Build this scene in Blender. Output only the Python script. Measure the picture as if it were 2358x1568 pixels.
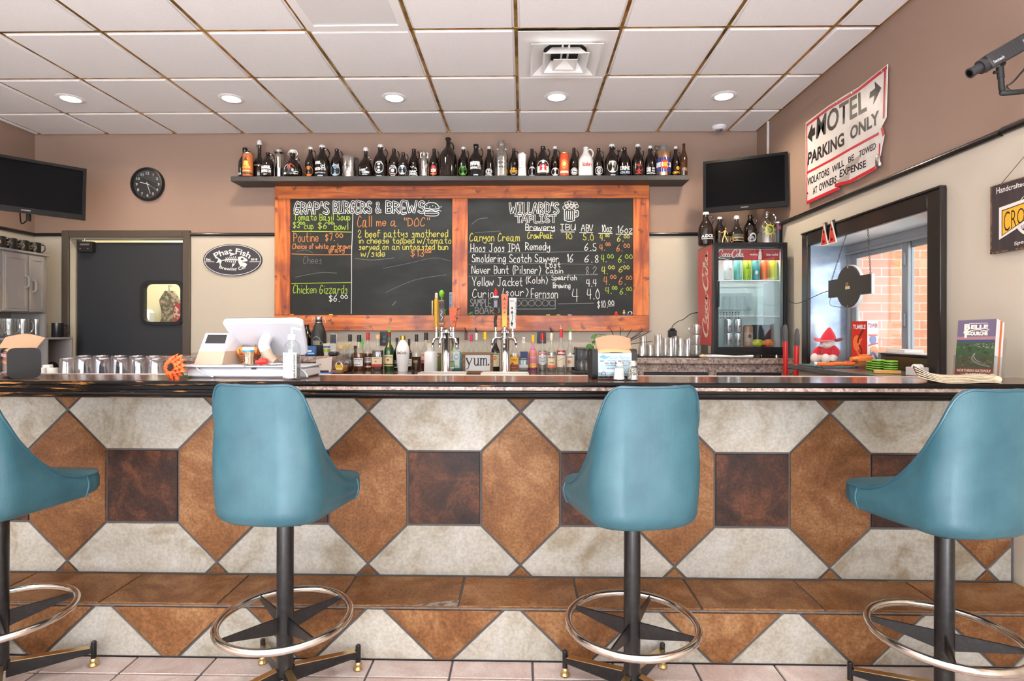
import bpy, math, random
from mathutils import Matrix, Vector
for _o in list(bpy.data.objects): bpy.data.objects.remove(_o)
scene = bpy.context.scene
C = scene.collection
PI = math.pi
sin, cos = math.sin, math.cos
R = math.radians
random.seed(7)

# ------------------------------------------------------------------ camera, world, lights, exposure
F_PX, CY_PX, YAW, ROLL, ZC = 1302.8, 761.9, 0.0183, 0.00214, 1.249
X_LEFT, X_RIGHT, Y_WALL, Z_CEIL, Y_FRONT = -4.37, 2.05, 4.99, 2.993, -3.6
cam_data = bpy.data.cameras.new('camera'); cam = bpy.data.objects.new('camera', cam_data); C.objects.link(cam)
cam_data.sensor_fit = 'HORIZONTAL'; cam_data.sensor_width = 36.0
cam_data.lens = 36.0 * F_PX / 2358.0
cam_data.shift_y = -(784.0 - CY_PX) / 2358.0
cam_data.clip_start = 0.05
cam.location = (0, 0, ZC)
cam.matrix_world = Matrix.Translation((0, 0, ZC)) @ Matrix.Rotation(YAW, 4, 'Z') @ Matrix.Rotation(PI/2, 4, 'X') @ Matrix.Rotation(ROLL, 4, 'Z')
scene.camera = cam
vs = scene.view_settings
scene.display_settings.display_device = 'sRGB'
vs.view_transform = 'Standard'; vs.look = 'None'; vs.gamma = 1.0; vs.use_curve_mapping = False
vs.exposure = 1.02
scene.cycles.max_bounces = 10; scene.cycles.diffuse_bounces = 5; scene.cycles.glossy_bounces = 4
scene.cycles.transmission_bounces = 6; scene.cycles.transparent_max_bounces = 24
scene.cycles.caustics_reflective = False; scene.cycles.caustics_refractive = False
scene.cycles.sample_clamp_indirect = 6.0
scene.cycles.use_denoising = True

world = bpy.data.worlds.new('world'); scene.world = world; world.use_nodes = True
wbg = world.node_tree.nodes['Background']
wbg.inputs[0].default_value = (0.80, 0.90, 1.0, 1); wbg.inputs[1].default_value = 1.6

def area_light(name, loc, rot, sx, sy, power, col):
    d = bpy.data.lights.new(name, 'AREA'); d.shape = 'RECTANGLE'; d.size = sx; d.size_y = sy
    d.energy = power; d.color = col
    o = bpy.data.objects.new(name, d); C.objects.link(o); o.location = loc; o.rotation_euler = rot
    return o
# daylight through the street windows behind the camera and through the window over the side ledge
for wx in (-3.0, -0.9, 1.1):
    area_light('street_daylight', (wx, Y_FRONT - 0.12, 1.75), (R(95), 0, 0), 1.7, 1.9, 40, (0.86, 0.94, 1.0))
sun_d = bpy.data.lights.new('sun', 'SUN'); sun_d.energy = 62.0; sun_d.color = (.76, .89, 1); sun_d.angle = R(1.5)
sun_o = bpy.data.objects.new('sun', sun_d); C.objects.link(sun_o)      # high over the street: falls on the floor inside the front windows
sun_o.rotation_euler = Vector((.1, .82, -.57)).to_track_quat('-Z', 'Y').to_euler()
area_light('side_daylight', (5.2, 1.9, 2.3), (Vector((2.5, 4.3, 1.3))-Vector((5.2, 1.9, 2.3))).to_track_quat('-Z', 'Y').to_euler(), 2.2, 1.4, 22, (0.93, 0.97, 1.0))

# ------------------------------------------------------------------ pixel rays (2358x1568 frame) -> points in the room
def ray(px, py):
    X = px - 1179.0; Y = py - CY_PX
    c, s = cos(ROLL), sin(ROLL)
    r = (c*X + s*Y)/F_PX; u = -(-s*X + c*Y)/F_PX
    return (-sin(YAW) + r*cos(YAW), cos(YAW) + r*sin(YAW), u)
def at(px, py, Y=None, X=None, Z=None):
    d = ray(px, py)
    t = Y/d[1] if Y is not None else X/d[0] if X is not None else (Z - ZC)/d[2]
    return Vector((d[0]*t, d[1]*t, ZC + d[2]*t))

# ------------------------------------------------------------------ materials
MATS = {}
def mat(name, col, rough=0.5, metal=0.0, spec=0.5, coat=0.0, noise=None, bump=0.0, bscale=200.0, emit=None, alpha=None, trans=0.0, sheen=0.0):
    """noise=(scale, second colour, detail, contrast lo, hi) blends a second colour in by a noise of its own"""
    if name in MATS: return MATS[name]
    m = bpy.data.materials.new(name); m.use_nodes = True
    nt = m.node_tree; b = nt.nodes['Principled BSDF']
    b.inputs['Base Color'].default_value = (*col, 1); b.inputs['Roughness'].default_value = rough
    b.inputs['Metallic'].default_value = metal; b.inputs['Specular IOR Level'].default_value = spec
    if coat: b.inputs['Coat Weight'].default_value = coat; b.inputs['Coat Roughness'].default_value = 0.08
    if trans: b.inputs['Transmission Weight'].default_value = trans
    if sheen: b.inputs['Sheen Weight'].default_value = sheen
    if emit: b.inputs['Emission Color'].default_value = (*emit[0], 1); b.inputs['Emission Strength'].default_value = emit[1]
    if noise or bump:
        tc = nt.nodes.new('ShaderNodeTexCoord')
    if noise:
        sc, c2, det, lo, hi = noise
        n = nt.nodes.new('ShaderNodeTexNoise'); n.inputs['Detail'].default_value = det
        if isinstance(sc, tuple):
            mp = nt.nodes.new('ShaderNodeMapping'); mp.inputs['Scale'].default_value = sc
            nt.links.new(tc.outputs['Object'], mp.inputs['Vector']); nt.links.new(mp.outputs[0], n.inputs['Vector']); n.inputs['Scale'].default_value = 1
        else:
            nt.links.new(tc.outputs['Object'], n.inputs['Vector']); n.inputs['Scale'].default_value = sc
        rp = nt.nodes.new('ShaderNodeValToRGB')
        rp.color_ramp.elements[0].position = lo; rp.color_ramp.elements[1].position = hi
        rp.color_ramp.elements[0].color = (*col, 1); rp.color_ramp.elements[1].color = (*c2, 1)
        nt.links.new(n.outputs['Fac'], rp.inputs['Fac']); nt.links.new(rp.outputs['Color'], b.inputs['Base Color'])
    if bump:
        n2 = nt.nodes.new('ShaderNodeTexNoise'); n2.inputs['Scale'].default_value = bscale; n2.inputs['Detail'].default_value = 4
        nt.links.new(tc.outputs['Object'], n2.inputs['Vector'])
        bp = nt.nodes.new('ShaderNodeBump'); bp.inputs['Strength'].default_value = bump; bp.inputs['Distance'].default_value = 0.002
        nt.links.new(n2.outputs['Fac'], bp.inputs['Height']); nt.links.new(bp.outputs[0], b.inputs['Normal'])
    MATS[name] = m
    return m
def thin_glass(name, tint=(1, 1, 1), gloss=1.0, rough=0.02, base=0.04):
    """thin clear wall: lets light straight through, mirrors more at grazing angles"""
    if name in MATS: return MATS[name]
    m = bpy.data.materials.new(name); m.use_nodes = True; nt = m.node_tree; nt.nodes.clear()
    out = nt.nodes.new('ShaderNodeOutputMaterial'); mx = nt.nodes.new('ShaderNodeMixShader')
    tr = nt.nodes.new('ShaderNodeBsdfTransparent'); gl = nt.nodes.new('ShaderNodeBsdfGlossy')
    tr.inputs[0].default_value = (*tint, 1); gl.inputs['Roughness'].default_value = rough; gl.inputs[0].default_value = (gloss, gloss, gloss, 1)
    fr = nt.nodes.new('ShaderNodeLayerWeight'); fr.inputs['Blend'].default_value = .5
    pw = nt.nodes.new('ShaderNodeMath'); pw.operation = 'POWER'; pw.inputs[1].default_value = 4.0; nt.links.new(fr.outputs['Facing'], pw.inputs[0])
    mr = nt.nodes.new('ShaderNodeMapRange'); mr.inputs['To Min'].default_value = base; mr.inputs['To Max'].default_value = .9
    nt.links.new(pw.outputs[0], mr.inputs['Value']); nt.links.new(mr.outputs[0], mx.inputs[0])
    nt.links.new(tr.outputs[0], mx.inputs[1]); nt.links.new(gl.outputs[0], mx.inputs[2]); nt.links.new(mx.outputs[0], out.inputs[0])
    MATS[name] = m
    return m
def srgb(r, g, b):
    f = lambda v: (v/255/12.92 if v/255 <= .04045 else ((v/255 + .055)/1.055)**2.4)
    return (f(r), f(g), f(b))
def flat(r, g, b, rough=0.5, **k):
    return mat('paint_%d_%d_%d_%d' % (r, g, b, int(rough*100)), srgb(r, g, b), rough, **k)

# ------------------------------------------------------------------ mesh building
class MB:
    def __init__(s): s.v = []; s.f = []; s.m = []; s.mi = 0; s.T = Matrix.Identity(4)
    def mat(s, i): s.mi = i; return s
    def add(s, vs, fs):
        k = len(s.v); T = s.T
        s.v += [tuple(T @ Vector(p)) for p in vs]
        s.f += [tuple(i + k for i in f) for f in fs]; s.m += [s.mi]*len(fs)
        return s
    def box(s, x0, y0, z0, x1, y1, z1, b=0.0):
        if x0 > x1: x0, x1 = x1, x0
        if y0 > y1: y0, y1 = y1, y0
        if z0 > z1: z0, z1 = z1, z0
        b = min(b, (x1-x0)*.49, (y1-y0)*.49, (z1-z0)*.49)
        if b <= 0:
            vs = [(x, y, z) for x in (x0, x1) for y in (y0, y1) for z in (z0, z1)]
            return s.add(vs, [(0,1,3,2),(4,6,7,5),(0,4,5,1),(2,3,7,6),(0,2,6,4),(1,5,7,3)])
        vs = []; idx = {}
        lim = ((x0, x1), (y0, y1), (z0, z1))
        for ix in (0, 1):
            for iy in (0, 1):
                for iz in (0, 1):
                    for ax in range(3):
                        p = []
                        for a, i in zip(range(3), (ix, iy, iz)):
                            e = lim[a][i]
                            p.append(e if a == ax else e + (b if i == 0 else -b))
                        idx[(ix, iy, iz, ax)] = len(vs); vs.append(tuple(p))
        fs = []
        def q(*ks): fs.append(tuple(idx[k] for k in ks))
        for ax in range(3):
            o = [a for a in range(3) if a != ax]
            for i in (0, 1):
                cyc = [(0,0),(1,0),(1,1),(0,1)]
                if (i == 0) != (ax == 1): cyc = cyc[::-1]
                ks = []
                for a, bb in cyc:
                    c = [0,0,0]; c[ax] = i; c[o[0]] = a; c[o[1]] = bb; ks.append((*c, ax))
                q(*ks)
        cen = Vector(((x0+x1)/2, (y0+y1)/2, (z0+z1)/2))
        def qq(ks):
            pts = [Vector(vs[idx[k]]) for k in ks]
            n = (pts[1]-pts[0]).cross(pts[2]-pts[0]); c = sum(pts, Vector())/len(pts)
            if n.dot(c-cen) < 0: ks = ks[::-1]
            q(*ks)
        for ax in range(3):
            o = [a for a in range(3) if a != ax]
            for a in (0, 1):
                for bb in (0, 1):
                    c0 = [0,0,0]; c0[o[0]] = a; c0[o[1]] = bb; c1 = list(c0); c0[ax] = 0; c1[ax] = 1
                    qq([(*c0, o[0]), (*c1, o[0]), (*c1, o[1]), (*c0, o[1])])
        for c in [(a, b2, d) for a in (0,1) for b2 in (0,1) for d in (0,1)]:
            qq([(*c, 0), (*c, 1), (*c, 2)])
        return s.add(vs, fs)
    def boxc(s, c, d, b=0.0):
        return s.box(c[0]-d[0]/2, c[1]-d[1]/2, c[2]-d[2]/2, c[0]+d[0]/2, c[1]+d[1]/2, c[2]+d[2]/2, b)
    def lathe(s, prof, n=20, c=(0, 0, 0), a0=0.0, caps=True):
        vs = []; fs = []
        for r, z in prof:
            for i in range(n):
                a = 2*PI*i/n + a0; vs.append((c[0]+r*cos(a), c[1]+r*sin(a), c[2]+z))
        for j in range(len(prof)-1):
            for i in range(n):
                k = (i+1) % n; fs.append((j*n+i, j*n+k, (j+1)*n+k, (j+1)*n+i))
        if caps:
            if prof[0][0] > 1e-5: fs.append(tuple(range(n-1, -1, -1)))
            if prof[-1][0] > 1e-5: fs.append(tuple(range((len(prof)-1)*n, len(prof)*n)))
        return s.add(vs, fs)
    def cyl(s, p0, p1, r0, r1=None, n=12):
        return s.tube([p0, p1], [r0, r0 if r1 is None else r1], n)
    def tube(s, pts, r, n=8, closed=False, caps=True, up=None):
        pts = [Vector(p) for p in pts]; N = len(pts)
        rs = r if isinstance(r, (list, tuple)) else [r]*N
        vs = []; fs = []; prev = None
        for i, p in enumerate(pts):
            if closed: t = pts[(i+1) % N] - pts[i-1]
            else: t = pts[min(i+1, N-1)] - pts[max(i-1, 0)]
            if t.length < 1e-9: t = Vector((0, 0, 1))
            t.normalize()
            if prev is None:
                a = Vector(up) if up else (Vector((0, 0, 1)) if abs(t.z) < .9 else Vector((1, 0, 0)))
                u = a - t*a.dot(t); u.normalize()
            else:
                u = prev - t*prev.dot(t)
                if u.length < 1e-6: u = t.orthogonal()
                u.normalize()
            prev = u; w = t.cross(u)
            for k in range(n):
                a = 2*PI*k/n; vs.append(p + (u*cos(a) + w*sin(a))*rs[i])
        for i in range(N if closed else N-1):
            j = (i+1) % N
            for k in range(n):
                l = (k+1) % n; fs.append((i*n+k, i*n+l, j*n+l, j*n+k))
        if caps and not closed:
            fs.append(tuple(range(n-1, -1, -1))); fs.append(tuple((N-1)*n+k for k in range(n)))
        return s.add(vs, fs)
    def prism(s, poly, M, d):
        """extrude the 2-D outline (counter-clockwise) mapped by M(u, v, w) from w=0 to w=d"""
        n = len(poly)
        vs = [M(u, v, 0) for u, v in poly] + [M(u, v, d) for u, v in poly]
        fs = [tuple(range(n-1, -1, -1)), tuple(range(n, 2*n))] + [(i, (i+1) % n, n+(i+1) % n, n+i) for i in range(n)]
        return s.add(vs, fs)
    def ball(s, c, rx, ry=None, rz=None, n=14, m=9):
        ry = rx if ry is None else ry; rz = rx if rz is None else rz
        vs = [(c[0], c[1], c[2]-rz)]; fs = []
        for j in range(1, m):
            t = -PI/2 + PI*j/m
            for i in range(n):
                a = 2*PI*i/n; vs.append((c[0]+rx*cos(t)*cos(a), c[1]+ry*cos(t)*sin(a), c[2]+rz*sin(t)))
        vs.append((c[0], c[1], c[2]+rz)); L = len(vs)-1
        for i in range(n):
            k = (i+1) % n; fs.append((0, 1+k, 1+i)); fs.append((L, L-n+i, L-n+k))
            for j in range(m-2): fs.append((1+j*n+i, 1+j*n+k, 1+(j+1)*n+k, 1+(j+1)*n+i))
        return s.add(vs, fs)
    def grid(s, fn, nu, nv, wrap=False):
        vs = [fn(i/nu, j/nv) for j in range(nv+1) for i in range(nu+(0 if wrap else 1))]
        w = nu if wrap else nu+1
        fs = []
        for j in range(nv):
            for i in range(nu):
                k = (i+1) % w if wrap else i+1
                fs.append((j*w+i, j*w+k, (j+1)*w+k, (j+1)*w+i))
        return s.add(vs, fs)
    def decal(s, D, M):
        for i, vs, fs, l in D.items:
            s.mi = i; s.add([M(p[0], p[1], l + (p[2] if len(p) > 2 else 0)) for p in vs], fs)
        return s

def obj(name, mb, mats, parent=None, sharp=38, loc=None):
    me = bpy.data.meshes.new(name); me.from_pydata(mb.v, [], mb.f)
    if not isinstance(mats, (list, tuple)): mats = [mats]
    for m in mats: me.materials.append(m)
    if any(mb.m): me.polygons.foreach_set('material_index', mb.m)
    me.polygons.foreach_set('use_smooth', [True]*len(me.polygons))
    me.update()
    if sharp is not None: me.set_sharp_from_angle(angle=R(sharp))
    o = bpy.data.objects.new(name, me); C.objects.link(o)
    if parent is not None: o.parent = parent
    if loc is not None: o.location = loc
    return o
def thing(name, label, cat, loc=(0, 0, 0), group=None, rz=0.0):
    o = bpy.data.objects.new(name, None); C.objects.link(o); o.empty_display_size = 0.05
    o.location = loc; o.rotation_euler = (0, 0, rz); o['label'] = label; o['category'] = cat
    if group: o['group'] = group
    return o
def tag(o, label, cat, group=None):
    o['label'] = label; o['category'] = cat
    if group: o['group'] = group
    return o
def struct(o):
    o['kind'] = 'structure'; return o
def copy_thing(root, loc, label, rz=None):
    r = root.copy(); C.objects.link(r); r.location = loc; r['label'] = label
    if rz is not None: r.rotation_euler = (0, 0, rz)
    for ch in list(root.children):
        c = ch.copy(); C.objects.link(c); c.parent = r
        for g in ch.children:
            d = g.copy(); C.objects.link(d); d.parent = c
    return r

# ------------------------------------------------------------------ flat print: lettering and shapes in 2-D, mapped onto a surface
def new_text(s, bold):
    cu = bpy.data.curves.new('lettering', 'FONT'); cu.body = s; cu.size = 1.0; cu.resolution_u = 3; cu.offset = bold
    o = bpy.data.objects.new('lettering', cu)
    me = bpy.data.meshes.new_from_object(o)
    vs = [(v.co.x, v.co.y) for v in me.vertices]; fs = [tuple(p.vertices) for p in me.polygons]
    bpy.data.objects.remove(o); bpy.data.curves.remove(cu); bpy.data.meshes.remove(me)
    return vs, fs
TXT = {}
GL = {  # a round hand: strokes of points, x 0-9, y 0-9 (2 base line, 6 small letters, 9 capitals)
'A':'02 39 62|15 55','B':'12 19|19 58 56 15|15 57 53 42 12'.replace('57 53','55 53'),'C':'68 49 27 14 22 42 63','D':'12 19|19 58 65 53 12','E':'59 19 12 52|15 45','F':'12 19 59|15 45',
'G':'68 49 27 14 22 42 64 65 35','H':'12 19|62 69|15 65','I':'32 39|19 59|12 52','J':'59 53 32 13|29 79','K':'12 19|59 15 62','L':'19 12 52','M':'12 29 45 69 72','N':'12 19 62 69',
'O':'49 27 14 22 42 63 66 58 49','P':'12 19|19 58 66 45 15','Q':'49 27 14 22 42 63 66 58 49|44 72','R':'12 19|19 58 56 15|25 62','S':'68 49 28 26 55 63 42 13','T':'09 79|49 42','U':'19 13 32 53 69|69 62',
'V':'09 32 69','W':'09 22 46 62 89','X':'09 62|69 02','Y':'09 35 69|35 32','Z':'09 69 02 62',
'a':'56 26 13 22 43 56|56 52 72','b':'19 12|14 36 55 52 22 13','c':'55 36 14 22 52','d':'56 26 13 22 43 55|59 52','e':'14 54 46 15 13 32 53','f':'58 39 27 22|06 56'.replace('06','16'),
'g':'56 26 13 22 43 56|56 51 30 11','h':'19 12|14 36 55 52','i':'26 22|28 28','j':'46 41 20|48 48','k':'19 12|56 14 52','l':'29 22','m':'16 12|15 36 42|45 66 72','n':'16 12|15 36 55 52',
'o':'36 14 22 42 54 46 36','p':'16 10|15 36 54 42 13','q':'56 26 13 22 43 56|56 50','r':'16 12|14 36 55','s':'55 36 25 44 42 12','t':'39 33 52|16 56','u':'16 13 32 53 56|56 52',
'v':'16 32 56','w':'06 12 35 52 76','x':'16 52|56 12','y':'16 14 34 56|56 51 30 11','z':'16 56 12 52',
'0':'39 16 14 32 53 56 39','1':'27 39 32','2':'17 39 57 12 62','3':'18 49 57 35|35 54 42 13','4':'29 15 65|59 52','5':'59 29 26 55 53 32 13','6':'59 26 13 32 54 35 14','7':'19 59 32','8':'49 27 54 42 23 57 49','9':'57 49 27 46 57|57 42',
'$':'57 38 17 35 54 32 13|39 31','.':'22 32','(':'39 26 25 32'.replace('32','31'),')':'29 46 45 31'.replace('31','21'),'/':'12 59'.replace('12','11'),'&':'62 28 39 48 14 22 42 64','"':'29 27|49 47',"'":'29 27','-':'15 45','%':'12 69','!':'29 25|22 23',',':'22 20',':':'25 26|22 23',
}
class Decal:
    def __init__(s): s.items = []; s.k = 0
    def raw(s, i, vs, fs, l=0): s.items.append((i, vs, fs, l)); return s
    def rect(s, i, u0, v0, u1, v1, l=0, n=1):
        vs = [(u0+(u1-u0)*k/n, v) for v in (v0, v1) for k in range(n+1)]
        return s.raw(i, vs, [(k, k+1, n+2+k, n+1+k) for k in range(n)], l)
    def poly(s, i, pts, l=0): return s.raw(i, list(pts), [tuple(range(len(pts)))], l)
    def ell(s, i, cu, cv, ru, rv=None, l=0, n=24):
        rv = ru if rv is None else rv
        vs = [(cu, cv)] + [(cu+ru*cos(2*PI*k/n), cv+rv*sin(2*PI*k/n)) for k in range(n)]
        return s.raw(i, vs, [(0, 1+k, 1+(k+1) % n) for k in range(n)], l)
    def ring(s, i, cu, cv, ru, rv, w, l=0, n=28, a0=0.0, a1=2*PI):
        vs = []
        for k in range(n+1):
            a = a0 + (a1-a0)*k/n
            vs += [(cu+ru*cos(a), cv+rv*sin(a)), (cu+(ru-w)*cos(a), cv+(rv-w)*sin(a))]
        return s.raw(i, vs, [(2*k, 2*k+2, 2*k+3, 2*k+1) for k in range(n)], l)
    def line(s, i, pts, w, l=0):
        """ribbon of width w (a number or one per point) along the points"""
        pts = [Vector((p[0], p[1])) for p in pts]; N = len(pts); vs = []
        ws = w if isinstance(w, (list, tuple)) else [w]*N
        for k, p in enumerate(pts):
            t = pts[min(k+1, N-1)] - pts[max(k-1, 0)]
            if t.length < 1e-9: t = Vector((1, 0))
            t.normalize(); n = Vector((-t.y, t.x))*ws[k]/2
            if k == 0: p = p - t*ws[k]*.3
            if k == N-1: p = p + t*ws[k]*.3
            s.k += 1; d = (s.k % 60)*.012; p, q = p-n, p+n; vs += [(p.x, p.y, d), (q.x, q.y, d)]
        return s.raw(i, vs, [(2*k, 2*k+2, 2*k+3, 2*k+1) for k in range(N-1)], l)
    def curve(s, i, pts, w, l=0, sub=5):
        return s.line(i, spline(pts, sub), w if not isinstance(w, (list, tuple)) else [x for a, b in zip(w, w[1:]) for x in [a+(b-a)*k/sub for k in range(sub)]] + [w[-1]], l)
    def text(s, i, string, u0, v0, u1, v1, l=0, bold=0.0, arc=None):
        """printed lettering stretched to fill the box"""
        key = (string, bold)
        if key not in TXT: TXT[key] = new_text(string, bold)
        vs, fs = TXT[key]
        if not vs: return s
        a = min(p[0] for p in vs); b = max(p[0] for p in vs); c = min(p[1] for p in vs); d = max(p[1] for p in vs)
        P = [(u0+(p[0]-a)/(b-a+1e-9)*(u1-u0), v0+(p[1]-c)/(d-c+1e-9)*(v1-v0)) for p in vs]
        if arc: P = [arc(u, v) for u, v in P]
        return s.raw(i, P, fs, l)
    def hand(s, i, string, u0, v0, u1, h, w, l=0, jit=0.12, slant=0.0, arc=None, round=True):
        """handwriting on the base line v0, capital height h, filling u0..u1"""
        rnd = random.Random(string); strokes = []; x = 0.0
        for ch in string:
            if ch == ' ': x += 4.2; continue
            g = GL.get(ch)
            if g is None: x += 4; continue
            mx = 0; dy = (rnd.random()-.5)*jit*3
            for st in g.split('|'):
                pts = [(int(t[0]) + (rnd.random()-.5)*jit*2, int(t[1])-2+dy + (rnd.random()-.5)*jit*2) for t in st.split()]
                mx = max(mx, max(p[0] for p in pts))
                strokes.append([(x+p[0]+slant*p[1], p[1]) for p in pts])
            x += mx + 1.0
        k = (u1-u0)/max(x-1.0, 1e-6); q = h/7.0
        for st in strokes:
            pts = [(u0+a*k, v0+b*q) for a, b in st]
            if len(pts) > 2 and round: pts = spline(pts, 4)
            if arc: pts = [arc(*p) for p in pts]
            s.line(i, pts, w, l)
        return s
def spline(P, sub=5):
    if len(P) < 3: return list(P)
    out = []; dim = len(P[0])
    for k in range(len(P)-1):
        p0 = P[k-1] if k else P[0]; p1 = P[k]; p2 = P[k+1]; p3 = P[k+2] if k+2 < len(P) else P[-1]
        for j in range(sub):
            t = j/sub
            out.append(tuple(0.5*((2*p1[d]) + (-p0[d]+p2[d])*t + (2*p0[d]-5*p1[d]+4*p2[d]-p3[d])*t*t + (-p0[d]+3*p1[d]-3*p2[d]+p3[d])*t**3) for d in range(dim)))
    out.append(tuple(P[-1])); return out
EPS = 0.0006
def flatmap(O, U, V, eps=EPS):
    O = Vector(O); U = Vector(U).normalized(); V = Vector(V).normalized(); N = U.cross(V)
    return lambda u, v, l: O + U*u + V*v + N*(eps*(l+1))
def cylmap(c, r, a0=0.0, eps=EPS):
    """u runs round the cylinder, the face towards -y at u=0"""
    return lambda u, v, l: Vector((c[0] + (r+eps*(l+1))*sin(u/r+a0), c[1] - (r+eps*(l+1))*cos(u/r+a0), c[2]+v))
def profmap(c, prof, a0=0.0, eps=EPS):
    """like cylmap on a turned body: the radius follows the profile"""
    def rad(z):
        best = max(p[0] for p in prof)
        for (r0, z0), (r1, z1) in zip(prof, prof[1:]):
            if z1 > z0 and z0 <= z <= z1: return r0+(r1-r0)*(z-z0)/(z1-z0)
        return best
    rm = max(p[0] for p in prof)
    return lambda u, v, l: Vector((c[0] + (rad(v)+eps*(l+1))*sin(u/rm+a0), c[1] - (rad(v)+eps*(l+1))*cos(u/rm+a0), c[2]+v))
# ------------------------------------------------------------------ shared materials
def tile_mat(name, ca, cb, cc, rough=0.35, scale=5.0, speck=0.25, bump=0.12):
    m = bpy.data.materials.new(name); m.use_nodes = True; nt = m.node_tree; L = nt.links.new
    b = nt.nodes['Principled BSDF']; b.inputs['Roughness'].default_value = rough; b.inputs['Specular IOR Level'].default_value = .22
    tc = nt.nodes.new('ShaderNodeTexCoord'); ge = nt.nodes.new('ShaderNodeNewGeometry')
    mu = nt.nodes.new('ShaderNodeMath'); mu.operation = 'MULTIPLY'; mu.inputs[1].default_value = 37.0
    L(ge.outputs['Random Per Island'], mu.inputs[0])
    n1 = nt.nodes.new('ShaderNodeTexNoise'); n1.noise_dimensions = '4D'; n1.inputs['Scale'].default_value = scale; n1.inputs['Detail'].default_value = 6; n1.inputs['Roughness'].default_value = .65
    n1.inputs['Distortion'].default_value = 1.1
    L(tc.outputs['Object'], n1.inputs['Vector']); L(mu.outputs[0], n1.inputs['W'])
    rp = nt.nodes.new('ShaderNodeValToRGB'); e = rp.color_ramp.elements
    e[0].position = .33; e[0].color = (*srgb(*cb), 1); e[1].position = .68; e[1].color = (*srgb(*cc), 1)
    k = e.new(.5); k.color = (*srgb(*ca), 1)
    L(n1.outputs['Fac'], rp.inputs['Fac'])
    n2 = nt.nodes.new('ShaderNodeTexNoise'); n2.inputs['Scale'].default_value = scale*20; n2.inputs['Detail'].default_value = 5
    L(tc.outputs['Object'], n2.inputs['Vector'])
    rp2 = nt.nodes.new('ShaderNodeMapRange'); rp2.inputs['From Min'].default_value = .35; rp2.inputs['From Max'].default_value = .65
    rp2.inputs['To Min'].default_value = 1-speck; rp2.inputs['To Max'].default_value = 1+speck*.35
    L(n2.outputs['Fac'], rp2.inputs['Value'])
    isl = nt.nodes.new('ShaderNodeMapRange'); isl.inputs['To Min'].default_value = .88; isl.inputs['To Max'].default_value = 1.08
    L(ge.outputs['Random Per Island'], isl.inputs['Value'])
    mm = nt.nodes.new('ShaderNodeMath'); mm.operation = 'MULTIPLY'; L(rp2.outputs[0], mm.inputs[0]); L(isl.outputs[0], mm.inputs[1])
    vm = nt.nodes.new('ShaderNodeVectorMath'); vm.operation = 'SCALE'; L(rp.outputs['Color'], vm.inputs[0]); L(mm.outputs[0], vm.inputs['Scale'])
    L(vm.outputs[0], b.inputs['Base Color'])
    bp = nt.nodes.new('ShaderNodeBump'); bp.inputs['Strength'].default_value = bump; bp.inputs['Distance'].default_value = .004
    L(n2.outputs['Fac'], bp.inputs['Height']); L(bp.outputs[0], b.inputs['Normal'])
    MATS[name] = m
    return m
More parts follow.
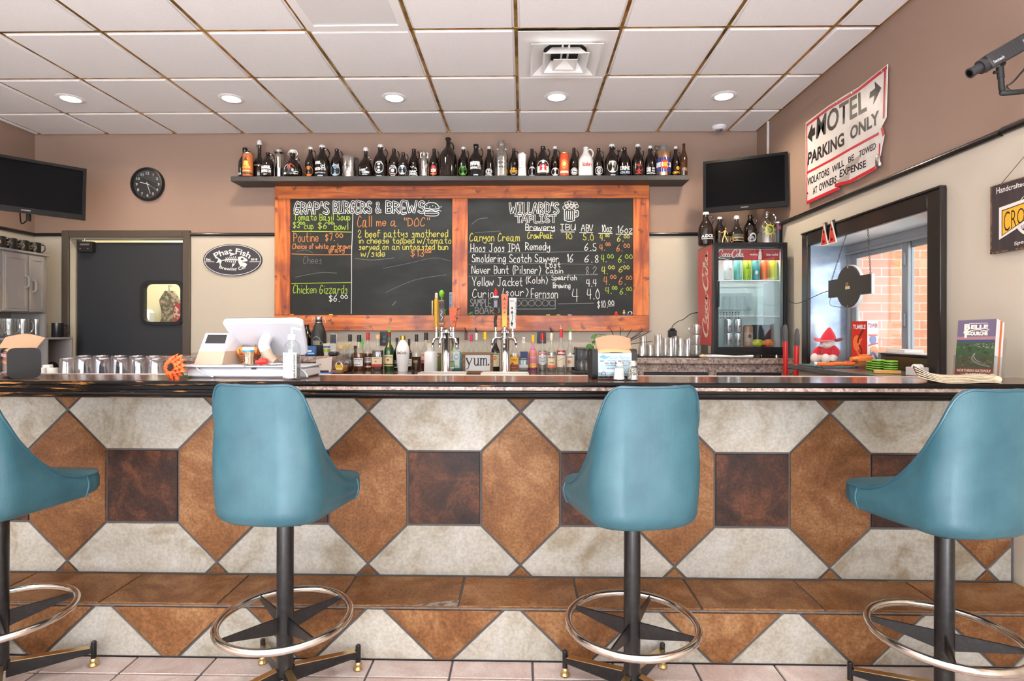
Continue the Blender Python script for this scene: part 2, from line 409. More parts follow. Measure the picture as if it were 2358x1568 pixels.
def wood_mat(name, ca, cb, cc, axis='X', rough=0.45, knots=False, coat=0.0, stretch=14.0, sc=4.0):
    m = bpy.data.materials.new(name); m.use_nodes = True; nt = m.node_tree; L = nt.links.new
    b = nt.nodes['Principled BSDF']; b.inputs['Roughness'].default_value = rough
    if coat: b.inputs['Coat Weight'].default_value = coat; b.inputs['Coat Roughness'].default_value = .06
    tc = nt.nodes.new('ShaderNodeTexCoord'); mp = nt.nodes.new('ShaderNodeMapping')
    s = [sc*stretch/4]*3; s['XYZ'.index(axis)] = sc/4
    mp.inputs['Scale'].default_value = s; L(tc.outputs['Object'], mp.inputs['Vector'])
    n1 = nt.nodes.new('ShaderNodeTexNoise'); n1.inputs['Scale'].default_value = 2.2; n1.inputs['Detail'].default_value = 7; n1.inputs['Distortion'].default_value = 1.1
    L(mp.outputs[0], n1.inputs['Vector'])
    rp = nt.nodes.new('ShaderNodeValToRGB'); e = rp.color_ramp.elements
    e[0].position = .3; e[0].color = (*srgb(*cb), 1); e[1].position = .72; e[1].color = (*srgb(*cc), 1); k = e.new(.5); k.color = (*srgb(*ca), 1)
    L(n1.outputs['Fac'], rp.inputs['Fac']); last = rp.outputs['Color']
    if knots:
        v = nt.nodes.new('ShaderNodeTexVoronoi'); v.voronoi_dimensions = '2D'; v.inputs['Scale'].default_value = 6.0; v.inputs['Randomness'].default_value = 1
        mp2 = nt.nodes.new('ShaderNodeMapping'); mp2.inputs['Rotation'].default_value = (R(90), 0, 0); L(tc.outputs['Object'], mp2.inputs['Vector'])
        nd = nt.nodes.new('ShaderNodeTexNoise'); nd.inputs['Scale'].default_value = 14; L(tc.outputs['Object'], nd.inputs['Vector'])
        ad = nt.nodes.new('ShaderNodeMixRGB'); ad.blend_type = 'LINEAR_LIGHT'; ad.inputs[0].default_value = .06
        L(mp2.outputs[0], ad.inputs[1]); L(nd.outputs['Color'], ad.inputs[2]); L(ad.outputs[0], v.inputs['Vector'])
        mr = nt.nodes.new('ShaderNodeMapRange'); mr.inputs['From Min'].default_value = .05; mr.inputs['From Max'].default_value = .15
        mr.inputs['To Min'].default_value = .75; mr.inputs['To Max'].default_value = 0
        L(v.outputs['Distance'], mr.inputs['Value'])
        mx = nt.nodes.new('ShaderNodeMixRGB'); mx.inputs[2].default_value = (*srgb(92, 40, 26), 1)
        L(mr.outputs[0], mx.inputs[0]); L(last, mx.inputs[1]); last = mx.outputs[0]
        n3 = nt.nodes.new('ShaderNodeTexNoise'); n3.inputs['Scale'].default_value = 4.0; n3.inputs['Detail'].default_value = 3; L(tc.outputs['Object'], n3.inputs['Vector'])
        m3 = nt.nodes.new('ShaderNodeMapRange'); m3.inputs['From Min'].default_value = .48; m3.inputs['From Max'].default_value = .66; m3.inputs['To Max'].default_value = .7
        L(n3.outputs['Fac'], m3.inputs['Value'])
        mx2 = nt.nodes.new('ShaderNodeMixRGB'); mx2.inputs[2].default_value = (*srgb(126, 56, 40), 1); L(m3.outputs[0], mx2.inputs[0]); L(last, mx2.inputs[1]); last = mx2.outputs[0]
    L(last, b.inputs['Base Color'])
    MATS[name] = m
    return m
BLACK = mat('black_plastic', srgb(22, 22, 24), .35)
MATBLACK = mat('matte_black', srgb(26, 26, 28), .6)
CHROME = mat('chrome', (.82, .82, .83), .08, 1.0)
STEEL = mat('brushed_steel', (.62, .6, .57), .24, 1.0)
BRASS = mat('brass', (.72, .5, .2), .25, 1.0)
WHITE = mat('white_plastic', srgb(238, 238, 240), .35)
GLASS = thin_glass('clear_glass', (.95, .97, .97), base=.06)
PANE = thin_glass('window_glass', (.97, .98, .98), base=.03)
BLACKTRIM = mat('black_gloss_trim', srgb(20, 18, 18), .28, coat=.4)

# ------------------------------------------------------------------ floor
GROUT = mat('grey_grout', srgb(88, 84, 84), .9)
def inset(poly, d):
    n = len(poly); out = []
    for i in range(n):
        p0, p1, p2 = Vector(poly[i-1]), Vector(poly[i]), Vector(poly[(i+1) % n])
        a = (p1-p0).normalized(); b = (p2-p1).normalized()
        na = Vector((-a.y, a.x)); nb = Vector((-b.y, b.x))
        den = 1 + na.dot(nb); out.append(tuple(p1 + (na+nb)*(d/max(den, .2))))
    return out
def slab(mb, poly, M, depth, gap=.004, bev=.002):
    """one tile: outline shrunk by the joint, edges eased"""
    a = inset(poly, gap); b = inset(poly, gap+bev); n = len(a)
    vs = [M(u, v, 0) for u, v in a] + [M(u, v, depth-bev) for u, v in a] + [M(u, v, depth) for u, v in b]
    fs = [tuple(range(2*n, 3*n))]
    for k in (0, n):
        fs += [(k+i, k+(i+1) % n, k+n+(i+1) % n, k+n+i) for i in range(n)]
    mb.add(vs, fs)
FLOOR_TILE = tile_mat('pink_floor_tile', (200, 182, 175), (186, 164, 154), (216, 204, 198), .3, 6, .12, .06)
mb = MB(); mb.box(X_LEFT-.2, Y_FRONT-.2, -.12, X_RIGHT+.2, 6.9, -.006); mb.mat(1)
S = .3015
x0 = at(855, 1530, Z=0).x; 
for i in range(-14, 11):
    for j in range(-19, 1):
        xa = x0+i*S; ya = 2.03 + j*S
        poly = [(max(xa, X_LEFT), ya), (min(xa+S, X_RIGHT), ya), (min(xa+S, X_RIGHT), min(ya+S, 2.14)), (max(xa, X_LEFT), min(ya+S, 2.14))]
        if poly[1][0]-poly[0][0] < .02: continue
        slab(mb, poly, lambda u, v, w: (u, v, -.006+w), .006)
mb.mat(0)
struct(obj('floor', mb, [GROUT, FLOOR_TILE], sharp=20))

# ------------------------------------------------------------------ walls
BROWN_WALL = mat('brown_wall_paint', srgb(156, 131, 117), .7, bump=.25, bscale=260, spec=.25)
CREAM_WALL = mat('cream_wall_paint', srgb(198, 188, 172), .65, bump=.25, bscale=260, spec=.3)
Z_RAIL = 2.095
YW2 = Y_WALL + .12
def dx(px, py): return at(px, py, Y=Y_WALL)
D0, D1 = dx(145, 545).x, dx(440, 545).x; DT = dx(300, 531).z
def wallbox(mb, x0, y0, x1, y1, z0=0, z1=Z_CEIL+.1):
    if z0 < Z_RAIL: mb.mat(1); mb.box(x0, y0, z0, x1, y1, min(z1, Z_RAIL))
    if z1 > Z_RAIL: mb.mat(0); mb.box(x0, y0, max(z0, Z_RAIL), x1, y1, z1)
mb = MB(); f = .07
wallbox(mb, -5.2, Y_WALL, D0+f, YW2); wallbox(mb, D1-f, Y_WALL, X_RIGHT+.3, YW2); wallbox(mb, D0+f, Y_WALL, D1-f, YW2, DT-f)
struct(obj('wall_back', mb, [BROWN_WALL, CREAM_WALL], sharp=20))
mb = MB(); wallbox(mb, X_LEFT-.15, Y_FRONT, X_LEFT, Y_WALL)
struct(obj('wall_left', mb, [BROWN_WALL, CREAM_WALL], sharp=20))
# right wall with the deep window opening
WY0, WY1, WZ0, WZ1 = 2.87, 4.07, 1.03, 1.862
mb = MB()
wallbox(mb, X_RIGHT, Y_FRONT, X_RIGHT+.3, WY0); wallbox(mb, X_RIGHT, WY1, X_RIGHT+.3, YW2)
wallbox(mb, X_RIGHT, WY0, X_RIGHT+.3, WY1, 0, WZ0); wallbox(mb, X_RIGHT, WY0, X_RIGHT+.3, WY1, WZ1)
struct(obj('wall_right', mb, [BROWN_WALL, CREAM_WALL], sharp=20))
# street side behind the camera, three large windows
mb = MB(); xs = [X_LEFT-.15, -3.9, -2.1, -1.8, 0, .2, 2.0, X_RIGHT+.3]
for a, b in ((xs[0], xs[1]), (xs[2], xs[3]), (xs[4], xs[5]), (xs[6], xs[7])): wallbox(mb, a, Y_FRONT-.15, b, Y_FRONT)
for a, b in ((xs[1], xs[2]), (xs[3], xs[4]), (xs[5], xs[6])):
    wallbox(mb, a, Y_FRONT-.15, b, Y_FRONT, 0, .75); wallbox(mb, a, Y_FRONT-.15, b, Y_FRONT, 2.72)
struct(obj('wall_front', mb, [BROWN_WALL, CREAM_WALL], sharp=20))
for n, (a, b) in enumerate(((xs[1], xs[2]), (xs[3], xs[4]), (xs[5], xs[6]))):
    fr = MB()
    for q in (a, b-.05, (a+b)/2-.02): fr.box(q, Y_FRONT-.1, .75, q+(.05 if q != (a+b)/2-.02 else .04), Y_FRONT-.04, 2.72, .004)
    for z in (.75, 2.67): fr.box(a+.05, Y_FRONT-.1, z, b-.05, Y_FRONT-.04, z+.05, .004)
    w = struct(obj('window_%d' % (n+2), fr, BLACKTRIM))
# chair rail
RAILP = [(0, 0), (.012, 0), (.02, .008), (.02, .022), (.012, .03), (0, .03)]
def rail(name, p0, p1, nrm):
    p0, p1, nrm = Vector(p0), Vector(p1), Vector(nrm); mb = MB(); n = len(RAILP)
    vs = [p + nrm*a + Vector((0, 0, b)) for p in (p0, p1) for a, b in RAILP]
    mb.add(vs, [(i, (i+1) % n, n+(i+1) % n, n+i) for i in range(n)] + [tuple(range(n-1, -1, -1)), tuple(range(n, 2*n))])
    return struct(obj(name, mb, BLACKTRIM, sharp=50))
rail('trim_1', (X_LEFT, Y_WALL, Z_RAIL-.01), (D0, Y_WALL, Z_RAIL-.01), (0, -1, 0))
rail('trim_2', (D1, Y_WALL, Z_RAIL-.01), (X_RIGHT, Y_WALL, Z_RAIL-.01), (0, -1, 0))
rail('trim_3', (X_RIGHT, Y_WALL-.02, Z_RAIL-.01), (X_RIGHT, 2.452, Z_RAIL-.01), (-1, 0, 0))
rail('trim_4', (X_RIGHT, 2.448, Z_RAIL-.006), (X_RIGHT, Y_FRONT, Z_RAIL-.006), (-1, 0, 0))
rail('trim_5', (X_LEFT, Y_FRONT, Z_RAIL-.01), (X_LEFT, Y_WALL-.02, Z_RAIL-.01), (1, 0, 0))
mb = MB(); mb.box(X_LEFT, Y_WALL-.012, 0, D0, Y_WALL, .1, .003); mb.box(D1, Y_WALL-.012, 0, X_RIGHT, Y_WALL, .1, .003)
struct(obj('baseboard_back', mb, BLACKTRIM))

# ------------------------------------------------------------------ swing door to the kitchen
FRAME = mat('dark_bronze_door_frame', srgb(84, 74, 64), .45)
LEAF = mat('charcoal_door_panel', srgb(46, 48, 52), .5, bump=.15, bscale=120)
z_leaf = dx(300, 557).z; L0, L1 = dx(172, 700).x, dx(426, 700).x
dr = struct(thing('door_1', 'black swing door with a rounded window', 'door', (0, 0, 0)))
mb = MB(); w = .088
mb.box(D0, Y_WALL-.02, 0, D0+w*.75, Y_WALL+.13, DT, .004); mb.box(D1-w*.75, Y_WALL-.02, 0, D1, Y_WALL+.13, DT, .004); mb.box(D0+w*.75, Y_WALL-.02, DT-w*.72, D1-w*.75, Y_WALL+.13, DT, .004)
mb.box(D0+w*.75, Y_WALL+.07, 0, D0+w*.95, Y_WALL+.12, DT-w*.72); mb.box(D1-w*.9, Y_WALL+.07, 0, D1-w*.75, Y_WALL+.12, DT-w*.72)
struct(obj('door_frame', mb, FRAME, dr))
def rrect(x0, z0, x1, z1, r, n=6):
    out = []
    for cx, cz, a in ((x1-r, z0+r, -PI/2), (x1-r, z1-r, 0), (x0+r, z1-r, PI/2), (x0+r, z0+r, PI)):
        out += [(cx+r*cos(a+PI/2*k/n), cz+r*sin(a+PI/2*k/n)) for k in range(n+1)]
    return out
def rframe(mb, outer, inner, M, d):
    """a flat ring between two outlines with the same number of points, d deep"""
    n = len(outer)
    vs = [M(*p, w) for w in (0, d) for q in (outer, inner) for p in q]
    fs = []
    for i in range(n):
        j = (i+1) % n
        fs += [(i, n+i, n+j, j), (2*n+i, 2*n+j, 3*n+j, 3*n+i), (i, j, 2*n+j, 2*n+i), (n+i, 3*n+i, 3*n+j, n+j)]
    mb.add(vs, fs)
W0, W1, V0, V1 = dx(318, 700).x, dx(420, 700).x, dx(370, 749).z, dx(370, 645).z
YL = Y_WALL + .035
MY = lambda u, v, w: (u, YL+w, v)
mb = MB()
n = 6; hole = rrect(W0+.03, V0+.03, W1-.03, V1-.03, .05, n); k = n+1
outer = []
for cx, cz in ((L1, .02), (L1, z_leaf), (L0, z_leaf), (L0, .02)): outer += [(cx, cz)]*k
rframe(mb, outer, hole, MY, .04)
struct(obj('door_leaf', mb, LEAF, dr, sharp=30))
mb = MB(); rframe(mb, rrect(W0, V0, W1, V1, .08, n), rrect(W0+.032, V0+.032, W1-.032, V1-.032, .055, n), lambda u, v, w: (u, YL-.014+w, v), .02)
struct(obj('window_gasket', mb, MATBLACK, dr))
mb = MB(); mb.prism(rrect(W0+.03, V0+.03, W1-.03, V1-.03, .05, n), lambda u, v, w: (u, YL+.015+w, v), .006)
struct(obj('window_pane', mb, PANE, dr))
mb = MB(); q0, q1 = dx(180, 573), dx(214, 556); mb.box(q0.x, YL-.05, q0.z-.03, q1.x, YL, q1.z, .004); mb.mat(1)
mb.box(q0.x+.03, YL-.052, q0.z+.03, q1.x-.02, YL-.049, q0.z+.045); mb.cyl((q0.x+.05, YL-.02, q1.z), (q0.x+.05, YL-.02, DT-.07), .01)
for dx_ in (.03, .1): mb.cyl((q0.x+dx_, YL-.051, q0.z), (q0.x+dx_, YL-.047, q0.z), .006)
struct(obj('door_closer', mb, [MATBLACK, STEEL], dr))
# the room beyond the door
KW = mat('kitchen_wall_paint', srgb(240, 234, 205), .7)
mb = MB(); ky = 6.7
mb.box(-5.1, ky, 0, -2.2, ky+.1, 2.9); mb.box(-5.2, YW2, 0, -5.1, ky, 2.9); mb.box(-2.2, YW2, 0, -2.1, ky, 2.9); mb.box(-5.1, YW2, 2.8, -2.2, ky, 2.9)
struct(obj('wall_kitchen', mb, KW))
d = bpy.data.lights.new('kitchen_lamp', 'AREA'); d.shape = 'RECTANGLE'; d.size = 1.2; d.size_y = .5; d.energy = 22; d.color = (1, .96, .84)
o = bpy.data.objects.new('kitchen_lamp', d); C.objects.link(o); o.location = (-3.6, 5.95, 2.78)
lm = MB(); lm.box(-4.2, 5.7, 2.785, -3.0, 6.2, 2.8, .003)
obj('kitchen_ceiling_light', lm, WHITE); tag(bpy.data.objects['kitchen_ceiling_light'], 'flat white ceiling light in the room behind the swing door', 'ceiling light')
p = at(398, 640, Y=6.66)
t = thing('hanging_coat', 'dark and red coat hanging behind the round-cornered door window', 'coat', (p.x, 6.6, 1.15))
mb = MB()
mb.grid(lambda u, v: (.0+(.10+.06*v*(1-v)+.02*sin(9*v))*cos(2*PI*u)*(1-.5*max(0, v-.8)*5), .045*sin(2*PI*u), .56*v), 16, 10, True)
obj('coat_body', mb, mat('coat_cloth', srgb(86, 84, 70), .9, noise=(22, srgb(170, 150, 130), 3, .45, .6)), t)
mb = MB(); mb.grid(lambda u, v: (.11+.05*cos(2*PI*u), -.02+.04*sin(2*PI*u), .02+.4*v), 10, 6, True)
obj('coat_sleeve', mb, mat('red_cloth', srgb(150, 50, 52), .9, noise=(30, srgb(200, 180, 170), 3, .5, .6)), t)
mb = MB(); mb.cyl((0, .04, .62), (0, -.02, .62), .008); mb.cyl((0, -.01, .54), (0, -.01, .62), .006)
obj('hook', mb, STEEL, t)
p = at(338, 748, Y=6.66)
t = thing('towel_dispenser', 'white dispenser seen low through the round-cornered door window', 'dispenser', (p.x, 6.59, p.z-.15))
mb = MB(); mb.box(-.13, -.1, 0, .12, .08, .33, .04); obj('dispenser_case', mb, WHITE, t)
mb = MB(); mb.grid(lambda u, v: (-.05+.07*cos(2*PI*u)*(1-.3*v), .06*sin(2*PI*u), .33+.07*v+.02*sin(6*u)), 12, 4, True)
obj('crumpled_towel', mb, mat('brown_paper', srgb(150, 120, 80), .9), t)

# ------------------------------------------------------------------ ceiling: lay-in tiles that hang below a brass grid
TILE = mat('ceiling_tile', srgb(243, 241, 241), .9, bump=.5, bscale=330, spec=.1, noise=(260, srgb(230, 226, 224), 3, .45, .7))
GRIDM = mat('mirror_brass_grid', srgb(214, 172, 98), .22, .75, noise=((9, 9, 3), srgb(150, 104, 44), 4, .45, .6))
GX0, GY0, G = -.0407, 3.278, .6096
drop = .009
skip = {(-2, -1), (0, 0)}      # (column, row) cells taken by the air grilles
mb = MB()
cx = [GX0+G*k for k in range(-8, 5)]; cy = [GY0+G*k for k in range(-12, 4)]
for k in range(-8, 4):
    for j in range(-12, 3):
        if (k, j) in skip: continue
        a, b = max(GX0+G*k, X_LEFT), min(GX0+G*(k+1), X_RIGHT); c, e = max(GY0+G*j, Y_FRONT), min(GY0+G*(j+1), Y_WALL)
        if b-a < .05 or e-c < .05: continue
        g = .0215; mb.box(a+g, c+g, Z_CEIL, b-g, e-g, Z_CEIL+.011, .002); mb.box(a+.006, c+.006, Z_CEIL+.011, b-.006, e-.006, Z_CEIL+.02)
ce = struct(obj('ceiling', mb, TILE))
mb = MB(); mb.box(X_LEFT-.1, Y_FRONT-.1, Z_CEIL+.02, X_RIGHT+.25, YW2, Z_CEIL+.12)
struct(obj('ceiling_deck', mb, MATBLACK, ce))
mb = MB(); h = .0100
for x in cx:
    if X_LEFT < x < X_RIGHT: mb.box(x-h, Y_FRONT, Z_CEIL+drop, x+h, Y_WALL, Z_CEIL+.02)
for y in cy:
    if Y_FRONT < y < Y_WALL: mb.box(X_LEFT, y-h, Z_CEIL+drop-.0008, X_RIGHT, y+h, Z_CEIL+.0195)
for a in ((X_LEFT, Y_WALL-.016, X_RIGHT, Y_WALL), (X_LEFT, Y_FRONT, X_LEFT+.016, Y_WALL), (X_RIGHT-.016, Y_FRONT, X_RIGHT, Y_WALL)):
    mb.box(a[0], a[1], Z_CEIL+drop-.0015, a[2], a[3], Z_CEIL+.019)
struct(obj('ceiling_grid', mb, GRIDM, ce))
# recessed lamps
def downlight(px, py, col, label, watt, p=None):
    p = p or at(px, py, Z=Z_CEIL)
    t = thing('recessed_light', label, 'ceiling light', (p.x, p.y, Z_CEIL), 'recessed lights over the bar')
    mb = MB(); mb.lathe([(.062, 0), (.065, -.006), (.088, -.005), (.095, -.0005), (.095, 0)], 32, caps=False)
    obj('trim_ring', mb, WHITE, t)
    mb = MB(); mb.lathe([(.062, -.002), (.055, -.006), (.03, -.009), (0, -.010)], 28, caps=False)
    obj('bulb', mb, mat('lit_bulb_%d' % int(col[2]*100), (1, 1, 1), .4, emit=(col, 9.0)), t)
    d = bpy.data.lights.new('downlight', 'SPOT'); d.energy = watt; d.color = col; d.spot_size = R(158); d.spot_blend = 1.0; d.shadow_soft_size = .05
    o = bpy.data.objects.new('downlight', d); C.objects.link(o); o.location = (p.x, p.y, Z_CEIL-.02)
WARM = (1.0, .84, .64)
downlight(163, 227, WARM, 'round warm recessed light nearest the wall television on the left', 42)
downlight(533, 227, WARM, 'round warm recessed light above the wall clock and swing door', 42)
downlight(908, 225, (1.0, .95, .9), 'round cool white recessed light, the only one without a warm glow', 42)
downlight(1282, 223, WARM, 'round warm recessed light just behind the square air diffuser', 42)
downlight(1667, 221, WARM, 'round warm recessed light closest to the dome camera', 46)
for x, lb in ((-2.8, 'furthest left'), (-1.25, 'second from the left'), (.3, 'third from the left'), (1.5, 'nearest the right wall')): downlight(0, 0, (1, .93, .85), 'round recessed light in the row over the bar stools, ' + lb, 28, Vector((x, 1.3, Z_CEIL)))  # unseen row, added to brighten the foot step and stools
# square diffuser of nested pans
cxm, cym = GX0+G/2, GY0+G/2
t = thing('air_diffuser', 'white square ceiling diffuser of three nested pans in a tile', 'air vent', (cxm, cym, Z_CEIL))
def pan(mb, h0, z0, h1, z1, th=.004):
    """a square skirt sloping from half-width h0 at z0 to h1 at z1"""
    vs = []
    for h, z in ((h0, z0), (h1, z1), (h1, z1-th), (h0, z0-th)):
        vs += [(-h, -h, z), (h, -h, z), (h, h, z), (-h, h, z)]
    fs = []
    for k in range(4):
        for i in range(4):
            j = (i+1) % 4; m = (k+1) % 4
            fs.append((k*4+i, k*4+j, m*4+j, m*4+i))
    mb.add(vs, fs)
VW = mat('vent_white', srgb(240, 238, 236), .35)
mb = MB(); pan(mb, .294, 0, .15, .006); mb.lathe([(.213, .009), (.15, .012), (.14, .0165)], 28, caps=False); obj('face_panel', mb, VW, t)
mb = MB(); mb.mat(0); mb.lathe([(.14, .0165), (.135, .019), (0, .019)], 24, caps=False); obj('duct_collar', mb, mat('duct_dark', srgb(40, 40, 42), .5, .5), t)
for h0, z0, h1, z1 in ((.215, -.035, .135, .012), (.14, -.052, .085, .008), (.075, -.06, .0, -.02)):
    mb = MB(); pan(mb, h0, z0, h0-.012, z0+.002); pan(mb, h0-.012, z0+.002, h1, z1)
    if h1 > 0:
        for s in (-1, 1): mb.box(s*.02-.006, -h1, z1-.004, s*.02+.006, h1, z1)
    obj('pan', mb, VW, t)
# return grille
t = thing('return_grille', 'white perforated return grille filling one ceiling tile', 'air vent', (GX0-2*G+G/2, GY0-G/2, Z_CEIL))
mb = MB(); h = G/2-.01
rframe(mb, [(-h, -h), (h, -h), (h, h), (-h, h)], [(-h+.05, -h+.05), (h-.05, -h+.05), (h-.05, h-.05), (-h+.05, h-.05)], lambda u, v, w: (u, v, -.003+w), .012)
obj('grille_frame', mb, VW, t)
def perf():
    m = mat('perforated_metal', srgb(214, 212, 210), .5); nt = m.node_tree; b = nt.nodes['Principled BSDF']; L = nt.links.new
    tc = nt.nodes.new('ShaderNodeTexCoord'); v = nt.nodes.new('ShaderNodeTexVoronoi'); v.inputs['Scale'].default_value = 120; v.inputs['Randomness'].default_value = 0
    mp = nt.nodes.new('ShaderNodeMapping'); mp.inputs['Rotation'].default_value = (0, 0, R(45)); L(tc.outputs['Object'], mp.inputs[0]); L(mp.outputs[0], v.inputs['Vector'])
    rp = nt.nodes.new('ShaderNodeValToRGB'); rp.color_ramp.elements[0].position = .28; rp.color_ramp.elements[1].position = .34
    rp.color_ramp.elements[0].color = (*srgb(120, 118, 116), 1); rp.color_ramp.elements[1].color = (*srgb(222, 220, 218), 1)
    L(v.outputs['Distance'], rp.inputs[0]); L(rp.outputs[0], b.inputs['Base Color'])
    return m
mb = MB(); mb.box(-h+.045, -h+.045, .004, h-.045, h-.045, .007); obj('perforated_sheet', mb, perf(), t)
# ------------------------------------------------------------------ the bar
Y_FACE, Y_STEP, Z_STEP = 2.39, 2.135, .21
Z_BAR, Y_BAR0, Y_BAR1 = 1.06, 2.073, 2.40
XB0 = -3.3
CREAM_T = tile_mat('cream_stone_tile', (178, 172, 160), (148, 134, 112), (188, 185, 178), .45, 4.2, .16, .05)
BROWN_T = tile_mat('brown_stone_tile', (130, 88, 54), (102, 66, 40), (156, 116, 80), .5, 5.0, .30, .08)
SLATE_T = tile_mat('dark_slate_tile', (66, 44, 36), (38, 30, 31), (112, 70, 48), .5, 5.5, .3, .1)
NOSE = mat('worn_tile_edge', srgb(120, 104, 92), .7, noise=(40, srgb(96, 90, 88), 4, .4, .6))
bar = thing('bar_counter', 'long bar with diamond-tiled front, tiled foot step and worn black rail', 'bar counter', (0, 0, 0))
mb = MB(); mb.box(XB0, Y_FACE+.006, Z_STEP-.004, X_RIGHT-.001, Y_FACE+.018, Z_BAR-.03); obj('knee_wall', mb, GROUT, bar)
MF = lambda u, v, w: (u, Y_FACE+.006-w, v)
mb = MB(); P = .6472; zc, hd, cl = .583, .3236, .168; zt, zb = 1.0, Z_STEP
def clipx(poly, lim, side):
    out = []
    for i, p in enumerate(poly):
        q = poly[i-1]
        ins = lambda a: a[0] <= lim if side > 0 else a[0] >= lim
        if ins(p) != ins(q):
            t = (lim-q[0])/(p[0]-q[0]); out.append((lim, q[1]+(p[1]-q[1])*t))
        if ins(p): out.append(p)
    return out
def face_tile(mi, poly):
    poly = clipx(clipx(poly, X_RIGHT-.012, 1), XB0, -1)
    if len(poly) < 3 or max(p[0] for p in poly)-min(p[0] for p in poly) < .015: return
    mb.mat(mi); slab(mb, poly, MF, .007, .0045, .0015)
for k in range(-6, 5):
    x = -.006+P*k; v = hd-cl; e = zt-(zc+hd); g = (zc-hd)-zb
    face_tile(1, [(x, zc-hd), (x+cl, zc-v), (x+cl, zc+v), (x, zc+hd), (x-cl, zc+v), (x-cl, zc-v)])
    face_tile(2, [(x+cl, zc-v), (x+P-cl, zc-v), (x+P-cl, zc+v), (x+cl, zc+v)])
    face_tile(0, [(x+cl, zc+v), (x+P-cl, zc+v), (x+P, zc+hd), (x+P-e, zt), (x+e, zt), (x, zc+hd)])
    face_tile(0, [(x+g, zb), (x+P-g, zb), (x+P, zc-hd), (x+P-cl, zc-v), (x+cl, zc-v), (x, zc-hd)])
    face_tile(1, [(x, zc+hd), (x+e, zt), (x-e, zt)]); face_tile(1, [(x-g, zb), (x+g, zb), (x, zc-hd)])
obj('tiled_front', mb, [CREAM_T, BROWN_T, SLATE_T], bar, sharp=20)
# foot step
mb = MB(); mb.box(XB0, Y_STEP+.006, 0, X_RIGHT-.001, Y_FACE+.0055, Z_STEP-.006)
obj('step_core', mb, GROUT, bar)
mb = MB(); x1 = at(1070, 1330, Z=Z_STEP).x
for k in range(-9, 6):
    a, b = x1+.4585*k, x1+.4585*(k+1); a, b = max(a, XB0), min(b, X_RIGHT)
    if b-a > .03: slab(mb, [(a, Y_STEP-.004), (b, Y_STEP-.004), (b, Y_FACE-.002), (a, Y_FACE-.002)], lambda u, v, w: (u, v, Z_STEP-.006+w), .006)
mb.mat(1)
mb.box(XB0, Y_STEP-.004, Z_STEP-.012, X_RIGHT-.002, Y_STEP+.006, Z_STEP-.0062)
mb.mat(2); cp = at(1005, 1385, Z=Z_STEP)   # the broken corner of one tile
mb.add([(cp.x-.09, Y_STEP-.005, Z_STEP+.0004), (cp.x+.085, Y_STEP-.005, Z_STEP+.0004), (cp.x+.085, Y_STEP+.045, Z_STEP+.0004), (cp.x+.02, Y_STEP+.03, Z_STEP+.0004), (cp.x-.05, Y_STEP+.012, Z_STEP+.0004)], [(0, 1, 2, 3, 4)])
obj('step_tread', mb, [BROWN_T, NOSE, mat('broken_tile', srgb(150, 140, 128), .9, noise=(60, srgb(100, 84, 70), 4, .4, .6))], bar, sharp=20)
mb = MB(); MS = lambda u, v, w: (u, Y_STEP+.006-w, v)
xw = at(1500, 1400, Y=Y_STEP).x; q = at(1180, 1400, Y=Y_STEP).x; P2 = xw-q; hh = Z_STEP-.014
for k in range(-9, 4):
    c = xw+P2*k
    for mi, poly in ((0, [(c-P2/2+.03, .002), (c+P2/2-.03, .002), (c+.03, hh), (c-.03, hh)]), (1, [(c+P2/2-.03, .002), (c+P2/2+.03, .002), (c+P2-.03, hh), (c+.03, hh)])):
        poly = clipx(clipx(poly, X_RIGHT-.005, 1), XB0, -1)
        if len(poly) >= 3 and max(p[0] for p in poly)-min(p[0] for p in poly) > .02:
            mb.mat(mi); slab(mb, poly, MS, .007, .0045, .0015)
obj('step_riser', mb, [CREAM_T, BROWN_T], bar, sharp=20)
# bar top
def worn_black(name, thr, zsplit=None):
    m = mat(name, srgb(30, 25, 22), .36, spec=.12); nt = m.node_tree; b = nt.nodes['Principled BSDF']; L = nt.links.new
    tc = nt.nodes.new('ShaderNodeTexCoord'); mp = nt.nodes.new('ShaderNodeMapping'); mp.inputs['Scale'].default_value = (5, 40, 130); L(tc.outputs['Object'], mp.inputs[0])
    n = nt.nodes.new('ShaderNodeTexNoise'); n.inputs['Scale'].default_value = 1.0; n.inputs['Detail'].default_value = 8; n.inputs['Roughness'].default_value = .7; L(mp.outputs[0], n.inputs['Vector'])
    # rubbed most where people sit: fades towards the right wall
    sx = nt.nodes.new('ShaderNodeSeparateXYZ'); L(tc.outputs['Object'], sx.inputs[0])
    g = nt.nodes.new('ShaderNodeMapRange'); g.inputs['From Min'].default_value = -2.2; g.inputs['From Max'].default_value = 1.2; g.inputs['To Min'].default_value = .145; g.inputs['To Max'].default_value = -.03
    L(sx.outputs['X'], g.inputs['Value'])
    ad = nt.nodes.new('ShaderNodeMath'); L(n.outputs['Fac'], ad.inputs[0]); L(g.outputs[0], ad.inputs[1])
    rp = nt.nodes.new('ShaderNodeValToRGB'); rp.color_ramp.elements[0].position = thr; rp.color_ramp.elements[1].position = thr+.03
    rp.color_ramp.elements[0].color = (*srgb(19, 16, 15), 1); rp.color_ramp.elements[1].color = (*srgb(170, 118, 62), 1); L(ad.outputs[0], rp.inputs[0])
    L(rp.outputs[0], b.inputs['Base Color'])
    return m
TOPM = wood_mat('dark_laminate_top', (96, 66, 50), (70, 48, 40), (124, 92, 72), 'X', .16, coat=.3, stretch=16, sc=8)
GRANITE = tile_mat('granite_laminate', (176, 150, 138), (70, 62, 66), (222, 206, 192), .35, 38, .3, 0)
WORN = worn_black('worn_black_edge', .66); WORN2 = worn_black('worn_black_rail', .70)
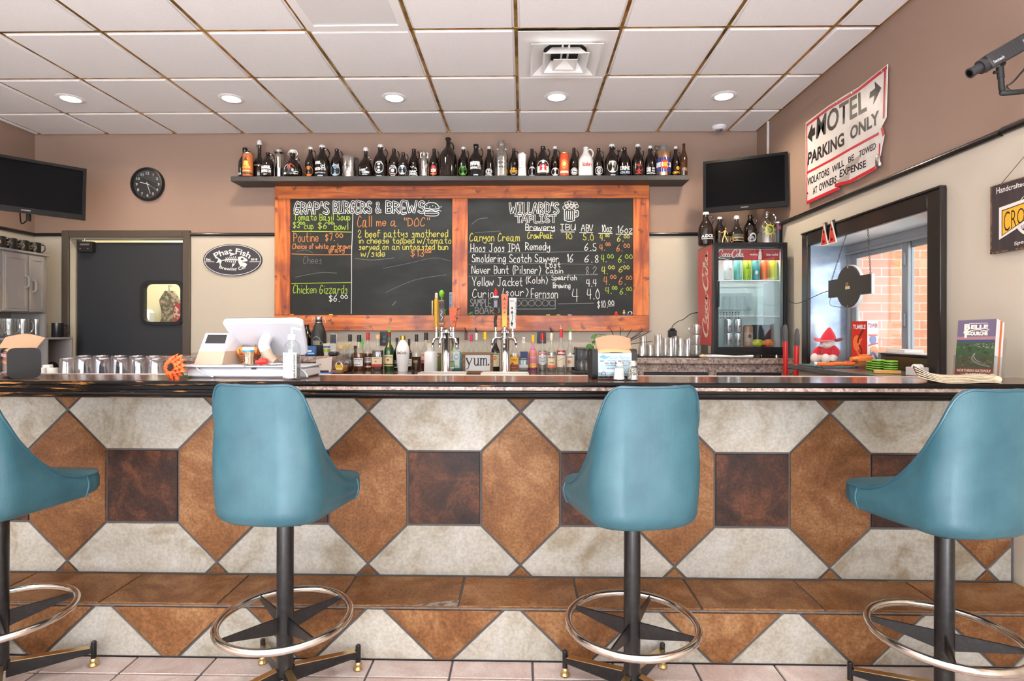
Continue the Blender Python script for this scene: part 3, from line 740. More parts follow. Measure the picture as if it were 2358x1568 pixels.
mb = MB(); mb.box(XB0, Y_BAR0+.012, Z_BAR-.03, X_RIGHT-.001, Y_BAR1, Z_BAR, .001); obj('bar_top', mb, TOPM, bar)
def extr(mb, prof, x0, x1):
    n = len(prof); vs = [(x, y, z) for x in (x0, x1) for y, z in prof]
    mb.add(vs, [(i, n+i, n+(i+1) % n, (i+1) % n) for i in range(n)] + [tuple(range(n)), tuple(range(2*n-1, n-1, -1))])
y = Y_BAR0; z = Z_BAR
mb = MB(); extr(mb, [(y+.014, z+.0008), (y+.003, z), (y, z-.004), (y, z-.014), (y+.003, z-.017), (y+.014, z-.017)][::-1], XB0, X_RIGHT-.001); obj('edge_nosing', mb, WORN, bar, sharp=60)
mb = MB(); mb.box(-.9, y+.006, z-.03, X_RIGHT-.001, y+.014, z-.0165); mb.mat(1); mb.box(XB0, y+.003, z-.03, -.9, y+.014, z-.0165); obj('edge_band', mb, [GRANITE, WORN2], bar)
mb = MB(); extr(mb, [(y+.2, z-.03), (y+.004, z-.03), (y-.003, z-.033), (y-.003, z-.04)] + [(y-.002-.008*sin(PI*t/6)+.03*(t/6)**3, z-.041-.024*t/6) for t in range(7)] + [(y+.2, z-.066)], XB0, X_RIGHT-.001)
obj('arm_rail', mb, WORN2, bar, sharp=60)
mb = MB(); mb.box(XB0, Y_BAR1, Z_BAR-.03, X_RIGHT-.001, Y_BAR1+.008, Z_BAR+.002, .001); obj('back_edging', mb, mat('pale_edging', srgb(206, 186, 172), .35), bar)

# ------------------------------------------------------------------ bar stools
def leather(name, cool):
    m = mat(name, srgb(104, 158, 168), .40, coat=.06, spec=.35); nt = m.node_tree; b = nt.nodes['Principled BSDF']; L = nt.links.new
    tc = nt.nodes.new('ShaderNodeTexCoord')
    n = nt.nodes.new('ShaderNodeTexNoise'); n.inputs['Scale'].default_value = 9; n.inputs['Detail'].default_value = 5; L(tc.outputs['Object'], n.inputs['Vector'])
    rp = nt.nodes.new('ShaderNodeValToRGB'); e = rp.color_ramp.elements; e[0].position = .3; e[1].position = .75
    e[0].color = (*srgb(43, 82, 95), 1); e[1].color = (*srgb(58, 99, 110), 1); L(n.outputs['Fac'], rp.inputs[0]); L(rp.outputs[0], b.inputs['Base Color'])
    mp = nt.nodes.new('ShaderNodeMapping'); mp.inputs['Scale'].default_value = (34, 34, 5); L(tc.outputs['Object'], mp.inputs[0])
    n2 = nt.nodes.new('ShaderNodeTexNoise'); n2.inputs['Scale'].default_value = 1.6; n2.inputs['Detail'].default_value = 6; L(mp.outputs[0], n2.inputs['Vector'])
    n3 = nt.nodes.new('ShaderNodeTexVoronoi'); n3.inputs['Scale'].default_value = 420; L(tc.outputs['Object'], n3.inputs['Vector'])
    ad = nt.nodes.new('ShaderNodeMath'); ad.operation = 'MULTIPLY_ADD'; ad.inputs[1].default_value = .22; L(n3.outputs['Distance'], ad.inputs[0]); L(n2.outputs['Fac'], ad.inputs[2])
    bp = nt.nodes.new('ShaderNodeBump'); bp.inputs['Strength'].default_value = .28; bp.inputs['Distance'].default_value = .004; L(ad.outputs[0], bp.inputs['Height']); L(bp.outputs[0], b.inputs['Normal'])
    return m
TEAL = leather('teal_vinyl', 0)
PIPING = mat('teal_piping', srgb(40, 80, 94), .4)
POLE = mat('black_enamel', srgb(20, 20, 22), .3, noise=(60, srgb(40, 40, 42), 4, .5, .75))
RINGM = mat('worn_chrome_ring', (.74, .70, .66), .16, 1.0, noise=(18, (.58, .48, .4), 4, .5, .72))
BRASST = mat('brass_strip', (.70, .52, .26), .28, 1.0)
HW, DEP = .178, .365           # half width of the shell, its depth
def plan(s):
    """the U of the shell: s in -1..1, middle of the back at 0; returns x, y (seat faces +y), distance along the side 0..1"""
    Ls = DEP-.03-UC; T = UARC[-1][0]+Ls; d = abs(s)*T; sg = 1 if s >= 0 else -1
    if d < UARC[-1][0]:
        i = next(k for k in range(1, len(UARC)) if UARC[k][0] >= d); p, q = UARC[i-1], UARC[i]; f = (d-p[0])/(q[0]-p[0]+1e-12)
        return sg*(p[1]+(q[1]-p[1])*f), p[2]+(q[2]-p[2])*f, 0.0
    q = d-UARC[-1][0]; return sg*(HW+.075*q*(1-.2*q)), -.19+UC+q, q/Ls
UC, UARC = .11, [(0.0, 0.0, -.19)]
for _k in range(1, 121):
    _a = PI/2*_k/120; _x, _y = HW*sin(_a)**.80, -.19+UC*(1-max(0, cos(_a))**.80); UARC.append((UARC[-1][0]+math.hypot(_x-UARC[-1][1], _y-UARC[-1][2]), _x, _y))
def ztop(s):
    x, y, q = plan(s)
    t = (y+.185)/(DEP-.03)
    w = max(0, min(1, (t-.03)/.97)); k = min(1, w/.16); k = k*k*(3-2*k)
    return 1.080 + .006*(x/HW)**2 - .372*(1-(1-w)**2.0)*(.35+.65*k)
ZB = .634
def shellp(s, v, off=0.0):
    """v from -0.35 (tucked under the seat) over 0 (lower edge) to 1 (upper edge)"""
    x, y, q = plan(s); zt = ztop(s)
    zl = ZB + .004*q
    if v >= 0:
        o = .05-.022*q; z = zl+o+(zt-zl-o)*v
        k = 1 + .035*sin(PI*min(1, v*1.3)) - .05*v*v*(1-q)          # narrower towards the top
        lean = -.02*max(0, v)**1.2*(1-q)
        x2, y2 = x*k, y+lean
        if off: x2 -= off*(x/HW) if abs(x) > .02 else 0; y2 += off*(1-q)
        return (x2, y2, z)
    a = -v/.35*PI/2
    cx_, cy_ = x*(.78+.14*q), (y-.02)*.78+.02 if y < .02 else y; o = .05-.022*q
    f = sin(a); g = 1-cos(a)
    return (x+(cx_-x)*g, y+(cy_-y)*g, zl+o-o*f)
def make_stool(name, label):
    t = thing(name, label, 'bar stool', (0, 0, 0), 'teal bar stools along the bar')
    NS, NV = 56, 26
    mb = MB(); vs = []; fs = []
    rows = [-.35+1.35*j/NV for j in range(NV+1)]
    for v in rows:
        for i in range(NS+1): vs.append(shellp(-1+2*i/NS, v))
    w = NS+1; n0 = len(vs)
    for v in (1.0, .75, .5, .25, 0.0):
        for i in range(NS+1): vs.append(shellp(-1+2*i/NS, v, .038))
    for j in range(NV):
        for i in range(NS): fs.append((j*w+i, j*w+i+1, (j+1)*w+i+1, (j+1)*w+i))
    base = NV*w
    for i in range(NS): fs.append((base+i, base+i+1, n0+i+1, n0+i))
    for j in range(4):
        for i in range(NS): a = n0+j*w; fs.append((a+i, a+i+1, a+w+i+1, a+w+i))
    mb.add(vs, fs)
    # close the two front ends
    vi = [round((v*NV)) for v in range(1)]
    for i in (0, NS):
        loop = [j*w+i for j in range(int(.35/1.35*NV), NV+1)] + [n0+j*w+i for j in range(5)]
        mb.f.append(tuple(loop if i else loop[::-1])); mb.m.append(0)
    # underside
    mb.f.append(tuple(range(NS, -1, -1))); mb.m.append(0)
    obj('shell', mb, TEAL, t, sharp=55)
    mb = MB(); pts = [Vector(shellp(-1+2*i/80, 1.0)) + Vector((0, -.001, .001)) for i in range(81)]
    for s in (-1, 1):
        ext = [Vector(shellp(s, v)) + Vector((s*.001, .001, 0)) for v in (.6, .2, -.1, -.25)]
        if s > 0: pts = pts + ext
        else: pts = ext[::-1] + pts
    mb.tube(pts, .0042, 8); obj('piping', mb, PIPING, t)
    mb = MB()
    def cush(u, v):
        a = 2*PI*u; ex = .46
        c, s_ = cos(a), sin(a); py = .03+.225*math.copysign(abs(s_)**ex, s_); k = max(0, min(1, (py-.09)/.07)); px = (.15+.048*k*k*(3-2*k))*math.copysign(abs(c)**ex, c); py = .03+(.235 if s_ > 0 else .18)*math.copysign(abs(s_)**ex, s_)
        prof = [(.88, .643), (.97, .648), (1.0, .662), (1.0, .695), (.975, .716), (.6, .732), (0.0, .736)]
        k = v*(len(prof)-1); i = min(int(k), len(prof)-2); f_ = k-i
        r = prof[i][0]+(prof[i+1][0]-prof[i][0])*f_; z = prof[i][1]+(prof[i+1][1]-prof[i][1])*f_
        return (px*r, .028+(py-.028)*r, z)
    mb.grid(cush, 40, 12, True); mb.f.append(tuple(range(39, -1, -1))); mb.m.append(0)
    st = obj('seat', mb, TEAL, t, sharp=60)
    mb = MB(); mb.tube([Vector(cush(i/48, .64))*1.0 for i in range(48)], .004, 6, closed=True); obj('seat_piping', mb, PIPING, st)
    mb = MB(); mb.box(-.11, -.11, .625, .11, .11, .640, .003); mb.lathe([(.05, .60), (.05, .626)], 20); obj('swivel_plate', mb, POLE, t)
    mb = MB(); mb.lathe([(.0275, .085), (.0275, .30), (.0275, .60)], 24); obj('column', mb, POLE, t)
    mb = MB(); rr, zr = .2125, .275
    mb.tube([(rr*cos(2*PI*i/56), rr*sin(2*PI*i/56), zr) for i in range(56)], .0125, 12, closed=True); fr = obj('foot_ring', mb, RINGM, t)
    for k in range(4):
        a = R(52+90*k); c, s_ = cos(a), sin(a)
        def M(u, v, w_, c=c, s_=s_): return (u*c-w_*s_, u*s_+w_*c, v)
        mb = MB(); mb.prism([(.02, .225), (.205, .268), (.205, .282), (.02, .282)], lambda u, v, w_: M(u, v, w_-.003), .006); obj('ring_brace', mb, POLE, t)
        a = R(45+90*k); c, s_ = cos(a), sin(a)
        def M2(u, v, w_, c=c, s_=s_): return (u*c-w_*s_, u*s_+w_*c, v)
        mb = MB(); prof = [(.018, .055), (.255, .052), (.255, .072), (.018, .108)]
        mb.prism(prof, lambda u, v, w_: M2(u, v, w_-.011), .022)
        lg = obj('leg', mb, POLE, t)
        mb = MB(); mb.prism([(.03, .1055), (.25, .0725), (.25, .0745), (.03, .1085)], lambda u, v, w_: M2(u, v, w_-.012), .024); obj('brass_strip', mb, BRASST, lg)
        mb = MB(); mb.lathe([(.0095, .028), (.0095, .088), (.006, .092)], 12, (.262*c, .262*s_, 0)); mb.mat(1); mb.lathe([(.017, 0), (.018, .006), (.012, .014), (.013, .024), (.010, .03)], 14, (.262*c, .262*s_, 0)); obj('glide_foot', mb, [POLE, BRASST], lg)
    return t
st = make_stool('bar_stool', 'teal bar stool in front of the white cash register and flower')
st.location = (-.803, 1.906, 0); st.rotation_euler.z = R(-5)
copy_thing(st, (.369, 1.900, 0), 'teal bar stool in front of the salt and pepper shakers', R(9))
copy_thing(st, (1.363, 1.850, 0), 'teal bar stool in front of the folded newspapers, near the right wall', R(9))
copy_thing(st, (-1.79, 1.905, 0), 'teal bar stool cut off by the left edge, below the black napkin dispenser', R(-4))
# ------------------------------------------------------------------ printing helper: small lists of marks in any colours
class Print:
    def __init__(s): s.D = Decal(); s.cols = []
    def ci(s, c):
        if c not in s.cols: s.cols.append(c)
        return s.cols.index(c)
    def ops(s, lst, k=1.0):
        """B box, E disc, R ring, T text, P outline, L line, H handwriting, A text bent over an arc; sizes in k metres"""
        for l, o in enumerate(lst):
            c = s.ci(o[1]); a = o[2:]; D = s.D
            if o[0] == 'B': D.rect(c, a[0]*k, a[1]*k, a[2]*k, a[3]*k, l, 8)
            elif o[0] == 'E': D.ell(c, a[0]*k, a[1]*k, a[2]*k, (a[3] if len(a) > 3 else a[2])*k, l, 24)
            elif o[0] == 'R': D.ring(c, a[0]*k, a[1]*k, a[2]*k, a[3]*k, a[4]*k, l, 28)
            elif o[0] == 'T': D.text(c, a[0], a[1]*k, a[2]*k, a[3]*k, a[4]*k, l, a[5] if len(a) > 5 else .03)
            elif o[0] == 'P': D.poly(c, [(p[0]*k, p[1]*k) for p in a[0]], l)
            elif o[0] == 'L': D.curve(c, [(p[0]*k, p[1]*k) for p in a[0]], a[1]*k, l)
            elif o[0] == 'H': D.hand(c, a[0], a[1]*k, a[2]*k, a[3]*k, a[4]*k, a[5]*k, l, slant=a[6] if len(a) > 6 else .2)
            elif o[0] == 'A':      # text, centre u, v, radius, half angle, height, side (+1 over the top, -1 under)
                tx, cu, cv, rad, ha, ht, sd = a
                f = lambda u, v: ((cu+(rad+(v if sd > 0 else -v))*sin(u*ha))*k, (cv+sd*(rad+(v if sd > 0 else -v))*cos(u*ha))*k)
                D.text(c, tx, -1, 0, 1, ht, l, .02, f)
        return s
    def put(s, M, parent, name='label_print', rough=.45):
        mb = MB(); mb.decal(s.D, M)
        return obj(name, mb, [flat(*c, rough=rough) for c in s.cols], parent, sharp=None)
W_, K_, GY_, RD_, OR_, YE_, GN_, BL_, LB_ = (236,236,234), (20,20,22), (150,150,150), (206,46,40), (224,122,30), (238,176,40), (96,190,44), (34,62,140), (176,204,224)

# ------------------------------------------------------------------ framed menu boards
FRAMEW = wood_mat('red_stained_pine', (200, 104, 42), (146, 64, 30), (224, 132, 64), 'X', .42, True, .15, 12, 3.2)
FRAMEV = wood_mat('red_stained_pine_upright', (200, 104, 42), (146, 64, 30), (224, 132, 64), 'Z', .42, True, .15, 12, 3.2)
SLATE = mat('chalkboard_slate', srgb(30, 32, 31), .55, noise=((2.2, 2, 5), srgb(50, 52, 50), 5, .45, .72), spec=.35)
board = thing('menu_board', 'red-stained pine frame holding two chalkboards of food and beer', 'chalkboard', (0, 0, 0))
YB = Y_WALL - .042
fx = lambda p: at(p, 600, Y=YB).x
fz = lambda p: at(1060, p, Y=YB).z
XO = [fx(632), fx(668), fx(1041), fx(1077), fx(1458), fx(1495)]; ZO = [fz(762), fz(726), fz(457), fz(420)]
for a, b, c, d, m in ((0, 5, 2, 3, FRAMEW), (0, 5, 0, 1, FRAMEW), (0, 1, 1, 2, FRAMEV), (2, 3, 1, 2, FRAMEV), (4, 5, 1, 2, FRAMEV)):
    mb = MB(); mb.box(XO[a], YB, ZO[c], XO[b], Y_WALL, ZO[d], .003); o = obj('frame_board', mb, m, board)
YS = YB + .012
def chalk(name, c, dim=.45):
    return mat(name, srgb(*c), .95, noise=(420, tuple(v*dim for v in srgb(*c)), 3, .45, .8), spec=.1)
CH = [chalk('white_chalk', (226, 226, 222)), chalk('green_chalk', (168, 196, 78)), chalk('orange_chalk', (216, 138, 84)), chalk('yellow_chalk', (208, 200, 96)), chalk('faint_chalk', (112, 114, 112)), chalk('dim_chalk', (150, 150, 148)), chalk('slate_gap', (40, 42, 41), .8), chalk('smear', (84, 86, 84), .6)]
CW, CG, CO, CYL, CF, CD, CK, CS = range(8)
def writing(panel, ox, rows, name='chalk_lettering'):
    """rows in the coordinates of a close-up of the board: text, colour, x0, base, x1, height, stroke"""
    D = Decal(); S_ = 4.127
    Pz = lambda X, Y: (lambda q: (q.x, q.z))(at(ox+X/S_, 400+Y/S_, Y=YS))
    sc = YS/F_PX/S_
    for r in rows:
        if isinstance(r[0], str):
            tx, c, X0, Yb, X1, h = r[:6]; w = (r[6] if len(r) > 6 else 6.5)*sc
            u0, v0 = Pz(X0, Yb); u1, _ = Pz(X1, Yb)
            D.hand(c, tx, u0, v0, u1, h*sc, w, r[7] if len(r) > 7 else 1)
        else:
            c, pts, w = r[:3]; l = r[3] if len(r) > 3 else 1
            if c < 0: D.raw(CS, [Pz(*p) for p in pts], [tuple(range(len(pts)))], 0)
            else: D.line(c, [Pz(*p) for p in (spline(pts, 4) if len(pts) > 2 else pts)], w*sc, l)
    used = sorted({i for i, *_ in D.items}); D.items = [(used.index(i), v, f, l) for i, v, f, l in D.items]
    mb = MB(); mb.decal(D, flatmap((0, YS, 0), (1, 0, 0), (0, 0, 1), .0004))
    return obj(name, mb, [CH[i] for i in used], panel, sharp=None)
def circ(x, y, rx, ry=None, n=12): return [(x+rx*cos(2*PI*k/n), y+(ry or rx)*sin(2*PI*k/n)) for k in range(n+1)]
pan1 = None
mb = MB(); mb.box(XO[1], YS, ZO[1], XO[2], Y_WALL-.002, ZO[2]); pl = obj('food_chalkboard', mb, SLATE, board)
mb = MB(); mb.box(XO[3], YS, ZO[1], XO[4], Y_WALL-.002, ZO[2]); pr = obj('beer_chalkboard', mb, SLATE, board)
for w_, l_ in ((23, CW), (9, CK)):
    writing(pl, 640, [("GRAP'S", l_, 152, 378, 480, 108, w_, 2 if l_ == CW else 3), ("BURGERS", l_, 525, 372, 885, 106, w_, 2 if l_ == CW else 3), ("&", l_, 925, 368, 975, 92, w_*.8, 2 if l_ == CW else 3), ("BREWS", l_, 1022, 372, 1390, 108, w_, 2 if l_ == CW else 3)], 'heading_lettering')
writing(pl, 640, [(CW, [(1390, 325), (1400, 295), (1440, 275), (1490, 278), (1520, 300), (1530, 330), (1460, 336), (1390, 325)], 7), (CW, [(1385, 340), (1420, 352), (1460, 345), (1500, 356), (1535, 345)], 7), (CW, [(1395, 362), (1520, 365), (1520, 395), (1480, 402), (1400, 396), (1395, 362)], 6), (CW, [(1398, 378), (1520, 380)], 5)] + [(CW, circ(1415+28*k, 305+(k % 2)*12, 3, 3, 6), 4) for k in range(4)] + [(CW, [(1372, 290), (1384, 286)], 4), (CW, [(1430, 262), (1438, 256)], 4), (CW, [(1545, 318), (1556, 312)], 4), (CW, [(1540, 352), (1552, 356)], 4)], 'burger_drawing')
writing(pl, 640, [("Tomato Basil Soup", CG, 145, 442, 685, 60), ("$3", CG, 140, 515, 205, 60), ("00", CG, 207, 482, 255, 25), ("cup", CG, 245, 522, 335, 60), ("$6", CG, 375, 520, 465, 62), ("00", CG, 470, 480, 525, 26), ("bowl", CG, 530, 530, 665, 62), (CG, [(135, 548), (420, 549), (700, 555)], 8), ("Chicken Gizzards", CG, 140, 1135, 660, 78), (CG, [(130, 1045), (420, 1038), (700, 1034)], 7)])
writing(pl, 640, [("Poutine", CO, 145, 645, 382, 84), ("$7.", CO, 445, 635, 540, 66), ("00", CO, 542, 606, 615, 40), ("Choice of white or brown", CO, 135, 712, 695, 48, 6), ("gravy", CO, 480, 745, 630, 46, 6), (CO, [(130, 762), (420, 770), (700, 768)], 7), ("Call", CO, 750, 505, 890, 105), ("me", CO, 930, 497, 1025, 80), ("a", CO, 1065, 495, 1125, 80), ("\"DOC\"", CO, 1185, 497, 1440, 78), ("$13", CO, 1255, 786, 1385, 66), ("00", CO, 1395, 740, 1455, 30), (CO, [(1390, 750), (1455, 748)], 6)])
writing(pl, 640, [("2 beef pattys smothered", CYL, 755, 602, 1615, 68), ("in cheese topped w/tomato", CYL, 762, 662, 1645, 58), ("served on an untoasted bun", CYL, 765, 722, 1615, 56), ("w/side", CYL, 790, 786, 1015, 64)])
writing(pl, 640, [("$6.", CW, 480, 1212, 588, 62), ("00", CW, 592, 1186, 660, 36), (CW, [(712, 385), (708, 560), (700, 770), (700, 1035), (697, 1330)], 6), ("Chees", CF, 235, 855, 415, 72, 5), (CF, [(180, 740), (260, 725), (330, 750)], 5), (CF, [(735, 805), (900, 820), (1100, 800)], 6), (CF, [(1020, 1130), (1300, 1010), (1600, 960)], 5), (CF, [(160, 985), (400, 940), (560, 945)], 5), (CD, [(1090, 1250), (1120, 1215)], 5), (CF, [(1000, 900), (1250, 850), (1480, 800), (1640, 830)], 4)])
for w_, l_, ly in ((21, CW, 2), (9, CK, 3)):
    writing(pr, 1050, [("WILLARD'S", l_, 512, 376, 972, 98, w_, ly), ("TAPLIST", l_, 562, 462, 950, 66, w_*.9, ly)], 'heading_lettering')
writing(pr, 1050, [(CW, [(1030, 345), (1030, 440)], 7), (CW, [(1030, 440), (1075, 456), (1125, 445)], 7), (CW, [(1128, 345), (1125, 445)], 7), (CW, [(1128, 358), (1160, 352), (1162, 400), (1126, 418)], 7), (CW, [(1130, 372), (1148, 368), (1148, 396), (1128, 402)], 5)] + [(CW, [(1050+20*k, 355), (1046+20*k, 435)], 7) for k in range(4)] + [(CW, circ(1034+22*k, 322-14*(k % 2), 19, 17, 10), 5) for k in range(6)] + [(CW, circ(1050+28*k, 284-10*(k == 1), 18, 15, 10), 5) for k in range(4)], 'beer_mug_drawing')
writing(pr, 1050, [("Brewery", CW, 655, 536, 935, 60), ("IBU", CW, 985, 536, 1135, 56), ("ABV", CW, 1190, 546, 1300, 62), ("10oz", CW, 1380, 552, 1480, 66), ("16oz", CW, 1525, 562, 1675, 66)] + [(CW, [(a, y), (b, y2)], 7) for a, b, y, y2 in ((665, 940, 540, 541), (1000, 1125, 553, 554), (1175, 1300, 560, 560), (1355, 1485, 567, 568), (1520, 1676, 574, 576))]
 + [("Hoos Joos IPA", CW, 135, 740, 605, 76), ("Remedy", CW, 655, 726, 890, 72), ("6.5", CW, 1215, 730, 1330, 66), ("Smoldering Scotch Sawyer", CW, 145, 840, 975, 74), ("16", CW, 1045, 840, 1110, 76), ("6.8", CW, 1215, 840, 1350, 66), ("Never Bunt (Pilsner)", CW, 145, 950, 805, 76), ("Lost", CW, 850, 890, 990, 50), ("Cabin", CW, 850, 945, 1015, 46), ("8.2", CD, 1220, 955, 1340, 72), ("Yellow Jacket", CW, 155, 1065, 630, 80), ("(Kolsh)", CW, 655, 1040, 870, 62), ("Spearfish", CW, 905, 1010, 1145, 50), ("Brewing", CW, 920, 1085, 1085, 50), ("4.4", CW, 1235, 1070, 1335, 66), ("Curio", CW, 150, 1175, 355, 80), ("(sour)", CW, 430, 1160, 685, 72), ("Fernson", CW, 710, 1180, 965, 84), ("4", CW, 1095, 1212, 1160, 118), ("4.0", CW, 1240, 1190, 1360, 96), ("$10.", CW, 1340, 1272, 1440, 64), ("00", CW, 1442, 1246, 1500, 42), (CW, [(1440, 1258), (1505, 1256)], 6)])
writing(pr, 1050, [("Canyon Cream", CYL, 125, 640, 605, 74), ("CrowPeak", CYL, 675, 615, 915, 62), ("10", CYL, 1030, 620, 1100, 56), ("5.0", CYL, 1200, 632, 1305, 62), ("4.", CYL, 1365, 632, 1412, 56), ("00", CYL, 1416, 600, 1456, 26), ("6.", CYL, 1525, 642, 1590, 58), ("00", CYL, 1592, 612, 1645, 32), ("4.", CYL, 1380, 950, 1440, 66), ("00", CYL, 1442, 905, 1505, 32), ("6", CYL, 1540, 936, 1582, 58), ("00", CYL, 1586, 906, 1645, 34)])
writing(pr, 1050, [("4.", CO, 1360, 726, 1415, 52), ("00", CO, 1420, 686, 1465, 32), ("6.", CO, 1520, 736, 1580, 62), ("00", CO, 1590, 702, 1650, 36), ("4.", CO, 1400, 1050, 1460, 72), ("00", CO, 1462, 996, 1520, 34), ("6.", CO, 1540, 1052, 1610, 72), ("00", CO, 1612, 1006, 1670, 36)])
writing(pr, 1050, [("4.", CG, 1375, 836, 1430, 66), ("00", CG, 1432, 802, 1495, 36), ("6.", CG, 1535, 842, 1600, 66), ("00", CG, 1602, 806, 1675, 38), ("4.", CG, 1415, 1136, 1478, 58), ("00", CG, 1480, 1100, 1530, 32), ("6.", CG, 1550, 1146, 1615, 60), ("00", CG, 1616, 1112, 1670, 34)])
writing(pr, 1050, [("SAMPLE", CD, 130, 1260, 330, 70), ("BOARD", CD, 175, 1330, 410, 62), (CD, [(545, 1188), (945, 1186)], 4), (CD, [(945, 1186), (943, 1284)], 5), (CD, [(545, 1286), (943, 1284)], 6), (CD, [(970, 1237), (1310, 1230)], 5), (CF, [(150, 480), (220, 430), (300, 420)], 6), (CF, [(180, 560), (420, 545)], 5), (CF, [(120, 745), (560, 752), (900, 745), (1340, 735)], 6), (CF, [(120, 860), (600, 850), (1300, 862)], 6), (CF, [(120, 975), (700, 965), (1350, 960)], 6), (CF, [(700, 1210), (800, 1190), (900, 1215)], 7)] + [(CD, circ(585+66*k, 1230, 28), 5) for k in range(6)])
# little things on the boards' lower ledge
def ledge(px, py=726): q = at(px, py, Y=YB+.006); return (q.x, YB+.006, ZO[1])
for px, name, label, col, cat in ((672, 'chalk_stub', 'yellow chalk stub at the left end of the food board ledge', (226, 180, 40), 'chalk'), (762, 'chalk_stub', 'tiny yellow chalk end midway along the food board ledge', (230, 200, 60), 'chalk'), (1262, 'chalk_stub', 'yellow chalk pieces under the row of drawn circles', (226, 206, 80), 'chalk'), (1286, 'chalk_stub', 'yellow-green chalk piece on the beer board ledge', (200, 214, 90), 'chalk'), (1312, 'chalk_stub', 'short white chalk piece on the beer board ledge', (236, 234, 226), 'chalk')):
    p = ledge(px); mb = MB(); mb.cyl((-.016, 0, .0045), (.016, .001, .0045), .0045, n=10)
    o = obj(name, mb, flat(*col, rough=.9), loc=p); tag(o, label, cat, 'chalk pieces on the board ledge')
def toy(px, name, label, cat, parts, s=1.0):
    t = thing(name, label, cat, ledge(px))
    for nm, col, fn in parts:
        mb = MB(); mb.T = Matrix.Scale(s, 4); fn(mb); obj(nm, mb, flat(*col, rough=.4), t)
def critter(mb):
    mb.ball((0, 0, .014), .016, .01, .012); mb.ball((.016, -.002, .024), .009)
    for a in (-1, 1): mb.tube([(a*.008, 0, .01), (a*.02, -.003, .012), (a*.024, -.003, .0)], .004, 6)
toy(1083, 'toy_frog', 'small green toy frog at the left foot of the beer board', 'toy', (('body', (70, 140, 80), critter),))
toy(1024, 'toy_figure', 'tiny green bendy toy figure at the right foot of the food board', 'toy', (('body', (86, 150, 40), lambda mb: (mb.ball((0, 0, .05), .008), mb.cyl((0, 0, .018), (0, 0, .044), .006), mb.cyl((0, 0, .02), (-.01, 0, 0), .004), mb.cyl((0, 0, .02), (.01, 0, 0), .004), mb.cyl((0, 0, .038), (.016, 0, .05), .0035), mb.cyl((0, 0, .038), (-.016, 0, .03), .0035))),))
toy(1419, 'toy_octopus', 'small red toy near the right end of the beer board ledge', 'toy', (('body', (206, 50, 40), lambda mb: (mb.ball((0, 0, .022), .013, .01, .016), [mb.cyl((0, 0, .014), (.02*cos(k), -.003, 0), .005) for k in (0, .8, 2.3, 3.14)])),))
toy(1437, 'toy_man', 'tiny yellow and blue block figure on the beer board ledge', 'toy', (('legs', (50, 100, 180), lambda mb: mb.box(-.008, -.005, 0, .008, .005, .016, .001)), ('torso', (226, 196, 60), lambda mb: (mb.box(-.01, -.005, .016, .01, .005, .034, .002), mb.ball((0, 0, .042), .007)))))
toy(1445, 'toy_car', 'tiny blue toy beside the yellow block figure', 'toy', (('body', (40, 110, 190), lambda mb: (mb.box(-.012, -.005, .003, .012, .005, .013, .003), mb.box(-.006, -.004, .012, .006, .004, .02, .003))),))
p = ledge(1451, 726)
mb = MB(); mb.tube([(.018*cos(a*.4)*(1-a*.01), -.004+.0005*a, .02+.018*sin(a*.4)*(1-a*.01)) for a in range(44)], .0022, 6)
o = obj('wire_coil', mb, STEEL, loc=p); tag(o, 'small coil of wire at the right foot of the beer board', 'wire')

# ------------------------------------------------------------------ shelf over the board with its jugs
SHELFM = mat('charcoal_shelf', srgb(58, 56, 55), .5)
Y_SH = 4.775
zs = at(1060, 404.5, Y=Y_SH).z; sx0, sx1 = at(531, 408, Y=Y_SH).x, at(1588, 408, Y=Y_SH).x
mb = MB(); mb.box(sx0, Y_SH, zs-.042, sx1, Y_WALL, zs, .003)
sh = obj('wall_shelf', mb, SHELFM, loc=(0, 0, 0)); tag(sh, 'long charcoal shelf of jugs running above the framed menu board', 'shelf')
AMBER = mat('dark_amber_glass', (.010, .0045, .003), .06, coat=.5)
AMBER2 = mat('amber_neck_glass', (.05, .018, .008), .06, coat=.5)
def growler_prof(r, h, wide=1.0):
    return [(r*.9, 0), (r, r*.12), (r, h*.44), (r*.97, h*.52), (r*.86, h*.60), (r*.66, h*.68), (r*.47, h*.745), (r*.36, h*.81), (r*.32, h*.90), (r*.36, h*.915), (r*.36, h*.935), (r*.31, h*.955)]
PROFS = {}
def loop(mb, pts, r, n=8): mb.tube(spline(pts, 6), r, n)
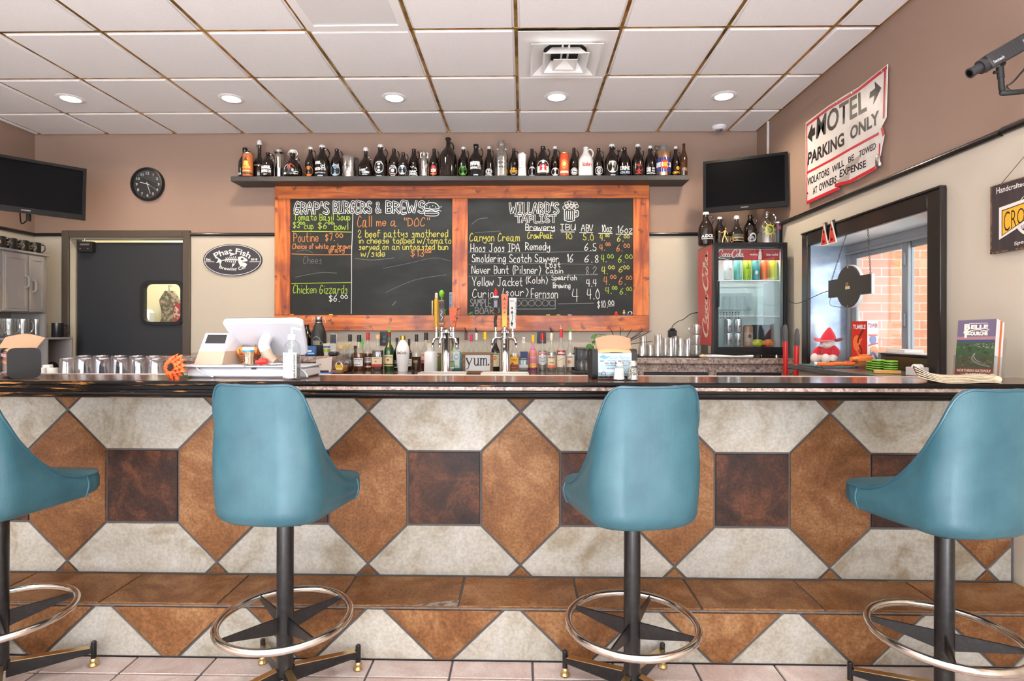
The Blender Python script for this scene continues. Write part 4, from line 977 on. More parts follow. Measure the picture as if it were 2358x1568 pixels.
def jug(name, label, cat, loc, r, h, kind='growler', cap=None, ops=(), hand=1, glass=None, a0=0.0, group=None):
    t = thing(name, label, cat, loc, group); glass = glass or AMBER
    mb = MB(); pr = growler_prof(r, h)
    if kind == 'jug': pr = [(r*.92, 0), (r, r*.1), (r, h*.45), (r*.95, h*.55), (r*.8, h*.64), (r*.55, h*.71), (r*.32, h*.77), (r*.25, h*.83), (r*.24, h*.92), (r*.28, h*.93), (r*.28, h)]
    if kind == 'squat': pr = [(r*.8, 0), (r*.95, h*.05), (r, h*.16), (r*.98, h*.3), (r*.86, h*.44), (r*.6, h*.56), (r*.36, h*.64), (r*.27, h*.72), (r*.25, h*.86), (r*.28, h*.88)]
    if kind == 'swing': pr = [(r*.9, 0), (r, r*.15), (r*1.0, h*.30), (r*.92, h*.42), (r*.66, h*.50), (r*.36, h*.56), (r*.28, h*.62), (r*.26, h*.85), (r*.32, h*.87), (r*.3, h*.9)]
    if kind == 'bottle': pr = [(r*.92, 0), (r, r*.2), (r, h*.54), (r*.9, h*.62), (r*.6, h*.72), (r*.42, h*.80), (r*.36, h*.95), (r*.42, h*.955), (r*.42, h*.985), (r*.36, h)]
    mb.lathe(pr, 28); obj('glass_body', mb, glass, t)
    nk = pr[-1][0]
    if kind in ('growler', 'jug') and hand:
        mb = MB(); s = hand; z1 = pr[-4][1]+.0; zc_ = h*.86 if kind == 'growler' else h*.86; e = 1.0 if kind == 'growler' else .62
        loop(mb, [(s*nk*.9, 0, zc_), (s*r*.62*e, 0, zc_+.008), (s*r*.92*e, 0, zc_-h*.05), (s*r*.98*e, 0, zc_-h*.13), (s*r*(.80 if e == 1 else .5), 0, zc_-h*(.245 if e == 1 else .16))], r*.095)
        obj('handle', mb, glass, t)
    if kind == 'squat':
        mb = MB(); loop(mb, [(r*.34, 0, h*.66), (r*.62, 0, h*.68), (r*.72, 0, h*.60), (r*.62, 0, h*.53)], r*.07); obj('handle', mb, glass, t)
    if cap == 'bail':
        mb = MB(); z = h*.9; mb.lathe([(nk*.8, z-.01), (nk*1.25, z), (nk*1.3, z+.012), (nk*.9, h)], 16); obj('stopper', mb, flat(236, 232, 230, .3), t)
        mb = MB(); k = nk*1.9
        mb.tube([(-nk*1.3, 0, z-h*.10), (-k, 0, z-h*.06), (-nk*1.45, 0, z+.012), (-nk*.9, 0, h), (nk*.9, 0, h), (nk*1.45, 0, z+.012), (k, 0, z-h*.06), (nk*1.3, 0, z-h*.10)], .0022, 6); obj('wire_bail', mb, STEEL, t)
    elif cap:
        mb = MB(); z = pr[-1][1]-h*.03; e = nk*1.24
        mb.lathe([(e, z), (e, h-.004), (e*.9, h), (0, h)], 18); obj('cap', mb, flat(*cap, rough=.4), t)
    if ops:
        P = Print(); P.ops(ops, r); P.put(profmap((0, 0, 0), pr, a0), t)
    return t
def steel_flask(label, loc, r, h, bail=False, ops=(), kind='flask', group=None):
    t = thing('steel_growler', label, 'growler', loc, group)
    if kind == 'flask': pr = [(r*.9, 0), (r, .006), (r, h*.5), (r*.93, h*.62), (r*.68, h*.72), (r*.5, h*.78), (r*.5, h*.86)]
    elif kind == 'ridge': pr = [(r*.95, 0), (r, .005), (r, h*.34), (r*1.03, h*.36), (r, h*.38), (r, h*.68), (r*.92, h*.76), (r*.72, h*.82), (r*.9, h*.86)]
    else: pr = [(r*.97, 0), (r, .005), (r, h*.9), (r*.94, h*.94), (r*.5, h*.95)]
    mb = MB(); mb.lathe(pr, 30); obj('steel_body', mb, STEEL, t)
    mb = MB()
    if kind == 'flask': mb.lathe([(r*.54, h*.86), (r*.54, h*.97), (r*.46, h), (0, h)], 20)
    elif kind == 'ridge': mb.lathe([(r*.98, h*.86), (r*1.0, h*.92), (r*.8, h*.96), (r*.5, h), (0, h)], 24)
    else: mb.lathe([(r*.4, h*.94), (r*.4, h*.98), (r*.3, h), (0, h)], 20)
    obj('lid', mb, STEEL, t)
    if bail:
        mb = MB()
        for s in (-1, 1): mb.tube([(s*r*.5, 0, h*.95), (s*r*.86, 0, h*.93), (s*r*.8, 0, h*.74), (s*r*.55, 0, h*.78)], .0028, 6)
        obj('wire_bail', mb, STEEL, t)
    if kind == 'keg':
        mb = MB(); loop(mb, [(r*.98, 0, h*.85), (r*1.3, 0, h*.82), (r*1.32, 0, h*.4), (r*.98, 0, h*.35)], .005); obj('handle', mb, MATBLACK, t)
    if ops: P = Print(); P.ops(ops, r); P.put(profmap((0, 0, 0), pr), t)
    return t
def can(name, label, cat, loc, r, h, col, ops=(), rim=None, group=None, lid=None):
    t = thing(name, label, cat, loc, group)
    pr = [(r*.82, 0), (r*.98, h*.04), (r, h*.06), (r, h*.92), (r*.86, h*.965)]
    mb = MB(); mb.lathe(pr, 26); obj('can_body', mb, col if not isinstance(col, tuple) else flat(*col, rough=.3), t)
    mb = MB(); mb.lathe([(r*.86, h*.965), (r*.89, h*.985), (r*.86, h), (r*.78, h*.985), (0, h*.985)], 26); obj('rim', mb, rim or STEEL, t)
    if ops: P = Print(); P.ops(ops, r); P.put(profmap((0, 0, 0), pr), t)
    return t
SHG = 'jugs and cans on the shelf above the menu board'
def sh_pos(px, top, wpx, y):
    y -= .038
    p = at(px, 404, Y=y); return (p.x, y, zs), wpx/2*y/F_PX*1.0, at(px, top, Y=y).z - zs
def G(px, top, w, y, label, cap=None, ops=(), kind='growler', hand=1):
    loc, r, h = sh_pos(px, top, w, y); return jug('growler', label, 'growler', loc, r, h, kind, cap, ops, hand, group=SHG)
CAPW = (238, 238, 238)
yb, yf = 4.91, 4.845
def oval(c1, c2, cv=1.15, r=.78, t1='', t2=''):
    o = [('E', c1, 0, cv, r), ('R', c2, 0, cv, r*.94, r*.94, .06), ('R', c2, 0, cv, r*.55, r*.55, .06), ('E', c2, 0, cv, .2)]
    if t1: o.append(('A', c2, t1, 0, cv, r*.6, 1.25, .22, 1))
    if t2: o.append(('A', c2, t2, 0, cv, r*.85, 1.0, .2, -1))
    return o
G(564, 341, 29, 4.92, 'dark growler with a black cap, half hidden behind the orange can at the shelf end', K_, [('T', W_, 'DEA', -.85, .55, -.1, .9)])
loc, r, h = sh_pos(571, 353, 23, 4.83)
can('tall_can', 'tall orange-brown can at the left end of the jug shelf', 'can', loc, r, h, (190, 112, 62), [('B', (70, 50, 44), -1.5, .3, 1.5, .7), ('E', (236, 190, 90), 0, 2.6, .45), ('T', (240, 200, 90), 'THE', -.7, 2.0, .6, 2.3), ('T', (240, 200, 90), 'MONSTER', -.9, 1.5, .9, 1.95), ('P', (110, 60, 40), [(-.4, 3.0), (.4, 3.0), (0, 3.9)]), ('B', (230, 190, 150), -.8, .9, .8, 1.1)], group=SHG)
G(597.5, 324, 29, 4.925, 'tall black swing-top bottle with a white stopper, third from the shelf left end', 'bail', [('T', GY_, 'L. BREWERY', -.7, 2.0, .7, 2.2)], 'swing')
G(617, 349, 29, 4.84, 'small dark growler with two rows of white block letters beside the ridged steel flask', None, [('T', W_, 'BARREL', -.85, 1.1, .85, 1.6, .06), ('T', W_, 'BREWING CO', -.85, .5, .85, 1.0, .06), ('T', W_, 'EST', -.25, .1, .25, .3)])
loc, r, h = sh_pos(643, 342, 23, 4.935); steel_flask('ridged steel flask with a wide lid beside the helmet-shaped jug', loc, r, h, kind='ridge', group=SHG)
loc, r, h = sh_pos(674, 345, 43, 4.872)
jug('helmet_growler', 'squat black swing-top jug printed with a football helmet and red letter', 'growler', loc, r, h, 'squat', 'bail',
    [('E', (52, 58, 64), -.02, .78, .7, .56), ('E', (30, 32, 36), -.05, .62, .5, .36), ('L', W_, [(-.6, .7), (-.5, 1.0), (-.2, 1.22)], .05), ('L', RD_, [(.1, 1.28), (.35, 1.2), (.5, 1.0)], .08), ('T', (216, 60, 44), 'N', -.2, .85, .12, 1.26, .06), ('E', (170, 176, 182), .36, .62, .13, .17), ('L', W_, [(.45, .4), (.8, .5), (.95, .45)], .06), ('L', W_, [(.45, .25), (.9, .28)], .06), ('L', W_, [(.6, .15), (.62, .5)], .05), ('E', W_, -.45, .25, .18, .1)], group=SHG)
G(715, 339, 25, yb, 'growler with an orange printed goblet emblem and white cap', CAPW, [('E', OR_, 0, 1.25, .8, .95), ('E', K_, 0, 1.75, .5, .3), ('E', OR_, 0, 1.75, .25), ('T', K_, 'TILT', -.5, 1.1, .5, 1.45), ('B', K_, -.7, .7, .7, .85)])
G(742, 335, 34, 4.885, 'large growler with scattered white block letters and white cap', CAPW, [('T', W_, 'BILL', -.75, 1.7, .2, 2.1, .06), ('T', W_, 'OF', .1, 1.3, .5, 1.6, .06), ('T', W_, 'RIGHTS', -.8, .85, .8, 1.25, .06), ('T', W_, 'BREWERY', -.7, .45, .8, .6), ('B', LB_, -.3, .05, .4, .2)])
G(775.5, 340, 27, yb, 'capless growler with a pale blue printed badge beside the steel mini keg', None, [('E', LB_, 0, 1.3, .85, 1.0), ('L', K_, [(-.7, 1.2), (-.2, 1.5), (.3, 1.2), (.7, 1.4)], .1), ('T', K_, 'LANDER', -.6, .8, .6, 1.1), ('E', (120, 150, 176), .1, 1.8, .4, .25)])
loc, r, h = sh_pos(804, 357, 31, 4.87); steel_flask('short wide steel mini keg with a black side handle', loc, r, h, ops=[('P', (70, 70, 74), [(-.7, .9), (0, 1.05), (.7, .9), (.3, .7), (-.3, .7)]), ('L', (90, 90, 92), [(0, 1.2), (0, 2.1)], .15), ('L', (90, 90, 92), [(-.2, 1.5), (0, 1.8), (.2, 1.5)], .1)], kind='keg', group=SHG)
loc, r, h = sh_pos(842, 340, 33, 4.88); jug('growler', 'squat swing-top growler with tilted white letters, next to the tall white-emblem growler', 'growler', loc, r, h, 'squat', 'bail', [('T', W_, 'LOST', -.7, .75, .3, 1.05, .06), ('T', W_, 'CABIN', -.3, .45, .75, .75, .06), ('T', LB_, 'BEER CO', -.25, .2, .5, .36)], group=SHG)
G(876, 334, 33, 4.9, 'tall white-capped growler with a round white gear emblem', CAPW, [('E', (206, 206, 202), 0, 1.35, .68, .84), ('R', K_, 0, 1.35, .56, .7, .09), ('E', K_, 0, 1.35, .3), ('E', W_, 0, 1.35, .16), ('B', LB_, -.3, .06, .4, .2)])
G(907, 340, 25, yb, 'capless growler with an oval red and white crest', None, [('E', W_, 0, 1.3, .82, 1.0), ('E', K_, 0, 1.3, .74, .92), ('A', W_, 'BLACK', 0, 1.3, .52, 1.1, .26, 1), ('E', W_, 0, 1.3, .3), ('P', RD_, [(-.7, .9), (.7, .9), (.5, .5), (-.5, .5)]), ('T', W_, 'HILLS', -.4, .62, .4, .8)])
G(928.5, 349, 23, 4.85, 'small growler with a grey-white printed fish badge', None, [('E', LB_, 0, 1.2, .85, .95), ('L', K_, [(-.6, 1.0), (0, 1.2), (.6, .95)], .1), ('L', (120, 130, 140), [(-.5, 1.5), (.2, 1.7), (.6, 1.4)], .12), ('T', K_, 'LANDER', -.5, .6, .5, .85)])
G(953, 340, 26, 4.925, 'capless growler with white mountain peaks and block letters', None, [('P', W_, [(-.8, 1.35), (-.4, 2.1), (-.15, 1.75), (.05, 2.2), (.35, 1.7), (.55, 1.9), (.8, 1.35)]), ('T', W_, 'DAK', -.75, .95, .75, 1.35, .06), ('T', W_, 'BREWING', -.75, .7, .75, .88, .03), ('L', W_, [(-.8, .5), (0, .62), (.8, .5)], .14), ('L', W_, [(-.6, .25), (.1, .35), (.8, .25)], .08)])
loc, r, h = sh_pos(977, 349, 20, 4.845); steel_flask('small steel flask with wire clamps beside the red-print growler', loc, r, h, True, [('T', (110, 100, 90), 'FLOAT', -.3, 1.6, .3, 2.0)], group=SHG)
G(999.5, 340, 23, yb, 'capless growler with a red flame crest beside the giant jug', None, [('E', RD_, 0, 1.4, .8, .9), ('P', RD_, [(-.4, .7), (.4, .7), (0, .2)]), ('B', W_, -.5, 1.1, .5, 1.75), ('T', RD_, 'HELL', -.45, 1.2, .45, 1.65), ('B', OR_, -.6, .65, .6, .85), ('E', RD_, 0, 2.25, .4, .15)])
loc, r, h = sh_pos(1032, 318, 40, 4.885); jug('giant_jug', 'giant plain amber jug with a black cap, the tallest thing on the shelf', 'jug', loc, r, h, 'jug', K_, (), group=SHG)
G(1067, 339, 25, yb, 'white-capped growler with a bright green round sticker', CAPW, [('E', GN_, 0, 1.25, .85), ('R', (40, 90, 30), 0, 1.25, .75, .75, .06), ('P', (40, 70, 36), [(-.4, 1.5), (-.15, 1.75), (0, 1.55), (.15, 1.75), (.4, 1.5), (0, .85)]), ('A', (40, 90, 30), 'CRAFT BEER', 0, 1.25, .6, 1.2, .12, 1)])
G(1096, 333, 32, 4.87, 'large black-capped growler with big slanted white letters', K_, [('T', W_, 'BEER', -.85, 1.45, .8, 2.05, .07), ('T', W_, 'BREWING CO', -.85, .95, .85, 1.35, .05), ('B', LB_, -.3, .05, .4, .2)])
G(1126, 338, 22, 4.925, 'white-capped growler with a white oval letter emblem', CAPW, [('E', W_, 0, 1.35, .8, .6), ('E', K_, 0, 1.35, .7, .52), ('E', W_, 0, 1.35, .62, .45), ('T', K_, 'G', -.4, 1.0, .4, 1.7, .06), ('T', W_, 'PACKERS', -.75, .4, .75, .75, .05)])
loc, r, h = sh_pos(1155, 324, 30, 4.885); steel_flask('tall steel growler with wire clamps, the largest metal one', loc, r, h, True, [('T', (96, 90, 84), 'BREW', -.45, 1.9, .45, 2.25), ('L', (96, 90, 84), [(-.5, 2.5), (0, 2.7), (.5, 2.4)], .06), ('T', (96, 90, 84), 'WORKS', -.45, 1.3, .45, 1.6)], group=SHG)
G(1183, 340, 22, yb, 'growler with an orange-yellow band label beside the white tumbler', None, [('E', YE_, 0, 1.55, .75, .5), ('B', YE_, -.9, 1.0, .9, 1.6), ('T', (120, 60, 20), 'CROW PEAK', -.8, 1.15, .8, 1.45), ('L', W_, [(-.6, .85), (0, .6), (.6, .85)], .08), ('T', W_, 'BREWING', -.6, .2, .6, .35)])
loc, r, h = sh_pos(1202, 353, 20, 4.85)
t = thing('white_tumbler', 'white waisted tumbler with steel rim on the jug shelf', 'tumbler', loc, SHG)
mb = MB(); pr = [(r*.95, 0), (r, .004), (r*.82, h*.5), (r*1.0, h*.94)]; mb.lathe(pr, 26); obj('tumbler_body', mb, WHITE, t)
mb = MB(); mb.lathe([(r*1.0, h*.94), (r*1.02, h*.97), (r*.98, h), (r*.8, h*.98), (0, h*.98)], 26); obj('steel_rim', mb, STEEL, t)
Print().ops([('T', (200, 150, 120), 'MENTO', -.7, 1.75, .7, 1.95), ('E', (220, 150, 120), 0, 2.6, .18), ('E', (220, 150, 120), 0, 3.1, .14)], r).put(profmap((0, 0, 0), pr), t)
G(1225, 340, 22, 4.938, 'capless growler with an oval of closely spaced white lines', None, [('E', (190, 190, 196), 0, 1.35, .8, 1.1)] + [('B', K_, -.7, .7+.28*k, .7, .8+.28*k) for k in range(5)] + [('T', K_, 'BOX', -.3, 1.9, .3, 2.1)])
G(1250, 334, 32, 4.862, 'large capless growler with a white arch and red figures', None, [('E', W_, 0, 1.35, .9, .8), ('B', W_, -.9, .4, .9, 1.35), ('E', K_, 0, 1.3, .68, .4), ('P', RD_, [(-.5, .75), (-.15, .75), (-.2, 1.6), (-.4, 1.6)]), ('P', RD_, [(.5, .75), (.15, .75), (.2, 1.6), (.4, 1.6)]), ('B', W_, -.1, .6, .1, 1.5), ('P', K_, [(-.85, .4), (-.4, .75), (.4, .75), (.85, .4)]), ('T', W_, 'PIZZA', -.5, .42, .5, .62)])
G(1278, 338, 22, yb, 'white-capped growler with a plain white round label and small script', CAPW, [('E', W_, 0, 1.15, .85), ('H', K_, 'Prairie', -.6, 1.05, .6, .3, .06)])
loc, r, h = sh_pos(1299, 353, 22, 4.85)
can('tall_can', 'tall red-orange can with a gold seal on the jug shelf', 'can', loc, r, h, (206, 80, 48), [('E', (226, 180, 90), 0, 2.4, .72, .85), ('E', (206, 80, 48), 0, 2.4, .6, .72), ('E', (226, 190, 110), 0, 2.4, .42, .5), ('B', (240, 216, 190), -.9, .5, .9, .95), ('R', (226, 180, 90), 0, 1.5, .4, .2, .06)], BRASS, SHG)
G(1321.5, 338, 21, yb, 'capless growler with a round black and white animal seal beside the white jug', None, [('E', W_, 0, 1.3, .8), ('E', K_, 0, 1.3, .74), ('A', W_, 'ALEHOUSE', 0, 1.3, .5, 1.4, .2, 1), ('E', W_, 0, 1.3, .45), ('P', K_, [(-.4, 1.2), (-.1, 1.5), (.3, 1.3), (.4, 1.1), (0, 1.15)]), ('A', W_, 'BREWERY', 0, 1.3, .7, 1.3, .2, -1)])
loc, r, h = sh_pos(1349, 336, 34, 4.87)
jug('ceramic_jug', 'white ceramic jug with red script and a loop handle', 'jug', loc, r, h, 'growler', None, [('H', RD_, 'Huskers', -.62, 1.25, .72, .55, .07, .35)], 1, mat('white_glaze', srgb(238, 234, 232), .25, coat=.4), group=SHG)
G(1378, 339, 24, 4.92, 'capless growler with a round white portrait seal right of the white jug', None, [('E', W_, 0, 1.3, .8), ('R', K_, 0, 1.3, .62, .62, .06), ('E', (170, 172, 174), 0, 1.3, .46), ('L', K_, [(-.2, 1.2), (0, 1.5), (.25, 1.25)], .08), ('T', W_, 'HAND', -.3, .3, .3, .42), ('B', W_, -.6, .1, .6, .2)])
G(1408.5, 333, 31, 4.885, 'large white-capped growler with a plain white round disc', CAPW, [('E', (228, 226, 218), 0, 1.35, .82, .9), ('R', (180, 178, 170), 0, 1.35, .76, .84, .03), ('L', (150, 148, 142), [(-.1, 1.1), (0, 1.45), (.25, 1.6)], .07), ('E', (150, 148, 142), .2, 1.0, .1), ('B', LB_, -.3, .06, .4, .2)])
G(1438, 337, 29, yb, 'capless growler with big white drink lettering', None, [('T', W_, 'DRINK', -.9, 1.05, .85, 1.7, .06), ('T', LB_, 'LOCAL BREWS', -.9, .5, .85, .9, .05)], hand=-1)
G(1468.5, 333, 27, 4.895, 'white-capped growler with a red hop emblem', CAPW, [('E', (190, 50, 40), 0, 1.45, .68), ('R', K_, 0, 1.45, .5, .5, .05), ('P', (190, 50, 40), [(-.2, .85), (.2, .85), (.08, .4), (-.08, .4)]), ('B', (170, 44, 36), -.5, .45, .5, .6), ('E', K_, 0, 1.5, .2)])
G(1497, 337, 25, yb, 'white-capped growler with a white block-print square', CAPW, [('T', W_, 'DE', -.85, .95, -.1, 1.75, .08), ('T', W_, 'AND', .1, 1.4, .8, 1.75, .05), ('T', W_, 'GOOD', .1, .95, .8, 1.3, .05), ('B', W_, -.85, .6, .85, .75)])
loc, r, h = sh_pos(1527.5, 336, 33, 4.875)
t = thing('painted_canister', 'steel canister wrapped in a blue, white and red flag with a grey lid', 'canister', loc, SHG)
pr = [(r*.95, 0), (r, .004), (r, h*.78), (r*.9, h*.82)]; mb = MB(); mb.lathe(pr, 28); obj('canister_body', mb, mat('orange_steel', (.7, .45, .3), .25, 1.0), t)
mb = MB(); mb.lathe([(r*.5, h*.8), (r*.62, h*.86), (r*.62, h*.95), (r*.55, h), (0, h)], 22); obj('lid', mb, flat(120, 122, 126, .4), t)
mb = MB(); loop(mb, [(-r*.55, 0, h*.96), (-r*1.1, -.003, h*1.0), (-r*1.15, 0, h*.88), (-r*.6, 0, h*.84)], .003); obj('lid_strap', mb, MATBLACK, t)
Print().ops([('B', BL_, -1.4, .5, 1.4, 2.5), ('B', W_, -1.4, 1.2, 1.4, 1.85), ('E', RD_, 0, 1.5, .62), ('E', BL_, .35, 1.5, .35, .2), ('E', YE_, 0, 1.5, .32)], r).put(profmap((0, 0, 0), pr), t)
G(1555.5, 338, 21, yb, 'white-capped growler with a sunset print and yellow letters', CAPW, [('E', (230, 170, 40), .3, 1.95, .4), ('P', (214, 50, 70), [(-.8, 1.3), (-.3, 1.7), (.3, 1.9), (.7, 1.5), (.7, 1.3)]), ('T', YE_, 'CERTOS', -.85, .75, .85, 1.2, .06), ('P', (60, 110, 180), [(-.7, .65), (.7, .65), (.2, .15), (-.2, .15)])])
loc, r, h = sh_pos(1574.5, 331, 17, 4.86); jug('beer_bottle', 'slim amber beer bottle at the right end of the jug shelf', 'bottle', loc, r, h, 'bottle', None, [('B', (110, 90, 70), -.8, 1.2, .8, 2.2), ('T', (180, 160, 130), 'PALE', -.6, 1.6, .6, 1.9)], 0, mat('brown_glass', (.06, .022, .008), .06, coat=.5), group=SHG)

# ------------------------------------------------------------------ wall clock, oval plaque, outlets, conduit
p = at(342, 425, Y=Y_WALL); rc = 39*Y_WALL/F_PX
t = thing('wall_clock', 'round black wall clock over the swing door', 'clock', (p.x, Y_WALL, p.z))
Y2 = lambda mb: setattr(mb, 'T', Matrix.Rotation(R(90), 4, 'X'))
mb = MB(); Y2(mb); mb.lathe([(rc, 0), (rc, .02), (rc*.96, .034), (rc*.88, .036), (rc*.84, .026), (rc*.84, .012)], 44, caps=False); obj('clock_rim', mb, BLACK, t)
mb = MB(); Y2(mb); mb.lathe([(rc*.85, .0), (rc*.85, .012)], 40); obj('clock_face', mb, flat(30, 32, 34, .5), t)
P_ = Print(); lst = []
for n in range(1, 13):
    a = R(90-30*n); u, v = .66*cos(a), .66*sin(a); w = .02 if n == 1 else .06 if n < 10 else .075 if n == 11 else .1
    lst.append(('T', (206, 206, 206), str(n), u-w, v-.085, u+w, v+.085))
for n in range(60):
    a = R(6*n); lst.append(('L', (150, 150, 150), [(.78*cos(a), .78*sin(a)), (.82*cos(a), .82*sin(a))], .012))
P_.ops(lst, rc); P_.put(flatmap((0, -.0125, 0), (1, 0, 0), (0, 0, 1), .00004), t, 'numerals')
for ln, wd, ang, nm in ((.46, .05, 165, 'hour_hand'), (.6, .04, -72, 'minute_hand'), (.66, .012, -30, 'second_hand')):
    mb = MB(); a = R(ang); c, s = cos(a), sin(a)
    mb.prism([(-.12*rc, -wd*rc/2), (ln*rc, -wd*rc/3), (ln*rc, wd*rc/3), (-.12*rc, wd*rc/2)], lambda u, v, w: (u*c-v*s, -.018+w, u*s+v*c), .0015)
    obj(nm, mb, flat(226, 226, 226, .4), t)
mb = MB(); Y2(mb); mb.lathe([(rc*.85, .030), (rc*.85, .031)], 40); obj('clock_glass', mb, PANE, t)
p = at(537, 599, Y=Y_WALL); ru, rv = 69*Y_WALL/F_PX, 37*Y_WALL/F_PX
t = thing('oval_plaque', 'oval dark plaque with a white fish skeleton on the cream wall', 'sign', (p.x, Y_WALL, p.z))
mb = MB(); mb.prism([(ru*cos(2*PI*k/48), rv*sin(2*PI*k/48)) for k in range(48)], lambda u, v, w: (u, -w, v), .012); obj('plaque_board', mb, flat(58, 56, 64, .5), t)
k = ru; q = rv/ru; WF = (236, 232, 226)
ops = [('R', WF, 0, 0, .965, .965*q, .018), ('A', WF, 'Phat Fish', 0, -.85, 1.05, .56, .2, 1), ('A', WF, 'Brewing Co.', 0, .95, 1.34, .36, .14, -1),
 ('T', WF, 'Est.', -.9, -.03, -.72, .06), ('T', WF, '2018', .62, -.02, .84, .06), ('L', WF, [(-.94, -.06), (-.62, -.06)], .014), ('L', WF, [(.58, -.06), (.94, -.06)], .014),
 ('P', WF, [(.18, .1), (.32, .13), (.48, .04), (.52, -.04), (.36, -.06), (.5, -.14), (.44, -.24), (.26, -.2), (.2, -.08)]), ('E', (58, 56, 64), .33, .03, .05, .035), ('L', WF, [(.18, .0), (-.1, .02), (-.38, -.02)], .03),
 ('P', WF, [(-.36, -.02), (-.55, .12), (-.48, .0), (-.56, -.1), (-.44, -.08), (-.42, -.22)])]
for n in range(6): ops.append(('L', WF, [(-.22+.065*n, .12-.012*(5-n)*.8), (-.2+.065*n, .01), (-.24+.065*n, -.1+.01*(5-n))], .026))
ops += [('P', WF, [(-.1, .12), (.12, .2), (-.04, .24)]), ('P', WF, [(0, -.12), (.1, -.12), (-.02, -.26)])] + [('P', (58, 56, 64), [(.34+.04*n, -.06), (.37+.04*n, -.06), (.355+.04*n, -.11)]) for n in range(3)]
Print().ops(ops, k).put(flatmap((0, -.012, 0), (1, 0, 0), (0, 0, 1), .00012), t, 'fish_print')
for px, py, wpx, hpx, label in ((885, 780, 20, 32, 'black outlet plate behind the green whiskey bottle'), (1247, 778, 20, 26, 'black outlet plate behind the red-capped vodka bottle')):
    p = at(px, py, Y=Y_WALL); s = Y_WALL/F_PX; t = thing('wall_outlet', label, 'outlet', (p.x, Y_WALL, p.z))
    mb = MB(); mb.box(-wpx*s/2, -.006, -hpx*s/2, wpx*s/2, 0, hpx*s/2, .002); obj('plate', mb, BLACK, t)
    mb = MB(); mb.box(-.016, -.009, .0, .016, -.006, .03, .002); mb.box(-.016, -.009, -.035, .016, -.006, -.005, .002); obj('socket', mb, flat(90, 92, 96, .4), t)
p = at(1769, 284, X=X_RIGHT-.012)
mb = MB(); p2 = at(1769, 343, X=X_RIGHT-.012); mb.cyl((X_RIGHT-.013, p.y, p2.z-.3), (X_RIGHT-.013, p.y, Z_CEIL), .011, n=14)
o = obj('conduit_pipe', mb, flat(206, 200, 196, .5)); tag(o, 'thin pale conduit running up the right wall corner behind the television', 'pipe')

# ------------------------------------------------------------------ televisions
def tv(label, corners, thick, dirn, name='television', brand=(206, 206, 206)):
    """corners: world points lower left, lower right, upper right, upper left of the front"""
    a, b, c, d = [Vector(v) for v in corners]; U = (b-a).normalized(); V = (d-a); V = (V-U*V.dot(U)).normalized(); N = U.cross(V)
    w = ((b-a).length+(c-d).length)/2; h = ((d-a).length+(c-b).length)/2
    t = thing(name, label, 'television', a); M = Matrix((U, -N, V)).transposed().to_4x4()
    mk = lambda: MB()
    mb = MB(); mb.T = M; bz = .022
    rframe(mb, [(0, 0), (w, 0), (w, h), (0, h)], [(bz, bz*1.9), (w-bz, bz*1.9), (w-bz, h-bz), (bz, h-bz)], lambda u, v, q: (u, q, v), .02)
    obj('bezel', mb, mat('tv_gloss_black', srgb(9, 9, 10), .3, spec=.25), t)
    mb = MB(); mb.T = M; mb.box(bz*.9, .006, bz*1.8, w-bz*.9, .012, h-bz*.9); obj('screen', mb, mat('tv_screen', srgb(6, 6, 8), .25, spec=.08), t)
    mb = MB(); mb.T = M; mb.box(.004, .02, .004, w-.004, .04, h-.004, .008); mb.box(w*.12, .04, h*.15, w*.88, thick, h*.8, .02); obj('back_case', mb, MATBLACK, t)
    mb = MB(); mb.T = M; mb.box(w/2-.028, -.001, bz*.75, w/2+.028, .001, bz*1.15); obj('maker_plate', mb, flat(120, 120, 122, .4), t)
    return t, M, w, h
# right: in the corner over the cooler, its right edge further forward
y0, y1 = 4.60, 4.36
tv('black television in the corner above the red drinks cooler', [at(1619, 491, Y=y0), at(1815, 474, Y=y1), at(1803, 338, Y=y1+.03), at(1610, 385, Y=y0+.03)], .09, 0)
tR = [o for o in C.objects if o.name.startswith('television')][-1]
mb = MB(); a = Vector(tR.location); pc = at(1712, 430, Y=4.7); inv = lambda p: Vector(p)-a
mb.cyl(inv((pc.x, 4.56, pc.z)), inv((pc.x+.12, Y_WALL-.02, pc.z)), .02); mb.boxc(inv((pc.x+.12, Y_WALL-.012, pc.z)), (.16, .02, .16), .003); obj('wall_bracket', mb, MATBLACK, tR)
# left: on the side wall corner, turned to the room
a_ = at(195, 506, Y=4.30); 
xl = -4.15
tl, M_, w_, h_ = tv('large black television cut off by the left edge, over the grey cupboard', [at(-95, 472, Y=3.93), at(193, 507, Y=4.42), at(201, 391, Y=4.42), at(-95, 335, Y=3.93)], .08, 0)
mb = MB(); a = Vector(tl.location); pc = at(40, 420, Y=4.5)
mb.cyl(Vector((pc.x-.02, 4.32, pc.z))-a, Vector((X_LEFT+.02, 4.55, pc.z))-a, .02); mb.boxc(Vector((X_LEFT+.012, 4.55, pc.z))-a, (.02, .2, .2), .003)
obj('wall_bracket', mb, MATBLACK, tl)
mb = MB(); k0 = at(46, 488, Y=4.36)-a; k1 = at(50, 515, Y=4.40)-a; k2 = at(66, 500, Y=4.38)-a; k3 = at(66, 488, Y=4.36)-a
mb.tube(spline([k0+Vector((0, 0, .05)), k0, k1, k2, k3+Vector((0, 0, .05))], 5), .005, 6); mb.cyl(k2+Vector((0, 0, -.03)), k3+Vector((0, 0, .02)), .016, n=10)
obj('power_cable', mb, MATBLACK, tl)
